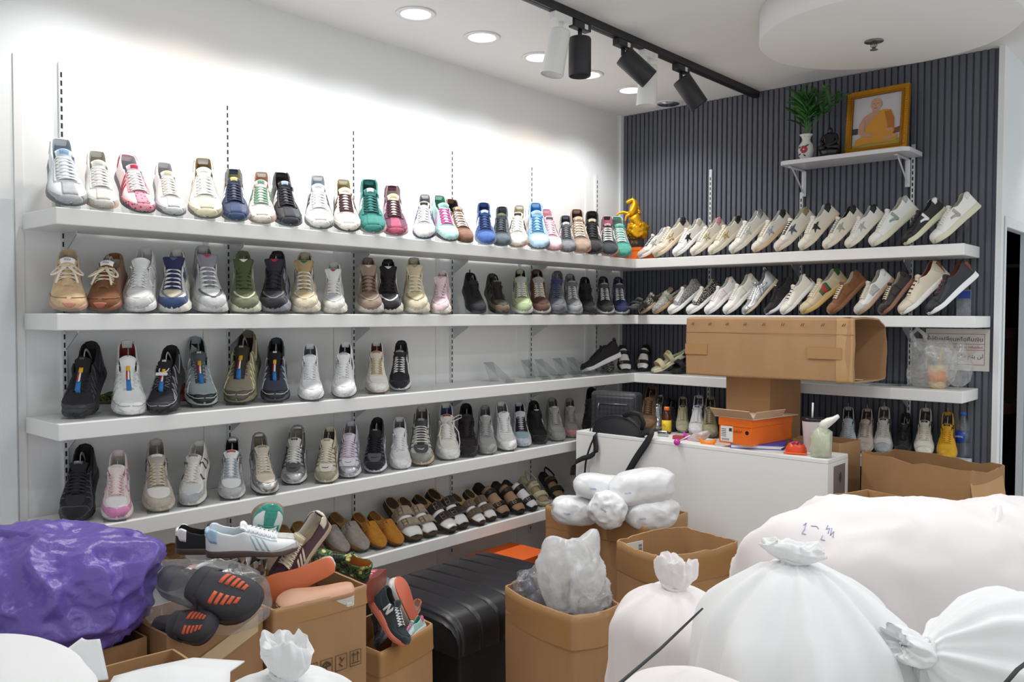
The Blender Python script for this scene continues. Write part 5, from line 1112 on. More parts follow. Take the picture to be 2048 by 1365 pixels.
# third shelf by the corner
row(2, 'L', -.35, .5, 'sandals in the corner of the third shelf', [
 ('mule', (1216, 745), (1212, 683), 'u=x:2A2228 s=231D20 i=2A2226 n=2A2226', 'dark patterned slipper standing in the corner', {'name': 'slipper', 'cat': 'slipper', 'pitch': .75}),
 ('buckled', (1250, 745), (1246, 690), 'u=1E191B s=1B1718 i=k:242022 o=171415 b=v:C9BE9A j=f:EDECEA', 'black buckled corner sandal on a white form, left one', {'pitch': .75}),
 ('buckled', (1283, 743), (1291, 690), 'u=1E191B s=1B1718 i=k:242022 o=171415 b=v:C9BE9A j=f:EDECEA', 'black buckled corner sandal on a white form, right one', {'pitch': .75}),
], cat='sandal', name='sandal', hi=1.2, lo=.75)
row(2, 'B', YB, .5, 'sandals in the corner of the third shelf', [
 ('slide', (1306, 746), (1364, 686), 'u=CDC39C s=D6CFB2 i=C0BA96 o=C6BFA0', 'cream two-strap slide sandal beside the long carton'),
 ('slide', (1345, 747), (1400, 688), 'u=211C1F s=1E1A1C i=282326 o=191618', 'black two-strap slide sandal half behind the long carton'),
], cat='sandal', name='sandal', hi=1.2, lo=.75)
# ------------------------------------------------------------------ cartons
CARD = M('AE865E', .75, 0, 'card', 'cardboard'); CARD2 = M('B68D62', .75, 0, 'card', 'cardboard_light'); CARD3 = M('A47C53', .75, 0, 'card', 'cardboard_dark')
TAPE = M('AE8558', .25, 0, 'plain', 'brown_tape'); PRINT = M('4A3A2C', .8)
def perim(quad, r, bulge, ne=10, na=6):
    """rounded outline of a carton, counter-clockwise; quad: 4 xy corners"""
    pts = []; n = len(quad); q = [Vector((p[0], p[1])) for p in quad]
    area = sum(q[i].x*q[(i+1) % n].y-q[(i+1) % n].x*q[i].y for i in range(n))
    if area < 0: q.reverse()
    for i in range(n):
        a, b, c = q[i-1], q[i], q[(i+1) % n]
        u = (a-b).normalized(); v = (c-b).normalized(); p0 = b+u*r; p1 = b+v*r
        for k in range(na+1):
            t = k/na; pts.append((p0*(1-t)**2+b*2*t*(1-t)+p1*t*t))
        e0, e1 = p1, c+(b-c).normalized()*r; nn = Vector((v.y, -v.x))
        for k in range(1, ne):
            t = k/ne; pts.append(e0.lerp(e1, t)+nn*bulge*math.sin(PI*t))
    return pts
def ring_off(pts, d):
    out = []; n = len(pts)
    for i in range(n):
        t = (pts[(i+1) % n]-pts[i-1]).normalized(); out.append(pts[i]+Vector((t.y, -t.x))*d)
    return out
def wall_band(pts, z0, z1, thick, rows=10, jag=0, seed=0, warp=.004):
    """upright band of board along an outline (double skin, closed at the rim)"""
    n = len(pts); ins = ring_off(pts, -thick); V, Fc = [], []
    def zz(i, f):
        p = pts[i]; top = z1+(jag*noise.noise(Vector((p.x*9+seed, p.y*9, 1.3)))+.5*jag*noise.noise(Vector((p.x*37+seed, p.y*37, 4.1)))); return z0+(top-z0)*f
    for src in (pts, ins):
        for k in range(rows+1):
            f = k/rows
            for i in range(n):
                w = warp*noise.noise(Vector((src[i].x*4+seed, src[i].y*4, f*2)))
                d = (src[i]-src[(i+1) % n]).normalized(); nn = Vector((-d.y, d.x))
                V.append(Vector((src[i].x+nn.x*w, src[i].y+nn.y*w, zz(i, f))))
    o = n*(rows+1)
    for k in range(rows):
        for i in range(n):
            j = (i+1) % n; Fc.append((k*n+i, k*n+j, (k+1)*n+j, (k+1)*n+i)); Fc.append((o+k*n+j, o+k*n+i, o+(k+1)*n+i, o+(k+1)*n+j))
    for i in range(n):
        j = (i+1) % n; Fc.append((rows*n+i, rows*n+j, o+rows*n+j, o+rows*n+i))
    return V, Fc
def carton(label, quad, z0, z1, mat=CARD, r=.012, bulge=.0, jag=.004, tape=None, seed=1, top=False, thick=.006, warp=.004, parent_z=None):
    cx = sum(p[0] for p in quad)/4; cy = sum(p[1] for p in quad)/4
    pts = [p-Vector((cx, cy)) for p in perim(quad, r, bulge)]
    t = thing('carton', label, 'cardboard box', (cx, cy, z0))
    V, Fc = wall_band(pts, .004, z1-z0, thick, 12, jag, seed, warp)
    obj('walls', mk(V, Fc, False), mat, t)
    n = len(pts); ins = ring_off(pts, -thick*.5)
    obj('bottom', mk([(p.x, p.y, 0) for p in ins]+[(p.x, p.y, .006) for p in ins], [tuple(reversed(range(n))), tuple(range(n, 2*n))]+[(i, (i+1) % n, n+(i+1) % n, n+i) for i in range(n)], False), mat, t)
    if top: obj('top_panel', mk([(p.x, p.y, z1-z0-.004) for p in pts]+[(p.x, p.y, z1-z0+.003) for p in pts], [tuple(reversed(range(n))), tuple(range(n, 2*n))]+[(i, (i+1) % n, n+(i+1) % n, n+i) for i in range(n)], False), mat, t)
    if tape:
        for (a, b) in tape:
            V, Fc = wall_band(ring_off(pts, .0022), z1-z0-a, z1-z0-b, .0012, 4, 0 if b > .01 else jag, seed, warp)
            obj('packing_tape', mk(V, Fc), TAPE, t)
    return t, pts
def q4(z, *px): return [tuple(at(a, b, 'z', z).xy) for a, b in px]
def flap(parent, A, B, out, drop, mat, ln=.12, sag=.03):
    """hinged flap from rim points A-B (local), leaning outwards"""
    A, B, out = Vector(A), Vector(B), Vector(out); g = Geo()
    def f(i, j):
        p = A.lerp(B, i/6); u = j/4; return p+out*(ln*u)+Vector((0, 0, drop*u-sag*u*u))
    a, fa = grid(f, 6, 4); n = len(a); u = out.cross(B-A).normalized()*.004
    g.add(a+[p-u for p in a], fa+[tuple(n+k for k in reversed(x)) for x in fa]+[(j*5+0, (j+1)*5+0, n+(j+1)*5, n+j*5) for j in range(6)]+[((j+1)*5+4, j*5+4, n+j*5+4, n+(j+1)*5+4) for j in range(6)]
          +[(j+1, j, n+j, n+j+1) for j in range(4)]+[(30+j, 30+j+1, n+30+j+1, n+30+j) for j in range(4)])
    return obj('flap', g.mesh(False), mat, parent)
def lerp2(a, b, t): return (a[0]+(b[0]-a[0])*t, a[1]+(b[1]-a[1])*t)
# tall carton of wrapped white shoes next to the counter
qa = [(-2.53, 3.07), (-1.97, 3.07), (-1.955, 3.40), (-2.51, 3.40)]
carton('large open carton of plastic-wrapped white shoes in front of the counter', qa, 0, .60, CARD, .014, .006, .006, [(.10, .0)], 2)
qb = [(-1.891, 2.713), (-1.614, 2.634), (-1.504, 3.020), (-1.80, 3.10)]
tb, _ = carton('empty open carton with a torn front corner and paper label inside', qb, 0, .62, CARD2, .045, .012, .010, [(.11, .0)], 5)
lb = thing('shipping_label', 'white barcode label inside the empty torn carton', 'label', (0, 0, 0))
def wall_label(parent, A, B, z0, z1, off, paper, marks):
    """paper rectangle on an upright wall from A to B (world xy)"""
    A, B = Vector((A[0], A[1], 0)), Vector((B[0], B[1], 0)); d = (B-A); L = d.length; d.normalize(); n = Vector((-d.y, d.x, 0))*off
    def P(u, v, e=1): p = A+d*(u*L)+n*e; p.z = z0+(z1-z0)*v; return p
    def quad(u0, u1, v0, v1, e): return [P(u0, v0, e), P(u1, v0, e), P(u1, v1, e), P(u0, v1, e)]
    g = Geo(); a = quad(0, 1, 0, 1, 1)+quad(0, 1, 0, 1, .2); g.add(a, [(0, 1, 2, 3), (7, 6, 5, 4), (0, 4, 5, 1), (1, 5, 6, 2), (2, 6, 7, 3), (3, 7, 4, 0)])
    obj('paper', g.mesh(False), paper, parent)
    g = Geo()
    for m in marks: g.add(quad(*m, 1.25), [(0, 1, 2, 3)])
    obj('print', g.mesh(False), M('3A3A3C', .7), parent)
bars = [(.80+0*k, .95, .05+.028*k, .05+.028*k+.010+.008*(k % 3 == 0)) for k in range(32)]
txt = [(.55, .62, .1+.03*k, .12+.03*k) for k in range(14)]+[(.32, .42, .15+.04*k, .18+.04*k) for k in range(8)]+[(.1, .22, .3+.06*k, .34+.06*k) for k in range(5)]
A_, B_ = lerp2(qb[0], qb[3], .06), lerp2(qb[0], qb[3], .36)
A_ = (A_[0]+.013, A_[1]); B_ = (B_[0]+.013, B_[1])
wall_label(lb, A_, B_, .42, .60, -.003, M('E9E9E6', .6), bars+txt)
g = Geo(); 
for k in range(14):
    z = .61-.022*k; c = Vector((-1.614, 2.634, z)); g.tube([c+Vector((.004*noise.noise(Vector((k*.7, 0, 0)))-.004, .012+.004*noise.noise(Vector((k*.9, 3, 0))), 0)), c+Vector((.006*noise.noise(Vector((k*.5, 5, 0)))-.004, .012, -.024))], .0045+.003*abs(noise.noise(Vector((k*.8, 9, 0)))), 6)
obj('torn_edge', g.mesh(), M('CDB590', .9), tb).location = -tb.location
qc = [(-1.976, 2.17), (-1.609, 2.094), (-1.565, 2.30), (-1.945, 2.40)]
carton('open carton full of shoes in clear plastic bags, beside the black bench', qc, 0, .55, CARD, .03, .02, .005, [(.11, .0)], 8)
qe = [(-1.935, 1.226), (-1.913, 1.523), (-2.19, 1.545), (-2.21, 1.245)]
te, _ = carton('carton with printed handling symbols heaped with loose shoes', qe, 0, .72, CARD, .01, .004, .004, [(.05, .0)], 11)
qd = [(-2.03, 1.665), (-2.085, 1.945), (-2.33, 1.965), (-2.28, 1.685)]
carton('small carton of jumbled colourful sneakers next to the black bench', qd, 0, .45, CARD2, .02, .006, .004, [(.08, .0)], 14)
qf = [(-1.970, .957), (-1.964, 1.219), (-2.20, 1.222), (-2.20, .957)]
tf, _ = carton('open carton with bagged dark slippers right of the purple bag', qf, 0, .72, CARD, .008, .003, .003, None, 17)
g = Geo()
def f_(i, j): return Vector((-1.9665, .98+.22*i/8, .575+.045*j/2+.09*i/8))
a, fa = grid(f_, 8, 2); g.add([p+Vector((.0045, 0, 0)) for p in a], [x[::-1] for x in fa]); g.add([p+Vector((.002, 0, 0)) for p in a], fa)
obj('clear_tape', g.mesh(), M('D8C09A', .12), tf).location = -tf.location
qg = [(-2.045, .64), (-2.045, .948), (-2.40, .948), (-2.40, .64)]
carton('low carton under the purple plastic bag', qg, 0, .70, CARD3, .008, .002, .003, None, 19)
qh = [(-1.886, .932), (-1.65, .917), (-1.66, .67), (-1.905, .67)]
carton('open carton in the lower left corner behind the white sacks', qh, 0, .72, CARD2, .008, .002, .003, None, 23)
# printed handling symbols on the heaped carton's front
def symbols(parent):
    g = Geo(); A, B = Vector(qe[0]), Vector(qe[1]); d = (B-A).normalized()
    def pt(y, z): p = A+d*(y-1.226)+Vector((d.y, -d.x))*.0085; return Vector((p.x, p.y, z))
    def line(pts, w=.0016): g.tube([pt(*p) for p in pts], w, 4, flat=.25, up=(1, 0, 0))
    for k in range(4):
        y0 = 1.318+.047*k; z0, z1 = .505+.012*(k-3)*0, .548
        line([(y0, z0), (y0+.036, z0), (y0+.036, z1), (y0, z1), (y0, z0)], .0013)
        c = y0+.018
        if k == 3:
            for s in (-.007, .007): line([(c+s, z0+.012), (c+s, z1-.006)]); line([(c+s-.005, z1-.014), (c+s, z1-.005), (c+s+.005, z1-.014)])
            line([(c-.013, z0+.008), (c+.013, z0+.008)])
        elif k == 1:
            line([(c, z0+.006), (c, z0+.03)]); line([(c-.014, z0+.022), (c-.008, z0+.031), (c, z0+.035), (c+.008, z0+.031), (c+.014, z0+.022)], .003); line([(c-.013, z0+.023), (c+.013, z0+.023)], .002)
        elif k == 2:
            line([(c-.004, z1-.006), (c+.003, z0+.024), (c-.006, z0+.018), (c+.004, z0+.008)], .002); line([(c+.003, z0+.024), (c+.01, z1-.01)], .0016)
        else:
            line([(c-.012, z0+.01), (c-.002, z0+.034), (c+.004, z0+.014), (c+.012, z0+.034)], .004)
    o = obj('printed_symbols', g.mesh(False), PRINT, parent); o.location = -parent.location
symbols(te)
# right-hand cartons
qj = [(-1.314, 3.75), (-.83, 3.56), (-.765, 3.80), (-1.25, 3.99)]
tj, _ = carton('big torn open carton below the yellow sneaker', qj, 0, .90, CARD3, .012, .004, .018, None, 29, warp=.007)
flap(tj, Vector((-.84, 3.575, .885))-tj.location, Vector((-.775, 3.785, .885))-tj.location, (.30, -.55, -.6), -.03, CARD2, .09, .02)
ql = [(-1.137, 3.33), (-.862, 3.23), (-.95, 2.99), (-1.22, 3.09)]
tl, _ = carton('small open carton in front of the big torn one', ql, 0, .83, CARD2, .006, .002, .003, None, 31)
qk = [(-1.62, 3.745), (-1.40, 3.745), (-1.375, 3.93), (-1.62, 3.95)]
tk, _ = carton('open carton squeezed between the counter and the torn carton', qk, 0, .935, CARD, .008, .002, .006, None, 37)
# stack that carries the long carton
carton('plain carton standing under the long open carton', [(-1.95, 3.735), (-1.725, 3.735), (-1.70, 4.03), (-1.95, 4.03)], 0, 1.205, CARD3, .006, .001, 0, None, 41, top=True)
# long carton lying on its side, open to the right
t = thing('carton', 'long brown carton lying on its side with its open end to the right', 'cardboard box', (-1.70, 3.82, 1.212))
L2 = .40; D2 = .20; Hh = .275
prof = []
c = [(-D2, 0), (D2, 0), (D2, Hh*.86), (D2*.5, Hh), (-D2, Hh)]
vs = []
pts = perim(c, .012, .003, 8, 4)
V, Fc = wall_band(pts, -L2, L2, .006, 12, .006, 3, .004)
M_ = Matrix(((0, 0, 1), (1, 0, 0), (0, 1, 0)))
obj('walls', mk([M_ @ v for v in V], Fc, False), CARD, t)
n = len(pts); obj('end_panel', mk([M_ @ Vector((p.x, p.y, -L2+.004)) for p in pts]+[M_ @ Vector((p.x, p.y, -L2+.01)) for p in pts], [tuple(reversed(range(n))), tuple(range(n, 2*n))], False), CARD, t)
V, Fc = wall_band(ring_off(pts, .0015), L2-.075, L2-.004, .001, 4, .004, 3, .004)
obj('clear_tape', mk([M_ @ v for v in V], Fc), M('BE9768', .12), t)
obj('packing_tape', box(-L2-.002, -L2+.115, -D2-.009, -D2-.0045, .10, .15), TAPE, t); obj('packing_tape', box(L2-.2, L2-.05, -D2-.009, -D2-.0045, .10, .15), TAPE, t)
g = Geo()
for k in range(9):
    x = -L2+.03+k*.09
    for d in (0, .008): g.tube([(x+d, -D2-.0065, Hh-.034), (x+d+.007, -D2-.0065, Hh-.022)], .0013, 4)
obj('staple_marks', g.mesh(), M('5A3E24', .6), t)
obj('crease_line', box(-L2, L2, -D2-.0058, -D2-.005, Hh-.07, Hh-.0685), M('8A6238', .8), t)
wl = thing('paper_label', 'white paper label inside the open end of the long carton', 'label', (-1.36, 3.74, 1.2205), data=box(-.05, .05, -.02, .02, 0, .001), mat=M('E4E2DE', .6))
# ------------------------------------------------------------------ counter
cy0, cy1 = 3.481, 3.705
ct = thing('counter', 'white shop counter covered with bags and boxes', 'counter', (-2.0, cy0, 0))
CW = M('EFEFED', .4, 0, 'plain', 'counter_white')
obj('front_panel', box(-2.66+2.0, -1.35+2.0, 0, .018, 0, .882), CW, ct)
obj('end_panel', box(-1.368+2, -1.35+2, .0185, cy1-cy0, 0, .882), CW, ct); obj('end_panel', box(-2.66+2, -2.642+2, .0185, cy1-cy0, 0, .882), CW, ct)
obj('worktop', box(-2.66+2, -1.35+2, 0, cy1-cy0, .8825, .90, .002), CW, ct)
st = thing('payment_sign', 'grey contactless payment sticker on the end of the white counter', 'sign', (-1.3495, 3.592, .79))
obj('plate', box(0, .002, -.05, .075, -.21, .075, .001), M('77726F', .35), st)
g = Geo()
for r in (.012, .022, .032): g.tube([(.0026, -.005+.02*0+r*math.cos(a)-.0, .02+r*math.sin(a)) for a in [(-.8+1.6*k/8) for k in range(9)]], .0022, 5, flat=.4)
obj('contactless_waves', g.mesh(), M('2A292B', .5), st)
def disc(r, n=28): return mk([(0, r*math.cos(2*PI*i/n), r*math.sin(2*PI*i/n)) for i in range(n)]+[(.0008, r*math.cos(2*PI*i/n), r*math.sin(2*PI*i/n)) for i in range(n)], [tuple(reversed(range(n))), tuple(range(n, 2*n))]+[(i, (i+1) % n, n+(i+1) % n, n+i) for i in range(n)], False)
obj('circle', disc(.032), M('D8322A', .5), st, 'red circle').location = (.0022, -.008, -.135); obj('circle', disc(.032), M('F0982C', .5), st, 'orange circle').location = (.0031, .030, -.135)
# ------------------------------------------------------------------ bench and things under the lowest shelf
BL = M('1D1C22', .38, 0, 'leather', 'black_leather')
bt = thing('bench', 'black padded leather bench with stitched seams below the lowest shelf', 'bench', (-2.62, 2.05, 0))
prof = [(0, .30), (0, .40), (.008, .43), (.03, .443), (.10, .447), (.25, .449), (.40, .447), (.47, .440), (.515, .42), (.54, .39), (.548, .35), (.545, .30)]
ny = 120; Ly = .69
def bf(i, j):
    x, z = prof[j]; y = Ly*i/ny; s = min(abs(((y+.03) % .098)-.049), .049)
    d = .007*math.exp(-(s/.005)**2); e = min(1, min(y, Ly-y)/.03); e = math.sqrt(max(0, 1-(1-e)**2))
    cx = .27; x2 = cx+(x-cx)*(1-.03*(1-e)); zz = .30+(z-.30)*(.75+.25*e)
    return Vector((x2-d*(1 if x > .5 else 0), y, zz-(d if z > .41 else 0)))
a, fa = grid(bf, ny, len(prof)-1); o1 = list(range(0, len(prof))); m = len(prof)
fa += [tuple(range(m)), tuple(ny*m+k for k in reversed(range(m)))]
obj('seat_cushion', mk(a, fa), BL, bt); obj('base', box(.02, .53, .02, Ly-.02, .03, .31, .01), M('141317', .6), bt)
for x in (.05, .5):
    for y in (.05, Ly-.05): obj('foot', box(x-.02, x+.02, y-.02, y+.02, 0, .03), M('101012', .5), bt)
thing('round_stool', 'round black cushion stool left of the black bench', 'stool', (-2.60, 1.83, 0), data=lathe([(.10, 0), (.11, .02), (.12, .30), (.16, .33), (.175, .37), (.165, .42), (.12, .445), (.02, .452)], 40), mat=M('121114', .7, 0, 'suede'))
OR = M('E0641E', .55, 0, 'plain', 'orange_board')
def shoebox(label, x0, x1, y0, y1, z0, h, m, lid=.035, cat='shoe box'):
    t = thing('shoe_box', label, cat, ((x0+x1)/2, (y0+y1)/2, z0)); w, d = (x1-x0)/2, (y1-y0)/2
    obj('body', box(-w, w, -d, d, 0, h-lid, .002), m, t); obj('lid', box(-w-.003, w+.003, -d-.003, d+.003, h-lid, h, .002), m, t); return t
shoebox('orange shoe box on the floor behind the black bench', -2.78, -2.56, 2.80, 3.12, 0, .13, OR); shoebox('second orange shoe box stacked behind the black bench', -2.79, -2.56, 2.79, 3.11, .131, .12, OR)
shoebox('uppermost orange shoe box stacked behind the black bench', -2.785, -2.545, 2.80, 3.12, .252, .115, OR)
# ------------------------------------------------------------------ sacks, plastic bags, loose shoes
def ridged(p, f, seed): 
    return 1-2*abs(noise.noise(Vector((p.x*f+seed, p.y*f-seed, p.z*f+seed*.5))))
def blob_mesh(rad, amp=.04, freq=4, seed=0, sub=5, sq=2.4, spikes=(), flatb=None, crease=.5, fine=.3):
    """soft crumpled body; spikes: (direction, gain, sharpness)"""
    bm = bmesh.new(); bmesh.ops.create_icosphere(bm, subdivisions=sub, radius=1); R = Vector(rad); mx = max(rad)
    for v in bm.verts:
        d = v.co.normalized(); s = (abs(d.x)**sq+abs(d.y)**sq+abs(d.z)**sq)**(-1/sq); p = Vector((d.x*R.x, d.y*R.y, d.z*R.z))*s
        g = 0
        for sd, gain, sh in spikes: 
            c = max(0, d.dot(Vector(sd).normalized())); g += gain*c**sh
        q = p/mx
        n = crease*ridged(q, freq, seed)+(1-crease)*noise.noise(q*freq*.8+Vector((seed, 2, 1)))+fine*ridged(q, freq*2.7, seed+5)*.6
        k = 1+g+amp/mx*n*1.0
        p = p*k
        if flatb is not None and p.z < -R.z*flatb: p.z = -R.z*flatb+(p.z+R.z*flatb)*.1
        v.co = p
    me = bpy.data.meshes.new('soft'); bm.to_mesh(me); bm.free(); me.polygons.foreach_set('use_smooth', [True]*len(me.polygons)); return me
CL1 = M('F1F1F1', .85, 0, 'cloth', 'white_cloth'); CL2 = M('F0E9E8', .85, 0, 'cloth', 'pinkish_cloth')
def frame(lat, ax, z=0):
    """floor point from distance along and across the view direction (the shop's diagonal)"""
    f = Vector((FW.x, FW.y, 0)).normalized(); r = Vector((f.y, -f.x, 0)); return f*ax+r*lat+Vector((0, 0, z))
FD = Vector((FW.x, FW.y, 0)).normalized(); RD = Vector((FD.y, -FD.x, 0))
def sack(label, base, h, rx, ry, mat, seed=0, fold=.05, neck=.035, tuft=.09, tilt=(0, 0), shoulder=.72, tuft_w=.07, tie=True, nfold=11, rot=0):
    n, m = 96, 40; VS, FS = [], []
    def rad(f):   # 0 bottom .. 1 neck
        if f < .06: return .86+.14*(f/.06)**.5
        if f < shoulder: return 1+.03*math.sin(PI*(f-.06)/(shoulder-.06))
        q = (f-shoulder)/(1-shoulder); return (1-q**2.6)*(1-neck/rx)+neck/rx if q < 1 else neck/rx
    for k in range(m+1):
        f = k/m; ff = shoulder*(f/.55) if f < .55 else shoulder+(1-shoulder)*(1-(1-(f-.55)/.45)**1.35)
        for i in range(n):
            a = 2*PI*i/n; R = rad(ff); q = max(0, (ff-shoulder*.35)/(1-shoulder*.35))
            fo = fold*q**1.2*(math.cos(nfold*a+seed+1.5*noise.noise(Vector((math.cos(a)*2, math.sin(a)*2, seed))))+.5*math.cos((nfold*2-3)*a-seed*2))
            p = Vector((math.cos(a), math.sin(a), 0)); sq = (abs(p.x)**3+abs(p.y)**3)**(-1/3)
            sq = 1+(sq-1)*(1-q)
            x, y = p.x*rx*R*sq*(1+fo), p.y*ry*R*sq*(1+fo)
            if ff > .98 and tuft: x, y = p.x*neck*(1+fo), p.y*neck*(1+fo)
            z = h*ff
            w = .055*noise.noise(Vector((x*4+seed, y*4, z*3)))+.030*ridged(Vector((x, y, z*.35)), 4.5, seed)+.010*ridged(Vector((x, y, z*.5)), 11, seed)
            e = min(1, (1-ff)*6)
            VS.append(Vector((x*(1+w*e/max(rx, .1)*.9), y*(1+w*e/max(ry, .1)*.9), z+w*.3*e*(1 if ff > .5 else 0))))
    for k in range(m):
        for i in range(n):
            j = (i+1) % n; FS.append((k*n+i, k*n+j, (k+1)*n+j, (k+1)*n+i))
    FS.append(tuple(reversed(range(n)))); FS.append(tuple(m*n+i for i in range(n)))
    t = thing('sack', label, 'sack', base); t.rotation_euler = (tilt[0], tilt[1], rot)
    obj('body', mk(VS, FS), mat, t)
    if tuft:
        TV, TF = [], []; mt = 16
        for k in range(mt+1):
            f = k/mt
            for i in range(n):
                a = 2*PI*i/n; r = neck*.85+(tuft_w-neck*.85)*math.sin(PI*min(1, .12+.62*f))**1.3
                u = Vector((math.cos(a), math.sin(a), f*1.6+seed))
                ru = 1+(.16*math.cos(5*a+seed)+.10*math.cos(11*a-seed*2))*f+.17*f*ridged(u, 1.8, seed)+.05*f*ridged(u, 4, seed)
                TV.append(Vector((r*ru*math.cos(a), r*ru*math.sin(a), h-.012+tuft*f*(1+.30*noise.noise(u*1.7))+.006*f*ridged(u, 2.5, seed+2))))
        for k in range(mt):
            for i in range(n):
                j = (i+1) % n; TF.append((k*n+i, k*n+j, (k+1)*n+j, (k+1)*n+i))
        o = len(TV); TV += [Vector((v.x*.82, v.y*.82, v.z-.006)) for v in TV]; TF += [tuple(o+q for q in reversed(fc)) for fc in TF]
        TF = TF[:len(TF)//2]; TV = TV[:o]; rim = TV[mt*n:(mt+1)*n]; ni = 7; cz = h-.012+tuft*.75
        for q in range(1, ni+1):
            e = 1-q/ni
            for i in range(n):
                v = rim[i]; u = Vector((v.x*30, v.y*30, q*.5+seed)); TV.append(Vector((v.x*e, v.y*e, cz+(v.z-cz)*e-.25*tuft*math.sin(PI*e)+.22*tuft*ridged(u, 1.2, seed)*math.sin(PI*min(1, e+.15)))))
            b0 = mt*n if q == 1 else o+(q-2)*n
            for i in range(n):
                j = (i+1) % n; TF.append((b0+i, b0+j, o+(q-1)*n+j, o+(q-1)*n+i))
        TV = [Vector((v.x*1.15, v.y*.62, v.z)) for v in TV]
        obj('tied_top', mk(TV, TF), mat, t)
    else: tie = False
    if tie:
        g = Geo(); g.tube([(neck*1.12*math.cos(2*PI*i/20), neck*1.12*math.sin(2*PI*i/20), h-.006+.003*math.sin(4*PI*i/20)) for i in range(20)], .004, 6, closed=True); obj('tie', g.mesh(), M('E4E4E2', .6), t)
    return t
# big bale behind, central white sack, small sack to its left, sacks along the lower edge
c = frame(1.27, 2.38, 0)
bale = thing('sack', 'long pinkish white sack lying across the right foreground', 'sack', c)
bale.rotation_euler = (0, 0, math.atan2(RD.y, RD.x))
bm_ = blob_mesh((.60, .27, .47), .085, 2.7, 3, 6, 3.4, [((-.8, -.1, .62), .10, 10), ((1, -.2, .75), .16, 30), ((-1, 0, -.2), -.10, 3)], None, .45, .22)
bm_.transform(Matrix.Translation((0, 0, .475))); obj('body', bm_, CL2, bale)
g = Geo(); A0 = Vector((.46, -.10, .88)); e_ = [A0+Vector((-.08, -.04, -.03)), A0+Vector((.02, -.05, .02)), A0+Vector((.09, -.03, .10)), A0+Vector((.13, .0, .0)), A0+Vector((.12, .02, -.08))]
tip = [Vector((.36, -.16, .89)), Vector((.44, -.18, .90)), Vector((.51, -.15, .955)), Vector((.545, -.10, .98)), Vector((.56, -.02, .94)), Vector((.57, .08, .84))]
bot = [Vector((.34, -.12, .82)), Vector((.44, -.15, .80)), Vector((.52, -.14, .78)), Vector((.57, -.10, .76)), Vector((.59, -.02, .74)), Vector((.59, .08, .70))]
V = tip+[(a+b)/2+Vector((0, -.012, 0)) for a, b in zip(tip, bot)]+bot; o = len(V); V += [v+Vector((-.008, .012, -.004)) for v in V]
Fq = [(k*6+i, (k+1)*6+i, (k+1)*6+i+1, k*6+i+1) for k in range(2) for i in range(5)]; Fq += [tuple(o+q for q in reversed(f)) for f in Fq]+[(i, i+1, o+i+1, o+i) for i in range(5)]
V = [v+Vector((-.47, .03, .0)) for v in V]; obj('loose_corner', mk(V, Fq), CL2, bale)
from mathutils.bvhtree import BVHTree
bpy.context.view_layer.update()
MW = Matrix.Translation(bale.location) @ Matrix.Rotation(bale.rotation_euler.z, 4, 'Z'); MI = MW.inverted()
tree_ = BVHTree.FromPolygons([v.co for v in bm_.vertices], [p.vertices for p in bm_.polygons])
g = Geo()
for s_ in ([(1607, 1052), (1613, 1047), (1609, 1060), (1604, 1068), (1612, 1070)], [(1622, 1053), (1634, 1054), (1637, 1059)], [(1645, 1072), (1642, 1080), (1650, 1082)], [(1656, 1052), (1652, 1060), (1660, 1058), (1656, 1068)], [(1664, 1058), (1661, 1072), (1668, 1064), (1666, 1076)]):
    pts = []
    for px in s_:
        h_ = tree_.ray_cast(MI @ CAM, (MI.to_3x3() @ ray(*px)).normalized())
        if h_[0] is not None: pts.append(h_[0]+h_[1]*.0012)
    if len(pts) > 1: g.tube(pts, .0011, 5)
obj('pen_marks', g.mesh(), M('9AA6D6', .7), bale)
sack('big white knotted sack in the middle of the right foreground', frame(.605, 1.80), .985, .205, .22, CL1, 2, .10, .026, .036, (0, 0), .68, .055, nfold=9)
sack('small white knotted sack left of the big knotted one', frame(.386, 2.18), .812, .130, .14, CL2, 5, .07, .026, .075, (0, .05), .84, .045, nfold=8)
sk = sack('white sack lying at the lower right with its knot to the left', frame(.80, 1.66, .845), .55, .135, .16, CL1, 9, .09, .028, .07, (0, 0), .50, .048, nfold=10)
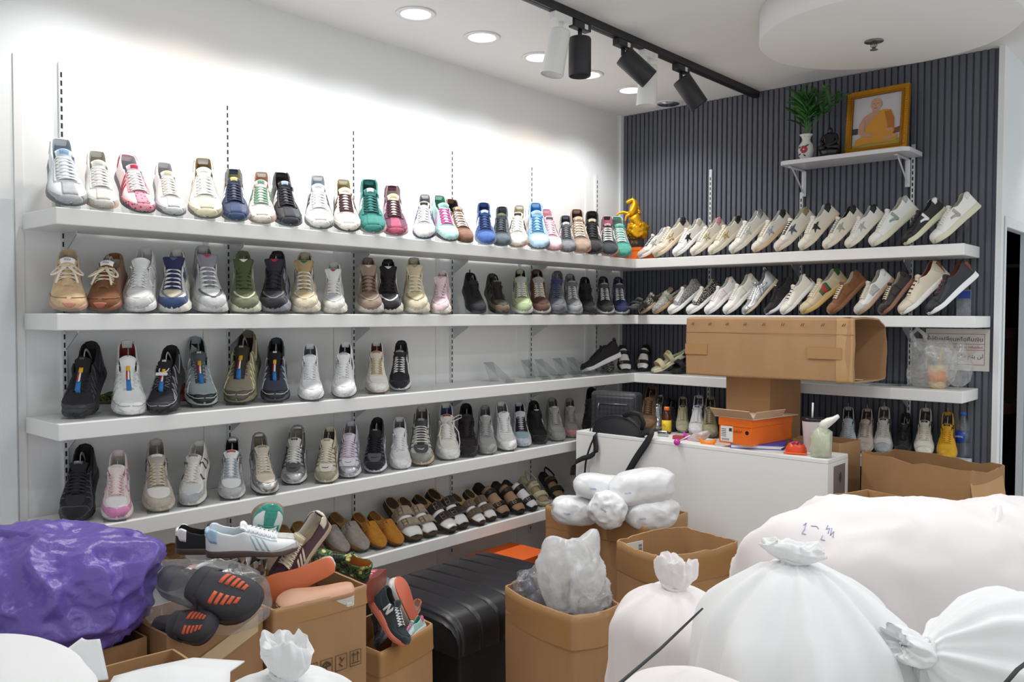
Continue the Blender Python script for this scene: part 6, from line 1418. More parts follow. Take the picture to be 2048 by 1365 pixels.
# lay it down: its axis runs from the knot to the right
ax = (RD*-1*.93+Vector((0, 0, .36))-FD*.05).normalized(); q = ax.to_track_quat('Z', 'Y'); sk.rotation_mode = 'QUATERNION'; sk.rotation_quaternion = q
sk.location = frame(.815, 1.66, .832)-ax*.55
sack('pinkish white sack at the lower edge beside the black rod', frame(.325, 1.52), .855, .135, .13, CL2, 12, .02, .004, 0, (0, 0), .9, .05, nfold=7)
sack('white sack filling the lower left corner', frame(-.93, 1.44), .905, .27, .17, CL1, 17, .01, .004, 0, (0, 0), .93, .04, False, 6)
sack('small white sack with a flared knot at the lower edge', frame(-.405, 1.50), .862, .11, .11, CL1, 21, .08, .022, .065, (0, 0), .9, .05, nfold=8)
g = Geo()
def sheet(label, P, thick=.003):
    """folded white sheet; P: 3 x 3 control points"""
    def f(i, j):
        a, b = i/10*2, j/10*2; r = []
        for row_ in P:
            k = min(1, int(b)); t = b-k; r.append(Vector(row_[k]).lerp(Vector(row_[k+1]), t))
        k = min(1, int(a)); return r[k].lerp(r[k+1], a-k)
    a, fa = grid(f, 10, 10); n = len(a); u = Vector((0, 0, -thick)); b = [p+u for p in a]
    edge = [(0, j, 0, j+1) for j in range(10)]+[(j, 10, j+1, 10) for j in range(10)]+[(10, j+1, 10, j) for j in range(10)]+[(j+1, 0, j, 0) for j in range(10)]
    fs = fa+[tuple(n+k for k in reversed(x)) for x in fa]+[(i1*11+j1, i0*11+j0, n+i0*11+j0, n+i1*11+j1) for i0, j0, i1, j1 in edge]
    return thing('foam_sheet', label, 'packing sheet', data=mk(a+b, fs, True), mat=M('F0F1F2', .7, 0, 'plain', 'foam_white'))
F = frame
sheet('folded white foam sheet standing up under the purple bag', [[F(-.86, 1.62, .85), F(-.84, 1.64, .865), F(-.81, 1.62, .86)], [F(-.86, 1.58, .84), F(-.82, 1.60, .875), F(-.785, 1.60, .878)], [F(-.86, 1.56, .80), F(-.80, 1.57, .81), F(-.76, 1.58, .81)]])
sheet('flat white foam sheet lying in front of the open left carton', [[F(-.76, 1.72, .77), F(-.66, 1.74, .785), F(-.56, 1.76, .77)], [F(-.75, 1.58, .815), F(-.65, 1.60, .825), F(-.55, 1.64, .80)], [F(-.74, 1.46, .79), F(-.62, 1.46, .785), F(-.50, 1.48, .77)]])
# black rod and strap between the sacks
p0, p1 = CAM+ray(1225, 1380)*1.36, CAM+ray(1405, 1218)*1.545
g = Geo(); g.tube([p0+(p0-p1)*1.2, p0, p0.lerp(p1, .5)+Vector((0, 0, -.004)), p1], [.003, .003, .0027, .0018], 8); thing('rod', 'thin black rod lying diagonally over the white sacks', 'rod', data=g.mesh(), mat=M('2A2A30', .5))
g = Geo(); g.tube([CAM+ray(2075, 1310)*1.42, CAM+ray(2035, 1340)*1.38, CAM+ray(2005, 1375)*1.34], .004, 6, flat=.5); thing('strap', 'short black strap at the lower right corner', 'strap', data=g.mesh(), mat=M('2A2A2E', .6))
# purple bag
PUR = M('6855A8', .3, 0, 'crinkle', 'purple_plastic')
pc = frame(-1.14, 2.05, .818)
pb = thing('plastic_bag', 'large glossy purple plastic bag stuffed full, lower left', 'plastic bag', pc)
pm = blob_mesh((.210, .18, .130), .042, 2.4, 4, 6, 2.6, [((-.05, -.1, 1), .16, 8), ((1, .1, .62), .30, 16), ((-.9, 0, .5), .10, 8)], .92, .8, .45)
pb.rotation_euler = (0, 0, math.atan2(RD.y, RD.x)); obj('body', pm, PUR, pb)
def handle(pts, w, name, mat, parent, th=.004):
    g = Geo(); g.tube(pts, w, 10, flat=.22, up=(0, -1, .3)); return obj(name, g.mesh(), mat, parent)
handle([(-.12, -.05, .12), (-.06, -.07, .15), (.0, -.08, .15), (.06, -.08, .12), (.09, -.11, .07)], [.012, .024, .02, .024, .01], 'knotted_handle', PUR, pb)
handle([(-.02, -.07, .15), (.045, -.12, .12), (.075, -.155, .065), (.07, -.17, .03)], [.012, .02, .016, .004], 'knotted_handle', PUR, pb)
sd = sheet  # (kept short)
def pose(name, sty, spec, label, toe, heel, dt, dh, roll=0, cat='shoe', group=None):
    """loose shoe lying in a heap: toe and heel points given as view ray and distance"""
    K = STY[sty][0]; T = CAM+ray(*toe)*dt; H = CAM+ray(*heel)*dh; d = T-H; s = d.length/K.L
    yaw = math.atan2(d.y, d.x); pitch = -math.asin(d.z/d.length)
    return make_shoe(name, sty, spec, label, cat, T, yaw, pitch, s, group, roll)
GH = 'loose shoes heaped in the cartons'
pose('sneaker', 'tee', 'u=s:1E1D22 t=s:222126 s=4F4038 l=26262A p=E6E6E6 h=F2F2F4 i=1A191B', 'black suede sneaker with white heel tab on top of the heap', (520, 1100), (350, 1105), 2.63, 2.56, .1, group=GH)
pose('sneaker', 'tee', 'u=F2F4F5 t=s:C9C9C6 s=5A4A44 l=F0F3F6 p=CFE0EC h=B5D6EA i=DCE6EC e=E9EFF2', 'white sneaker with pale blue stripes lying sideways on the heap', (603, 1098), (412, 1110), 2.43, 2.37, .18, group=GH)
pose('sneaker', 'tee', 'u=EDF1EF t=s:3F9C8A s=A0826A l=F2F4F4 p=49A48E h=F2F4F4 i=E4E6E4 e=4FA590', 'teal and white sneaker standing toe up on the heap', (548, 1000), (505, 1110), 2.45, 2.58, 2.9, group=GH)
pose('sneaker', 'tee', 'u=s:43202F t=s:482434 s=C0A890 l=E6D9C3 p=E4D6B8 h=E6DCC8 i=D9D2C6 e=s:4A2434 g=E4D8B4', 'burgundy sneaker with cream lining leaning on the heap', (545, 1180), (655, 1045), 2.41, 2.52, -.55, group=GH)
pose('sneaker', 'suede', 'u=EDE3E3 t=s:EADADA s=E0784C l=F0E6E6 p=EBDADA i=D9D0D0', 'sneaker showing its bright orange sole on the heap', (520, 1195), (668, 1128), 2.36, 2.41, 1.75, group=GH)
pose('sneaker', 'tee', 'u=F0F1F1 t=s:C08A70 s=B08868 l=F4F4F4 p=1F1F22 h=1C1C20 i=E6E6E4', 'white sneaker with black heel stripe in the heap', (370, 1150), (482, 1160), 2.45, 2.41, -.2, group=GH)
pose('sneaker', 'tee', 'u=s:9A7A68 t=s:9A7A68 s=5A4840 l=F0F0F0 p=2A2022 h=E9E2D2 i=1D1719', 'brown sneaker with cream collar half hidden in the heap', (440, 1165), (528, 1150), 2.52, 2.50, 0, group=GH)
pose('sneaker', 'tee', 'u=E6E4DC t=s:E2DED4 s=C99878 l=EDEBE6 p=5A7A62 i=C9C6BE', 'white sneaker with tan sole turned up at the carton rim', (553, 1205), (708, 1172), 2.30, 2.39, 2.75, group=GH)
pose('sneaker', 'run', 'u=c:2A2A26 t=c:2A2A26 s=3A3A36 o=2A2A28 l=2A2A2A q=c:2A2A26 e=c:3A3A30 n=26262A i=C98A4A', 'camouflage patterned sneaker in the heap', (625, 1115), (735, 1165), 2.72, 2.70, -.5, group=GH)
pose('sneaker', 'run', 'u=B83A50 t=2A2A2C s=7A4034 o=8A4438 l=E6D25A q=26262A e=B83A50 n=EDEDED i=2A2224', 'red and black sneaker with brown sole in the heap', (735, 1195), (775, 1150), 2.66, 2.86, 1.6, group=GH)
pose('sneaker', 'run', 'u=E9E6E2 t=E4DEDA s=E6E4E0 o=D8745A l=F2F2F2 q=m:E0DEDA e=DAD6D2 n=8A8C8C i=6E7472', 'white sneaker with coral sole leaning upright in the small carton', (800, 1160), (850, 1285), 2.84, 2.93, 2.2, group=GH)
pose('sneaker', 'runN', 'u=s:2A333A t=s:26323A s=D87862 o=C8684E l=F1F1F2 q=m:28323A e=s:2A3038 n=EDEDED i=1D2022', 'dark teal sneaker with white laces in the small carton', (805, 1300), (740, 1205), 2.66, 2.75, -.35, group=GH)
pose('sneaker', 'run', 'u=3A3C44 t=s:34363E s=4A4C52 o=2E3034 l=26262A q=m:33353C e=s:303238 n=5A5C62 i=1E1E20', 'charcoal sneaker at the left rim of the small carton', (762, 1300), (790, 1225), 2.75, 2.88, .9, group=GH)
pose('sneaker', 'suede', 'u=s:D8785E t=s:D0705A s=E2DCD2 l=F0EDE8 p=EDEDED i=B9A49A', 'coral sneaker buried in the middle of the small carton', (800, 1268), (835, 1215), 2.88, 2.99, -.4, group=GH)
pose('sneaker', 'tee', 'u=3B6A52 t=s:356048 s=B09078 l=E6E6E0 p=E2E2DA i=4A4A44', 'green sneaker buried at the back of the small carton', (775, 1255), (818, 1212), 2.97, 3.10, .2, group=GH)
pose('sneaker', 'run', 'u=6E7076 t=6A6C72 s=77797E o=5E6066 l=3A3A3E q=m:5A5C60 e=5A5C62 i=2E2E32', 'grey sneaker under the white one in the small carton', (755, 1235), (800, 1185), 2.86, 3.01, .8, group=GH)
pose('sneaker', 'suede', 'u=A9D6D0 t=E860A4 s=D9DAD6 l=E860A4 p=EDEDED i=3A8A6A h=E45A9E', 'mint and pink sneaker at the bottom of the small carton', (800, 1290), (850, 1252), 2.77, 2.86, .2, group=GH)
# dark slippers in clear plastic
for k, (toe, heel, dt, dh, ro, lab) in enumerate([((522, 1225), (330, 1165), 2.09, 2.20, .75, 'dark grey slipper with orange print, upper one in the clear bag'), ((440, 1262), (318, 1258), 2.05, 2.14, .9, 'dark grey slipper with orange print, lower one in the clear bag')]):
    o = pose('slipper', 'clog', 'u=f:3B3A40 s=p:34333A i=f:4A484E o=302F34 b=f:C9B23A', lab, toe, heel, dt, dh, ro, 'slipper', 'dark slippers in the clear bag')
    for ch in [c_ for c_ in o.children_recursive if c_.name.split('.')[0] in ('buckle',)]: bpy.data.objects.remove(ch)
    K = STY['clog'][0]; g = Geo()
    for j in range(5):
        t0 = .66+.05*j
        for sg in (1, -1): patch(K, lambda p, q: (t0+.03*p+.012*q, sg*(.06+(.40-.05*j)*(q if sg > 0 else 1-q))), 3, 4, .002, g, True)
    obj('orange_print', g.mesh(), M('D8603A', .6), o)
FILM = M('E9ECEF', .18, 0, 'film', 'clear_film', alpha=.16); BAG = M('FAFCFD', .25, 0, 'bag', 'white_film', alpha=.85); BAG2 = M('E4E6EE', .2, 0, 'bag', 'clear_bag', alpha=.34)
fb = thing('plastic_bag', 'clear plastic bag around the dark slippers in the left carton', 'plastic bag', CAM+ray(405, 1195)*2.17, (0, 0, math.atan2(RD.y, RD.x)))
obj('film', blob_mesh((.148, .09, .085), .018, 2.4, 8, 5, 2.3, [((-1, 0, .8), .25, 10), ((1, -.2, -.4), .15, 8)], None, .8, .5), FILM, fb)
# wrapped white shoes in the large carton
WR = M('EEEFF1', .3, 0, 'plain', 'foam_wrap')
def wrapped(label, px, dist, rad, rot, seed, spikes=(), mat=None, film=True, sub=5):
    t = thing('wrapped_shoe', label, 'wrapped shoe', CAM+ray(*px)*dist, rot, 'wrapped shoes in the large carton')
    obj('wrapping', blob_mesh(rad, .012, 2.2, seed, sub, 2.8, spikes, None, .6, .22), mat or WR, t)
    if film and False: obj('film', blob_mesh(tuple(r*1.06+.004 for r in rad), .045, 4.5, seed+3, 5, 2.4, spikes, None, .9, .4), BAG2, t)
    g = Geo()
    for k in range(4): x = -rad[0]*.55+.007*k; g.tube([(x, -rad[1]*1.10, .004), (x+.004, -rad[1]*1.11, -.005), (x+.006, -rad[1]*1.10, .002)], .0009, 4)
    obj('pen_mark', g.mesh(), M('7A80C0', .7), t)
    return t
az = math.atan2(RD.y, RD.x)
wrapped('white wrapped roll at the left on the large carton', (1205, 975), 3.78, (.125, .06, .055), (0, .12, az+.1), 2)
wrapped('big white wrapped shoe on top of the large carton', (1282, 975), 3.72, (.135, .085, .075), (0, -.15, az-.1), 3, [((1, 0, .3), .12, 6)])
wrapped('white wrapped shoe low in the large carton, at the left', (1150, 1022), 3.80, (.10, .07, .06), (0, .1, az), 5)
wrapped('white wrapped shoe low in the large carton, in the middle', (1215, 1020), 3.66, (.075, .06, .07), (0, .5, az), 6)
wrapped('white wrapped shoe low in the large carton, at the right', (1300, 1028), 3.70, (.105, .07, .065), (0, -.1, az), 7, [((1, 0, .2), .2, 8)])
# bagged shoes in the carton by the bench
def bag(label, px, dist, rad, rot, seed, spikes, mat, group='bags in the carton by the bench', amp=.024):
    t = thing('plastic_bag', label, 'plastic bag', CAM+ray(*px)*dist, rot, group); obj('film', blob_mesh(rad, amp, 1.9, seed, 5, 2.3, spikes, None, .85, .28), mat, t); return t
bag('white carrier bag with raised handles in the carton by the bench', (1150, 1165), 2.90, (.10, .09, .115), (0, -.25, az), 3, [((-.35, 0, 1), .40, 22), ((.65, 0, .8), .55, 26), ((.15, -.4, 1), .25, 16), ((-.8, 0, .5), .2, 14)], BAG)
bag('knotted clear bag at the left in the carton by the bench', (1066, 1184), 2.99, (.058, .055, .055), (0, 0, az), 6, [((.25, 0, 1), .75, 26)], BAG2)
bag('clear bag with a cream shoe at the front right of the carton by the bench', (1182, 1203), 2.86, (.056, .05, .05), (0, 0, az), 9, [((.3, 0, 1), .3, 9)], BAG2)
pose('sneaker', 'run', 'u=DAD2BC t=DAD2BC s=D6CDB4 o=3A3A3C l=E4DECB q=m:D4CBB2 e=CFC6AC n=2A2A2C i=A9A08A', 'cream shoe inside the front right clear bag', (1172, 1228), (1200, 1172), 2.84, 2.98, .3)
pose('sneaker', 'run', 'u=4A4A58 t=3E3E4A s=5A5A66 o=3A3A44 l=77778A q=m:44444E e=50505C i=2E2E36', 'dark shoe inside the knotted clear bag', (1088, 1212), (1048, 1178), 2.94, 3.10, .3)
pose('sneaker', 'run', 'u=2A2C30 t=2A2C30 s=A9B0B6 o=3A3C40 l=3A3C40 q=m:2A2C30 e=2E3034 i=1E1E22', 'dark grey shoe under the white carrier bag', (1130, 1236), (1165, 1190), 2.84, 2.98, .5)
# ------------------------------------------------------------------ things on the counter
CT = .9005
def on(px, py, z=CT): return at(px, py, 'z', z)
BLK = M('1B1A1F', .6, 0, 'leather', 'black_bag'); CHK = M('2B2A2F', .45, 0, 'check', 'checked_canvas'); STRAP = M('1A1A1E', .7)
bp = Vector((-2.50, 3.60, CT))
bg = thing('crossbody_bag', 'black checked crossbody bag standing on the left end of the counter', 'bag', bp, (0, 0, .12))
obj('body', box(-.125, .14, -.045, .045, .0, .205, .022, 4, True), CHK, bg)
obj('front_pocket', box(-.085, .135, -.062, -.0452, .03, .185, .008, 3, True), CHK, bg)
g = Geo(); g.tube([(-.06, -.064, .145), (.10, -.064, .147)], .003, 6); obj('zip', g.mesh(), M('8A8A8C', .3, .9), bg)
g = Geo(); g.tube([(-.058, -.066, .148), (-.062, -.068, .128), (-.058, -.068, .112)], .005, 6, flat=.5); obj('zip_pull', g.mesh(), M('9A9A9C', .3, .9), bg)
def ribbon(pts, w, th, name, mat, parent, side=(1, 0, 0)):
    P = [Vector(p) for p in pts]; Q = []
    for i in range(len(P)-1):
        for k in range(6):
            t = k/6; p0, p1, p2, p3 = P[max(i-1, 0)], P[i], P[i+1], P[min(i+2, len(P)-1)]
            Q.append(.5*((2*p1)+(p2-p0)*t+(2*p0-5*p1+4*p2-p3)*t*t+(3*p1-p0-3*p2+p3)*t**3))
    Q.append(P[-1]); g = Geo(); s = Vector(side); V = []; n = len(Q)
    for i in range(n):
        d = (Q[min(i+1, n-1)]-Q[max(i-1, 0)]).normalized(); a = (s-d*s.dot(d)); a = a.normalized() if a.length > 1e-4 else d.orthogonal(); u = d.cross(a)*th/2; a = a*w/2
        V += [Q[i]+a+u, Q[i]-a+u, Q[i]-a-u, Q[i]+a-u]
    Fq = [(4*i+k, 4*i+(k+1) % 4, 4*(i+1)+(k+1) % 4, 4*(i+1)+k) for i in range(n-1) for k in range(4)]+[(3, 2, 1, 0), (4*n-4, 4*n-3, 4*n-2, 4*n-1)]
    return obj(name, mk(V, Fq), mat, parent)
pch = thing('pouch_bag', 'small black half-round pouch lying in front of the checked bag', 'bag', Vector((-2.425, 3.515, CT)), (0, 0, .03))
pv = [(math.cos(PI*i/24), math.sin(PI*i/24)) for i in range(25)]
V = []; nL = 5
for k in range(nL+1):
    f = k/nL; y = -.02+.05*f; s = .86+.14*math.sin(PI*min(1, f*1.2))
    V += [Vector((.155*c*s, y+.012*s_, .098*s_*s)) for c, s_ in pv]
Fq = [(k*25+i, k*25+i+1, (k+1)*25+i+1, (k+1)*25+i) for k in range(nL) for i in range(24)]+[tuple(reversed(range(25))), tuple(nL*25+i for i in range(25))]
obj('body', mk(V, Fq), BLK, pch)
g = Geo(); g.tube([Vector((.150*c, -.026+.012*s_, .088*s_+.004)) for c, s_ in pv], .0032, 6); obj('zip', g.mesh(), M('2E2E33', .4, .4), pch)
g = Geo(); g.tube([(.04, -.01, .093), (.09, -.02, .118), (.14, -.02, .112), (.155, -.01, .07), (.14, 0, .03)], .013, 8, flat=.45, up=(0, -1, .2)); obj('folded_end', g.mesh(), BLK, pch)
q0 = pch.location
def L_(px, py, y): return at(px, py, 'y', y)-q0
ribbon([L_(1270, 872, 3.50), L_(1300, 864, 3.478), L_(1292, 885, 3.462), L_(1268, 922, 3.455), L_(1244, 968, 3.45), L_(1236, 1000, 3.448)], .036, .002, 'strap', STRAP, pch, (.8, 0, .55))
ribbon([L_(1198, 868, 3.50), L_(1190, 872, 3.47), L_(1192, 900, 3.46), L_(1182, 912, 3.455), L_(1164, 918, 3.45), L_(1150, 928, 3.45), L_(1146, 950, 3.455)], .026, .002, 'strap', STRAP, pch, (.4, .2, .8))
ribbon([L_(1193, 868, 3.49), L_(1182, 890, 3.462), L_(1173, 920, 3.458), L_(1170, 950, 3.456), L_(1171, 966, 3.456)], .010, .002, 'strap', STRAP, pch, (1, 0, 0))
obj('clip', box(-.011, .011, -.004, .004, -.02, .02, .002), M('1A1A1C', .35), pch).location = L_(1171, 956, 3.452)
# energy-drink bottle
d = thing('drink_bottle', 'small brown glass drink bottle with orange cap and yellow label', 'bottle', on(1333, 868))
obj('glass', lathe([(.020, 0), (.0235, .004), (.0235, .078), (.022, .088), (.012, .104), (.0115, .118)], 32), M('4A2410', .12), d)
obj('label', lathe([(.0240, .012), (.0240, .070)], 32), M('E6C22E', .5), d); obj('cap', lathe([(.0135, .1185), (.0138, .133), (.011, .136)], 24), M('E8731E', .45), d)
g = Geo(); 
for k in range(5): g.tube([(.0245*math.cos(a), .0245*math.sin(a), .05-.005*abs(k-2)) for a in [-2.0+.16*k, -1.9+.16*k]], .004, 5, flat=.3)
obj('label_print', g.mesh(), M('B8321E', .6), d)
# small things between the bag and the shoe box
obj_ = thing('lighter', 'small silver metal case on the counter beside the black strap', 'metal case', on(1326, 873), (0, 0, .2), data=box(-.026, .026, -.012, .012, 0, .028, .006, 3, True), mat=M('B4B6BA', .22, .9))
thing('red_box', 'small flat red box on the counter', 'box', on(1358, 879), (0, 0, .1), data=box(-.028, .028, -.015, .015, 0, .018, .002), mat=M('A83A44', .5))
lp = thing('lollipop', 'magenta ball-shaped lollipop hanging over the counter front edge', 'lollipop', at(1354, 885, 'y', 3.462))
obj('candy', lathe([(.001, -.0155)]+[(.0155*math.sin(PI*k/12), -.0155*math.cos(PI*k/12)) for k in range(1, 12)]+[(.001, .0155)], 24), M('C83AA8', .2), lp)
g = Geo(); g.tube([(.010, .004, .006), (.058, .022, .036)], .003, 8); obj('stick', g.mesh(), M('E9E4E6', .4), lp)
wd = bmesh.new(); A = [(-.02, -.004, .035), (-.014, -.004, 0), (.045, -.004, .004), (.02, -.004, .016)]
a = [wd.verts.new(p) for p in A]; b = [wd.verts.new((p[0], .004, p[2])) for p in A]; wd.faces.new(a); wd.faces.new(b[::-1]); [wd.faces.new((a[i], b[i], b[(i+1) % 4], a[(i+1) % 4])) for i in range(4)]
thing('plastic_wedge', 'magenta plastic wedge standing behind the lollipop stick', 'plastic piece', on(1374, 880), data=bm_mesh(wd), mat=M('CE4FB4', .35)).location.z += .0005
sn = thing('snack_bag', 'crumpled clear snack wrapper beside the orange shoe box', 'wrapper', on(1397, 883)+Vector((0, 0, .0205)), (0, -.35, .1)); obj('film', blob_mesh((.048, .024, .020), .008, 2.6, 4, 4, 2.3, [((1, 0, .4), .3, 8)], None, .8, .5), M('EFE6E4', .3, 0, 'bag', 'wrapper', alpha=.8), sn); obj('snack', blob_mesh((.022, .013, .012), .006, 3, 6, 4), M('C08A6C', .7), sn).location = (.014, -.006, 0)
g = Geo(); g.tube([(.040*math.cos(a), 0, .034-.032*math.sin(a)) for a in [.15+(PI-.3)*k/16 for k in range(17)]], [.004+.010*math.sin(PI*k/16) for k in range(17)], 8, flat=.5, up=(0, 1, 0))
thing('orange_band', 'curved orange plastic band at the corner of the orange shoe box', 'plastic piece', on(1415, 889), (0, 0, .1), data=g.mesh(), mat=M('F08A28', .4))
# orange shoe box with an upturned lid on top and a blue notebook underneath
zb0 = CT
nb = thing('notebook', 'blue notebook under the orange shoe box', 'notebook', on(1525, 893), (0, 0, .45))
obj('cover', boxes([(-.14, .14, -.10, .10, 0, .0025), (-.14, .14, -.10, .10, .0165, .019), (-.14, .14, .0985, .10, .0026, .0164)]), M('3353C4', .4), nb); obj('pages', box(-.137, .138, -.098, .098, .003, .016), M('E4E2DC', .8), nb)
Cq, Lq, Rq = on(1502, 893, CT+.02), on(1429, 886, CT+.02), on(1612, 873, CT+.02)
eL = (Rq-Cq); yawb = math.atan2(eL.y, eL.x); w = eL.length/2; dd = max(.075, min(.11, abs((Lq-Cq).dot(Vector((-math.sin(yawb), math.cos(yawb), 0))))/2)); w = min(.17, max(.12, w))
ux, uy = Vector((math.cos(yawb), math.sin(yawb), 0)), Vector((-math.sin(yawb), math.cos(yawb), 0))
ob = thing('shoe_box', 'bright orange shoe box with white barcode sticker on the counter', 'shoe box', Vector((0, 0, CT+.0195))+Vector((Cq.x, Cq.y, 0))+ux*w+uy*dd, (0, 0, yawb))
ORB = M('F0701A', .5, 0, 'plain', 'bright_orange')
hb = .115
obj('body', box(-w, w, -dd, dd, 0, hb-.001, .001), ORB, ob); obj('lid', box(-w-.003, w+.003, -dd-.003, dd+.003, hb-.035, hb, .001), ORB, ob)
# the near short side faces left-front: sticker, handwriting, finger hole
fx = -w
obj('barcode_sticker', box(fx-.0016, fx-.0002, .010, .074, .008, .078), M('ECEBE8', .6), ob)
g = Geo(); 
for k in range(9): g.add([Vector((fx-.0019, .068-.0045*k, .012)), Vector((fx-.0019, .066-.0045*k, .012)), Vector((fx-.0019, .066-.0045*k, .023)), Vector((fx-.0019, .068-.0045*k, .023))], [(0, 1, 2, 3)])
g.add([Vector((fx-.0019, .030, .055)), Vector((fx-.0019, .015, .055)), Vector((fx-.0019, .015, .070)), Vector((fx-.0019, .030, .070))], [(0, 1, 2, 3)])
for k in range(5): g.add([Vector((fx-.0019, .070, .030+.008*k)), Vector((fx-.0019, .045, .030+.008*k)), Vector((fx-.0019, .045, .033+.008*k)), Vector((fx-.0019, .070, .033+.008*k))], [(0, 1, 2, 3)])
obj('sticker_print', g.mesh(False), M('2E2E30', .7), ob)
g = Geo(); pen = [[(.012, .075), (.010, .055), (.004, .05), (0, .062), (-.004, .052), (-.010, .064)], [(-.010, .064), (-.014, .052), (-.006, .060)], [(-.018, .064), (-.020, .052), (-.024, .062), (-.028, .052), (-.034, .064), (-.038, .056)]]
for s_ in pen: g.tube([Vector((fx-.0012, y, z)) for y, z in s_], .0008, 4)
obj('handwriting', g.mesh(), M('7A3A1A', .7), ob)
obj('finger_hole', disc(.009), M('1A0E08', .9), ob).location = (fx-.0012, -.062, .056)
ld = thing('box_lid', 'upturned brown card lid lying on the orange shoe box', 'lid', ob.location+Vector((0, 0, hb+.001)), (0, 0, yawb-.05))
LID = M('C9A988', .8, 0, 'card', 'lid_inside'); obj('panel', box(-.17, .18, -.105, .105, 0, .003), M('D9C6AC', .8, 0, 'card', 'lid_pale'), ld)
fl = box(0, .003, -.105, .105, 0, .05); fl.transform(Matrix.Rotation(-.75, 4, 'Y')); obj('rim', fl, LID, ld).location = (-.17, 0, .003)
fl = box(-.17, .05, 0, .003, 0, .038); fl.transform(Matrix.Rotation(.5, 4, 'X')); obj('rim', fl, LID, ld).location = (0, -.105, .003)
# toy, plastic bag, iced drink at the right end
ty = thing('toy_shell', 'orange red plastic toy shell with purple marks near the counter end', 'toy', on(1592, 908)+Vector((0, 0, .002)), (0, 0, .3))
V = [Vector((.045*math.cos(2*PI*i/24)*r, .032*math.sin(2*PI*i/24)*r, z)) for r, z in ((1, 0), (1.02, .012), (.92, .028), (.7, .042), (.35, .050), (.02, .052)) for i in range(24)]
obj('shell', mk(V, [(k*24+i, k*24+(i+1) % 24, (k+1)*24+(i+1) % 24, (k+1)*24+i) for k in range(5) for i in range(24)]+[tuple(reversed(range(24)))]), M('DE4A22', .3), ty)
g = Geo(); [g.tube([Vector((.030*math.cos(a), .024*math.sin(a)-.004, .044)), Vector((.018*math.cos(a+.5), .016*math.sin(a+.5)-.004, .051))], .004, 6, flat=.5) for a in (-2.2, -1.4, -.6, .2)]; obj('marks', g.mesh(), M('5A2A7A', .4), ty)
obj('brim', box(-.048, .048, -.036, -.026, 0, .008, .002), M('E85A2A', .3), ty)
g = Geo(); g.tube([(.0, 0, .045), (-.012, 0, .02), (-.03, -.01, .006), (-.045, -.01, .004)], .009, 8, flat=.35, up=(0, 1, 0)); thing('strap', 'short dark strap leaning between shoe box and toy shell', 'strap', on(1578, 902), data=g.mesh(), mat=M('3A2226', .6))
pl = thing('plastic_bag', 'tied clear bag of pale green snack with twisted white top on the counter end', 'plastic bag', Vector((-1.40, 3.535, CT)))
obj('film', lathe([(.02, .001), (.040, .004), (.044, .04), (.043, .085), (.040, .108), (.022, .122), (.016, .128)], 28, lambda a, k, r, z: (r*(1+.10*math.cos(3*a+k)+.05*math.cos(7*a-k)), z)), M('E9EEE0', .2, 0, 'bag', 'snack_film', alpha=.85), pl)
obj('filling', blob_mesh((.032, .030, .048), .010, 3, 5, 4), M('DCE0B8', .6), pl).location = (0, 0, .056)
g = Geo(); g.tube([(0, 0, .125), (.012, 0, .140), (.030, 0, .152), (.052, 0, .166), (.07, 0, .180)], [.018, .021, .018, .011, .007], 10); 
for v in g.v: v += Vector((0, .004*noise.noise(v*90), .004*noise.noise(v*80+Vector((3, 0, 0)))))
obj('twisted_top', g.mesh(), M('EEF0E8', .35), pl)
cp = thing('iced_drink_cup', 'clear cup of milky drink with black lid and white straw behind the shoe box', 'cup', Vector((-1.49, 3.655, CT)))
obj('cup', lathe([(.030, 0), (.033, .004), (.043, .132), (.043, .135)], 32), M('D3C4C6', .15), cp); obj('lid', lathe([(.0445, .1355), (.0455, .139), (.0445, .146), (.040, .152), (.036, .150)], 32), M('1C1A1C', .25), cp)
g = Geo(); g.tube([(0, 0, .14), (.002, 0, .215)], .0042, 8); obj('straw', g.mesh(), M('EFEFF2', .4), cp)
# ------------------------------------------------------------------ third shelf at the right: drinks, flat stands, paper notice
Z3 = SH[2]+.0005
def cup(label, px, liquid, print_, h, r):
    t = thing('drink_cup', label, 'cup', at(px[0], px[1], 'z', Z3))
    obj('cup', lathe([(r*.72, 0), (r*.76, .004), (r, h), (r*1.04, h+.003)], 32), liquid, t)
    obj('print', lathe([(r*.86, h*.30), (r*.965, h*.75)], 32, lambda a, k, rr, z: (rr+.0006, z+.004*math.sin(5*a))), print_, t)
    g = Geo(); g.tube([(.004, 0, h*.6), (.016, 0, h+.085)], .0045, 8); obj('straw', g.mesh(), M('E6C63A', .4), t)
    obj('dome', lathe([(r*1.03, h+.0035), (r*.98, h+.014), (r*.7, h+.032), (r*.3, h+.042), (.012, h+.044)], 28), CLEAR, t); return t
cup('plastic cup of yellow fruit drink inside the carrier bag', (1874, 777), M('E3C98A', .25), M('E8892E', .4), .105, .043)
c2 = cup('plastic cup of pinkish fruit drink beside the carrier bag', (1917, 772), M('B08C7C', .25), M('A8846E', .4), .105, .042)
o = obj('lettering', text_mesh('FRESH', .018, .0004, bold=.0006), M('F0E6A0', .5), c2); o.rotation_euler = (PI/2, 0, -.2); o.location = (-.006, -.0445, .072)
o = obj('fruit_print', disc(.012), M('D2523A', .5), c2); o.rotation_euler = (0, 0, -PI/2-.15); o.location = (.004, -.044, .045)
cb = thing('plastic_bag', 'thin carrier bag hanging around the yellow fruit drink', 'plastic bag', at(1868, 730, 'y', 4.2), (0, 0, .2))
obj('film', blob_mesh((.085, .055, .098), .013, 1.7, 5, 5, 2.6, [((-.7, 0, .8), .30, 9), ((-.9, 0, -.5), .35, 10), ((.6, 0, .8), .15, 10)], None, .85, .5), M('F4F6F7', .25, 0, 'bag', 'thin_bag', alpha=.36), cb)
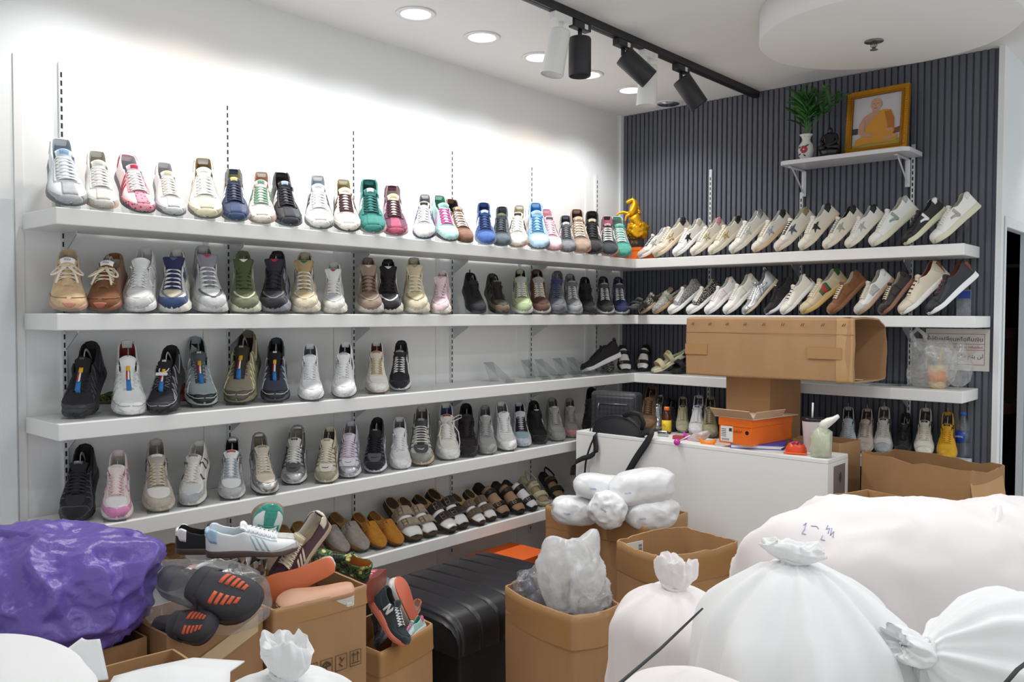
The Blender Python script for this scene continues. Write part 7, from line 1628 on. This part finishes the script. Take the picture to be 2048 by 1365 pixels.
g = Geo(); g.tube([(-.075, -.02, .10), (-.095, -.025, .14), (-.07, -.03, .165), (-.04, -.03, .14), (-.035, -.03, .11)], .010, 8, flat=.3, up=(0, 1, 0)); obj('handle', g.mesh(), M('F4F6F7', .25, 0, 'bag', 'thin_bag', alpha=.36), cb)
bag2 = thing('plastic_bag', 'clear plastic bag around the pinkish fruit drink', 'plastic bag', at(1918, 738, 'y', 4.21)); obj('film', blob_mesh((.05, .047, .072), .010, 2.2, 15, 5, 2.4, [((.1, 0, 1), .7, 16)], None, .8, .5), M('E9ECEE', .2, 0, 'bag', 'thin_bag2', alpha=.22), bag2)
for k, (px, py, rz) in enumerate([(1770, 772, .2), (1800, 770, -.3), (1826, 773, .5), (1790, 764, 1.1), (1815, 766, 0), (1757, 768, .8)]):
    p = at(px, py, 'z', Z3+.0035*k); t = thing('display_stand', 'empty clear stand lying flat in the heap left of the carrier bag', 'shoe stand', p, (PI/2*.0, .0, rz), 'heap of empty clear stands')
    obj('plate', box(-.07, .07, -.03, .03, 0, .0025), CLEAR, t); obj('lip', box(-.0025, 0, -.03, .03, .0026, .014), CLEAR, t).location = (.07, 0, 0)
sg = thing('paper_notice', 'white paper notice with red frame in Thai, English and Arabic on the slats', 'notice', Vector((-1.0975, YW-.003, 1.34)))
obj('paper', box(-.138, .138, -.0008, .0008, -.098, .098), M('DDD8CF', .8), sg)
RED = M('A03A44', .7); INK = M('2E2A2C', .8)
obj('frame', boxes([(-.128, .118, -.0012, -.0009, z, z+.002) for z in (-.07, -.002+.0, .026, .073)]+[(x, x+.002, -.0012, -.0009, -.07, .075) for x in (-.128, .116)]), RED, sg)
def sign_text(s, size, x, z, mat, align='RIGHT'):
    o = obj('lettering', text_mesh(s, size, .0002, align), mat, sg); o.rotation_euler = (PI/2, 0, 0); o.location = (x, -.0012, z); return o
sign_text('ซื้อแล้วไม่รับเปลี่ยนหรือคืนเงิน', .0265, .112, .048, INK); sign_text('are not exchanged or refunded.', .0165, .112, .012, RED)
sign_text('\ufe8e\ufee3 \ufee2\ufe98\ufef3 \ufee6\ufedf', .026, .112, -.030, INK)
# ------------------------------------------------------------------ fourth shelf: water bottle
def water(label, p, lab_mat, s=1):
    t = thing('water_bottle', label, 'water bottle', p)
    prof = [(.026, 0), (.030, .004), (.031, .02), (.029, .035), (.031, .05), (.0315, .105), (.030, .135), (.026, .155), (.016, .178), (.0125, .186), (.0125, .192)]
    obj('bottle', lathe([(r*s, z*s) for r, z in prof], 32), M('CBD6E0', .08, 0, 'film', 'water_clear', alpha=.3), t)
    obj('label', lathe([(.0318*s, .07*s), (.0322*s, .125*s)], 32), M('8FA6C4', .3, 0, 'film', 'label_film', alpha=.4), t); obj('cap', lathe([(.0145*s, .1925*s), (.0148*s, .207*s), (.0125*s, .2095*s)], 24), lab_mat, t); return t
wb = water('water bottle with blue cap and round blue label beside the yellow sneaker', at(1925, 914, 'z', SH[3]+.0005), M('2F6FC4', .4), 1.02)
o = bpy.data.objects.new('badge', lathe([(.030, 0), (.030, .001), (.001, .0012)], 32)); link(o, M('2648B8', .35), wb); o.location = (-.010, -.0318, .098); o.rotation_euler = (PI/2, 0, -.28)
o = obj('lettering', text_mesh('CRYSTAL', .0105, .0003, bold=.0003), M('E9EEF6', .4), wb); o.rotation_euler = (PI/2, 0, -.28); o.location = (-.0105, -.0335, .098)
thing('white_cup', 'small white plastic cap lying behind the yellow sneaker', 'cap', at(1901, 909, 'z', SH[3]+.0005), data=lathe([(.018, 0), (.019, .03), (.015, .045), (.002, .048)], 24), mat=M('EDEDED', .4))
sc = thing('label_packet', 'small blue and clear printed packet behind the navy dress sneaker', 'packet', at(1927, 632, 'y', 4.33), (0, 0, .1)); obj('film', box(-.03, .03, -.004, .004, 0, .12, .002), M('C9CFD6', .2, 0, 'bag', 'packet_film', alpha=.5), sc); obj('label', box(-.028, .028, -.0055, -.0045, .08, .115), M('2A48A4', .4), sc)
pose('slipper', 'clog', 'u=s:2A1C1E s=k:2A1E1C i=k:2A1E1C o=1A1416 b=v:2A2024', 'dark slipper lying behind the last white court sneaker', (1962, 482), (1905, 480), 4.40, 4.42, 0, 'slipper')
kp = at(1106, 744, 'z', SH[2]+.003); kp.x = max(kp.x, XW+.12); kyaw = -PI+math.atan2(-kp.x, kp.y)+.25
make_shoe('sneaker', 'knit', 'u=m:221D20 t=m:2A2428 s=E6E6E8 l=2A2428 i=2A2628', 'black knit sneaker with white sole propped in the corner of the third shelf', 'shoe', kp, kyaw, .40, .88)
make_stand((kp.x, kp.y, SH[2]), kyaw, .40, 'clear stand under the black knit sneaker with white sole on the third shelf', 'clear stands, sneakers in the corner of the third shelf')
pose('slipper', 'clog', 'u=c:4A4A2E s=k:6A5A36 i=k:8A7A4C o=3A3020', 'green camouflage slipper half hidden behind the white trail shoe', (205, 812), (232, 800), 2.90, 3.05, 0, 'slipper')
pose('sneaker', 'tee', 'u=6A1E1E t=5A1A1A s=3A1A1A l=7A2424 p=8A2A2A i=2A1414', 'dark red shoe half hidden behind the tagged black trail shoe', (352, 806), (378, 790), 3.02, 3.16, 0)
pose('sandal', 'slide', 'u=2A2A2C s=4A4A4C i=6A6A6A o=2A2A2C', 'black strappy sandal lying in the corner of the second shelf', (1262, 622), (1290, 612), 4.72, 4.86, 0, 'sandal')
pose('sneaker', 'run', 'u=m:231F22 t=s:1E1B1E s=2A282A o=1A181A l=2A2629 q=m:231F22 n=5A565A g=m:1E1B1E i=1A1719', 'black shoe mostly hidden behind the checked bag', (1180, 872), (1184, 800), 4.62, 4.80, 0)
for k, (px, py) in enumerate([(1062, 757), (1092, 755), (1128, 752), (1160, 750), (1000, 764)]):
    p = at(px, py, 'z', SH[2]+.0005); make_stand((max(p.x, XW+.22), p.y, p.z), 0, .60, 'empty clear stand on the bare stretch of the third shelf', 'empty stands on the third shelf')
# ------------------------------------------------------------------ horse statue on an orange box in the corner
hz = SH[0]+.0005; hb_ = at(1272, 514, 'y', YF+.10)
hx, hy = at(1270, 500, 'y', 4.225).x, 4.225
hb2 = thing('gift_box', 'orange box under the golden horse in the shelf corner', 'box', Vector((hx, hy, hz)), (0, 0, 0)); obj('body', box(-.105, .085, -.075, .075, 0, .052, .001), ORB, hb2); obj('lid', box(-.107, .087, -.077, .077, .0525, .072, .001), ORB, hb2)
hs = thing('horse_statue', 'golden rearing horse statue on a black plinth in the corner', 'statue', Vector((hx-.012, hy, hz+.0725)), (0, 0, .70))
obj('plinth', boxes([(-.062, .062, -.04, .04, 0, .016), (-.055, .055, -.034, .034, .016, .048), (-.06, .06, -.038, .038, .048, .054)], .001), M('241418', .3), hs)
o = obj('lettering', text_mesh('天马', .022, .0004), M('A88A4A', .4, .5), hs); o.rotation_euler = (PI/2, 0, 0); o.location = (0, -.0346, .032)
GOLD = M('EBAE1E', .3, .7, 'plain', 'gold')
def skin(verts, edges, radii, sub=2, root=0):
    me = bpy.data.meshes.new('skin'); me.from_pydata(verts, edges, []); o = bpy.data.objects.new('skin', me); C.objects.link(o)
    md = o.modifiers.new('s', 'SKIN'); me.skin_vertices[0].data[root].use_root = True
    for i, r in enumerate(radii):
        me.skin_vertices[0].data[i].radius = (r, r) if not isinstance(r, tuple) else r
        if i != root: me.skin_vertices[0].data[i].use_root = False
    sd = o.modifiers.new('d', 'SUBSURF'); sd.levels = sd.render_levels = sub
    dg = bpy.context.evaluated_depsgraph_get(); m2 = bpy.data.meshes.new_from_object(o.evaluated_get(dg)); bpy.data.objects.remove(o)
    m2.polygons.foreach_set('use_smooth', [True]*len(m2.polygons)); return m2
# x: facing left (-x); rearing: hips low right, chest up left
hv = [(.026, 0, .130), (.016, 0, .160), (-.004, 0, .195), (-.010, 0, .218), (.000, 0, .243), (.006, 0, .268), (-.002, 0, .288), (-.022, 0, .281), (-.044, 0, .266),
      (-.020, .016, .205), (-.062, .016, .216), (-.088, .016, .210), (-.100, .016, .192),
      (-.018, -.016, .200), (-.044, -.016, .190), (-.048, -.016, .168), (-.052, -.016, .158),
      (.030, .016, .125), (.012, .018, .100), (.030, .018, .078), (.026, .018, .058),
      (.032, -.016, .125), (.020, -.018, .098), (.040, -.018, .078), (.036, -.018, .058),
      (.040, 0, .140), (.060, 0, .132), (.070, 0, .105), (.068, 0, .080)]
he = [(0, 1), (1, 2), (2, 3), (3, 4), (4, 5), (5, 6), (6, 7), (7, 8), (3, 9), (9, 10), (10, 11), (11, 12), (3, 13), (13, 14), (14, 15), (15, 16), (0, 17), (17, 18), (18, 19), (19, 20), (0, 21), (21, 22), (22, 23), (23, 24), (0, 25), (25, 26), (26, 27), (27, 28)]
hr = [.036, .037, .038, .035, .028, .020, .016, .014, .011, .013, .009, .006, .007, .013, .009, .006, .007, .018, .012, .007, .009, .018, .012, .007, .009, .010, .010, .011, .006]
obj('horse', skin(hv, he, hr), GOLD, hs)
g = Geo()
for k in range(7):
    z = .285-.012*k; x = .004+.004*k-.0*k; g.tube([(x-.004, 0, z), (x+.010, .003*(-1)**k, z-.004), (x+.018, .004*(-1)**k, z-.018)], [.006, .006, .002], 6)
for s in (1, -1): g.tube([(-.008, .006*s, .293), (-.006, .007*s, .304)], [.004, .001], 6)
obj('mane_and_ears', g.mesh(), GOLD, hs)
obj('rocky_base', blob_mesh((.054, .034, .050), .022, 3, 7, 4, 2.2), GOLD, hs).location = (.022, 0, .106)
g = Geo()
for k in range(26):
    a = k*2.4; r = .036+.008*math.sin(k*1.7); z = .058+.0032*k; g.add(*[(lambda vs, fs: ([Vector(v) for v in vs], fs))(*tube_geo([(r*math.cos(a)+.02, .75*r*math.sin(a), z), (r*1.1*math.cos(a+.3)+.02, .8*r*math.sin(a+.3), z+.010)], .007, 6))][0])
obj('coins', g.mesh(), GOLD, hs)
# ------------------------------------------------------------------ small wall shelf with vase, statue and framed picture
zs_ = 2.285
ws = thing('bracket_shelf', 'small white shelf on brackets high on the slatted wall', 'shelf', (0, 0, 0))
pts = [(-1.885, YW-.02), (-1.885, YW-.215), (-1.865, YW-.235), (-1.285, YW-.235), (-1.262, YW-.21), (-1.262, YW-.02)]
bm = bmesh.new(); a = [bm.verts.new((x, y, zs_-.02)) for x, y in pts]; b = [bm.verts.new((x, y, zs_)) for x, y in pts]; bm.faces.new(a); bm.faces.new(b[::-1]); [bm.faces.new((a[i], b[i], b[(i+1) % 6], a[(i+1) % 6])) for i in range(6)]
obj('board', bm_mesh(bm), M('E4E4EA', .4), ws)
for x in (UPX[1]+.018, UPX[2]-.02):
    g = Geo(); g.tube([(x, YW-.022, zs_-.03), (x, YW-.022, zs_-.16)], .012, 4, flat=.5, up=(0, 1, 0)); g.tube([(x, YW-.022, zs_-.028), (x, YW-.20, zs_-.028)], .011, 4, flat=.35, up=(0, 0, 1)); g.tube([(x, YW-.025, zs_-.14), (x, YW-.17, zs_-.032)], .008, 4, flat=.5, up=(1, 0, 0))
    obj('bracket', g.mesh(False), M('D9DAE2', .4), ws)
vy = YW-.15
vs0 = thing('vase', 'white porcelain vase with a red flower on the high shelf', 'vase', Vector((at(1612, 310, 'y', vy).x, vy, zs_+.0005)))
obj('body', lathe([(.020, 0), (.024, .004), (.036, .03), (.040, .055), (.034, .082), (.022, .098), (.019, .108), (.024, .122), (.034, .134), (.031, .134), (.017, .11)], 40, lambda a, k, r, z: (r*(1+.05*math.cos(8*a)*(k == 8 or k == 9)), z)), M('E4E4DE', .15), vs0)
g = Geo()
for k in range(6): a = 2*PI*k/6; g.tube([Vector((.004+.004*math.cos(a), -.0395, .054+.004*math.sin(a))), Vector((.004+.018*math.cos(a), -.036, .054+.018*math.sin(a)))], [.006, .008], 8, flat=.45, up=(0, 1, 0))
obj('painted_flower', g.mesh(), M('B8323A', .3), vs0)
g = Geo()
for x0, z0, x1, z1 in ((.012, .07, .028, .078), (-.012, .035, -.026, .028), (.0, .03, .012, .02), (-.014, .07, -.024, .062)): g.tube([(x0, -.036, z0), ((x0+x1)/2, -.034, (z0+z1)/2), (x1, -.030, z1)], [.002, .0045, .001], 6, flat=.4, up=(0, 1, 0))
obj('painted_leaves', g.mesh(), M('2F5A32', .3), vs0)
pt = thing('palm_sprigs', 'bunch of green leafy palm sprigs standing in the white vase', 'plant', vs0.location+Vector((0, 0, .11)))
rp = random.Random(5); LEAF = M('23571E', .45, 0, 'plain', 'leaf'); LEAF2 = M('3F7F2C', .45)
for k in range(9):
    a = rp.uniform(0, 2*PI); lean = rp.uniform(.03, .10) if k else .0; hgt = rp.uniform(.13, .24); d = Vector((math.cos(a)*1.25, math.sin(a)*.45, 0))
    d = Vector((-.5+k*.16+rp.uniform(-.1, .1), rp.uniform(-.45, .15), 0))
    P = [Vector((0, 0, -.02))+d*(lean*2.2*t*t)+Vector((0, 0, hgt*t)) for t in [j/8 for j in range(9)]]
    g = Geo(); g.tube(P, [.0026*(1-.6*j/8) for j in range(9)], 6)
    st_ = obj('stem', g.mesh(), LEAF2, pt)
    g = Geo()
    for j in range(5, 9):
        for s in (1, -1):
            ln = .10+.05*rp.random(); dr = (d*.6+Vector((s*.55, rp.uniform(-.5, .3), .9+rp.uniform(-.2, .2)))).normalized(); w0 = .0135
            p = P[j]; q = [p+dr*(ln*t)+Vector((0, 0, -.05*t*t)) for t in (0, .2, .45, .7, .88, 1)]
            g.tube(q, [w0*.2, w0*.7, w0, w0*.8, w0*.4, .0006], 6, flat=.10, up=(0, -.6, 1))
    if k % 1 == 0: obj('leaves', g.mesh(), LEAF if k % 3 else LEAF2, pt)
by = YW-.14
bd = thing('buddha_statue', 'small black seated statue between the vase and the framed picture', 'statue', Vector((at(1660, 305, 'y', by).x, by, zs_+.0005)))
BK = M('17131A', .22, 0, 'plain', 'black_lacquer')
obj('pedestal', lathe([(.052, 0), (.055, .006), (.047, .014), (.043, .024), (.050, .034), (.046, .042), (.02, .044)], 24, lambda a, k, r, z: (r*(1+.04*math.cos(12*a)), z)), BK, bd)
sv = [(0, 0, .056), (0, 0, .085), (0, 0, .112), (0, 0, .128), (0, -.002, .142), (0, 0, .158), (.030, -.004, .112), (.040, -.012, .088), (.026, -.030, .068), (.004, -.034, .062), (-.030, -.004, .112), (-.040, -.012, .088), (-.026, -.030, .068), (.036, -.010, .054), (.052, -.022, .052), (.010, -.040, .052), (-.036, -.010, .054), (-.052, -.022, .052), (-.010, -.040, .050)]
se = [(0, 1), (1, 2), (2, 3), (3, 4), (4, 5), (2, 6), (6, 7), (7, 8), (8, 9), (2, 10), (10, 11), (11, 12), (0, 13), (13, 14), (14, 15), (0, 16), (16, 17), (17, 18)]
obj('figure', skin(sv, se, [.028, .026, .027, .011, .016, .006, .012, .010, .008, .007, .012, .010, .008, .016, .013, .010, .016, .013, .010]), BK, bd)
# framed picture leaning on the wall
fw_, fh = .30, .32
fp = thing('framed_picture', 'gold framed picture of a seated person in an orange robe on the high shelf', 'picture', Vector((at(1752, 300, 'y', 4.285).x, 4.275, zs_+.004)), (-.10, 0, -.06))
GF = M('C58A1E', .35, .6, 'plain', 'gold_frame'); bw = .030
def fr_(o0, o1, y0, y1):
    return boxes([(-fw_/2+o0, fw_/2-o0, y0, y1, o0, o1), (-fw_/2+o0, fw_/2-o0, y0, y1, fh-o1, fh-o0), (-fw_/2+o0, -fw_/2+o1, y0, y1, o1, fh-o1), (fw_/2-o1, fw_/2-o0, y0, y1, o1, fh-o1)], .002)
obj('frame', fr_(0, .030, -.012, .012), GF, fp)
obj('inner_moulding', fr_(.0215, .034, -.017, -.0125), M('A56E18', .4, .6), fp)
g = Geo()
for k in range(26):
    for s in (0, 1): 
        g.add(*tube_geo([(-.12+.0095*k, -.0135, .011 if s == 0 else fh-.011), (-.116+.0095*k, -.0135, .011 if s == 0 else fh-.011)], .0032, 6)); g.add(*tube_geo([(-fw_/2+.011 if s == 0 else fw_/2-.011, -.0135, .03+.0105*k), (-fw_/2+.011 if s == 0 else fw_/2-.011, -.0135, .034+.0105*k)], .0032, 6))
obj('beading', g.mesh(), M('D9A232', .35, .6), fp)
def flat(name, pts, y, mat): 
    n = len(pts); V = [Vector((p[0], y, p[1])) for p in pts]+[Vector((p[0], y+.0008, p[1])) for p in pts]
    return obj(name, mk(V, [tuple(range(n)), tuple(reversed(range(n, 2*n)))]+[(i, n+i, n+(i+1) % n, (i+1) % n) for i in range(n)], False), mat, fp)
def ell(cx, cz, rx, rz, n=28, a0=0, a1=2*PI): return [(cx+rx*math.cos(a0+(a1-a0)*i/n), cz+rz*math.sin(a0+(a1-a0)*i/n)) for i in range(n)]
SKN = M('C99B80', .7); ROBE = M('DC9A2C', .7); ROBE2 = M('B9701C', .7)
flat('backdrop', [(-.117, .033), (.117, .033), (.117, fh-.033), (-.117, fh-.033)], -.004, M('D2CFD4', .7))
flat('foreground_cushion', [(-.117, .033), (.117, .033), (.117, .062), (-.117, .050)], -.0050, M('B9A83A', .7))
flat('background_detail', [(-.117, .105), (-.09, .105), (-.09, .135), (-.117, .135)], -.0050, M('3A3436', .7)); flat('background_detail', [(.08, .085), (.117, .09), (.117, .12), (.08, .11)], -.0050, M('8A4A3C', .7))
flat('torso', [(-.068, .10), (-.074, .14), (-.066, .185), (-.03, .205), (.02, .21), (.06, .20), (.075, .16), (.07, .09)], -.0062, SKN)
flat('arm', [(-.066, .18), (-.082, .15), (-.088, .11), (-.06, .085), (-.03, .088), (-.034, .10), (-.058, .112), (-.054, .16)], -.0088, SKN)
flat('robe', [(-.058, .075), (-.05, .13), (-.018, .175), (.028, .212), (.068, .205), (.085, .16), (.088, .10), (.07, .075)], -.0075, ROBE)
flat('robe_fold', [(.036, .20), (.066, .202), (.084, .16), (.086, .105), (.058, .10), (.05, .15)], -.0085, ROBE2)
flat('legs', [(-.105, .042), (-.098, .075), (-.06, .095), (0, .085), (.06, .095), (.102, .08), (.10, .055), (.04, .048), (-.03, .052)], -.0082, ROBE)
flat('foot', [(.03, .058), (.09, .066), (.096, .08), (.05, .076)], -.0095, SKN); flat('hand', ell(-.034, .094, .016, .010), -.0100, SKN); flat('hand', ell(.066, .108, .018, .008), -.0100, SKN)
flat('neck', [(-.022, .20), (.012, .20), (.012, .222), (-.022, .222)], -.0070, SKN)
flat('head', ell(-.006, .242, .026, .032), -.0078, M('CFA388', .7)); flat('ear', ell(.019, .240, .005, .011), -.0084, SKN)
flat('eyes', [(-.021, .244), (-.011, .245), (-.011, .247), (-.021, .246)], -.0086, M('4A3228', .7)); flat('eyes', [(-.003, .245), (.007, .244), (.007, .246), (-.003, .247)], -.0086, M('4A3228', .7))
flat('nose', [(-.011, .234), (-.003, .234), (-.006, .244)], -.0086, M('B98A6E', .7)); flat('mouth', [(-.016, .225), (.002, .225), (-.002, .222), (-.012, .222)], -.0086, M('8A4A40', .7))
obj('glass', box(-.116, .116, -.0118, -.0112, .034, fh-.034), M('FDFDFD', .08, 0, 'clear', 'picture_glass'), fp)
# ------------------------------------------------------------------ dim room behind the doorway
ps = bpy.data.objects.new('person', None); C.objects.link(ps); pp = Vector((-1.17, 5.48, 0)); ps.location = pp; ps['label'] = 'person in brown top and dark trousers seen from behind through the doorway'; ps['category'] = 'person'; ps.rotation_euler = (0, 0, 1.25)
bv = [(0, 0, .95), (0, 0, 1.12), (0, .01, 1.32), (0, .01, 1.42), (0, 0, 1.49), (0, -.005, 1.58), (0, 0, 1.66), (-.17, 0, 1.38), (-.22, .01, 1.12), (-.22, -.04, .90), (-.22, -.06, .82), (.17, 0, 1.38), (.22, .01, 1.12), (.22, -.04, .90), (.22, -.06, .82), (-.09, 0, .88), (-.10, 0, .48), (-.10, .03, .08), (-.10, -.10, .04), (.09, 0, .88), (.10, 0, .48), (.10, .03, .08), (.10, -.10, .04)]
be = [(0, 1), (1, 2), (2, 3), (3, 4), (4, 5), (5, 6), (2, 7), (7, 8), (8, 9), (9, 10), (2, 11), (11, 12), (12, 13), (13, 14), (0, 15), (15, 16), (16, 17), (17, 18), (0, 19), (19, 20), (20, 21), (21, 22)]
br = [(.15, .11), (.13, .10), (.15, .11), .06, .055, (.075, .09), (.06, .07), .06, .042, .033, .03, .06, .042, .033, .03, .085, .06, .042, .035, .085, .06, .042, .035]
obj('body', skin(bv, be, br), M('A87A62', .7), ps)
def off_skin(vv, ee, rr): return skin(vv, ee, rr)
obj('top', skin([bv[i] for i in (0, 1, 2, 7, 8, 11, 12)], [(0, 1), (1, 2), (2, 3), (3, 4), (2, 5), (5, 6)], [(.165, .125), (.145, .115), (.165, .125), .072, .056, .072, .056]), M('5A3426', .8, 0, 'suede'), ps)
obj('trousers', skin([bv[i] for i in (0, 15, 16, 17, 19, 20, 21)], [(0, 1), (1, 2), (2, 3), (0, 4), (4, 5), (5, 6)], [(.16, .12), .098, .075, .06, .098, .075, .06]), M('17151A', .8), ps)
obj('hair', blob_mesh((.095, .115, .16), .02, 3, 4, 4, 2.1), M('120E10', .5), ps).location = (0, .03, 1.60)
thing('wall_screen', 'dark framed panel on the wall of the dim room', 'panel', (-1.55, 6.28, 1.75), data=box(-.22, .22, -.02, .015, -.25, .25, .004), mat=M('0E0E12', .25))
rk = thing('back_rack', 'small white rack in the dim room behind the doorway', 'rack', (-1.30, 6.10, 0))
for z in (.45, .9, 1.4, 1.8): obj('shelf', box(-.22, .22, -.12, .12, z, z+.02), M('B9BCC0', .5), rk)
for x in (-.21, .21): obj('post', box(x-.012, x+.012, -.11, .11, 0, 1.95), M('A9ACB0', .5), rk)
thing('dark_bag', 'dark reddish bundle on the rack behind the doorway', 'bag', (-1.27, 6.08, 1.421), data=blob_mesh((.12, .08, .09), .03, 3, 3, 4), mat=M('3A2226', .5)).location.z += .09
thing('plastic_bag', 'clear plastic bag on the floor inside the doorway', 'plastic bag', (-1.06, 4.86, .165), data=blob_mesh((.09, .14, .16), .05, 3, 23, 4), mat=M('8A8C92', .3, 0, 'bag', 'dim_bag', alpha=.5))
# ------------------------------------------------------------------ world and view
w = bpy.data.worlds.new('mall'); bpy.context.scene.world = w; w.use_nodes = True
w.node_tree.nodes['Background'].inputs[0].default_value = (.93, .97, 1, 1)
w.node_tree.nodes['Background'].inputs[1].default_value = .62
vs_ = bpy.context.scene.view_settings
bpy.context.scene.display_settings.display_device = 'sRGB'
vs_.view_transform = 'Standard'; vs_.look = 'None'; vs_.gamma = 1; vs_.use_curve_mapping = False
vs_.exposure = .45
bpy.context.scene.cycles.max_bounces = 8
bpy.context.scene.cycles.transparent_max_bounces = 24
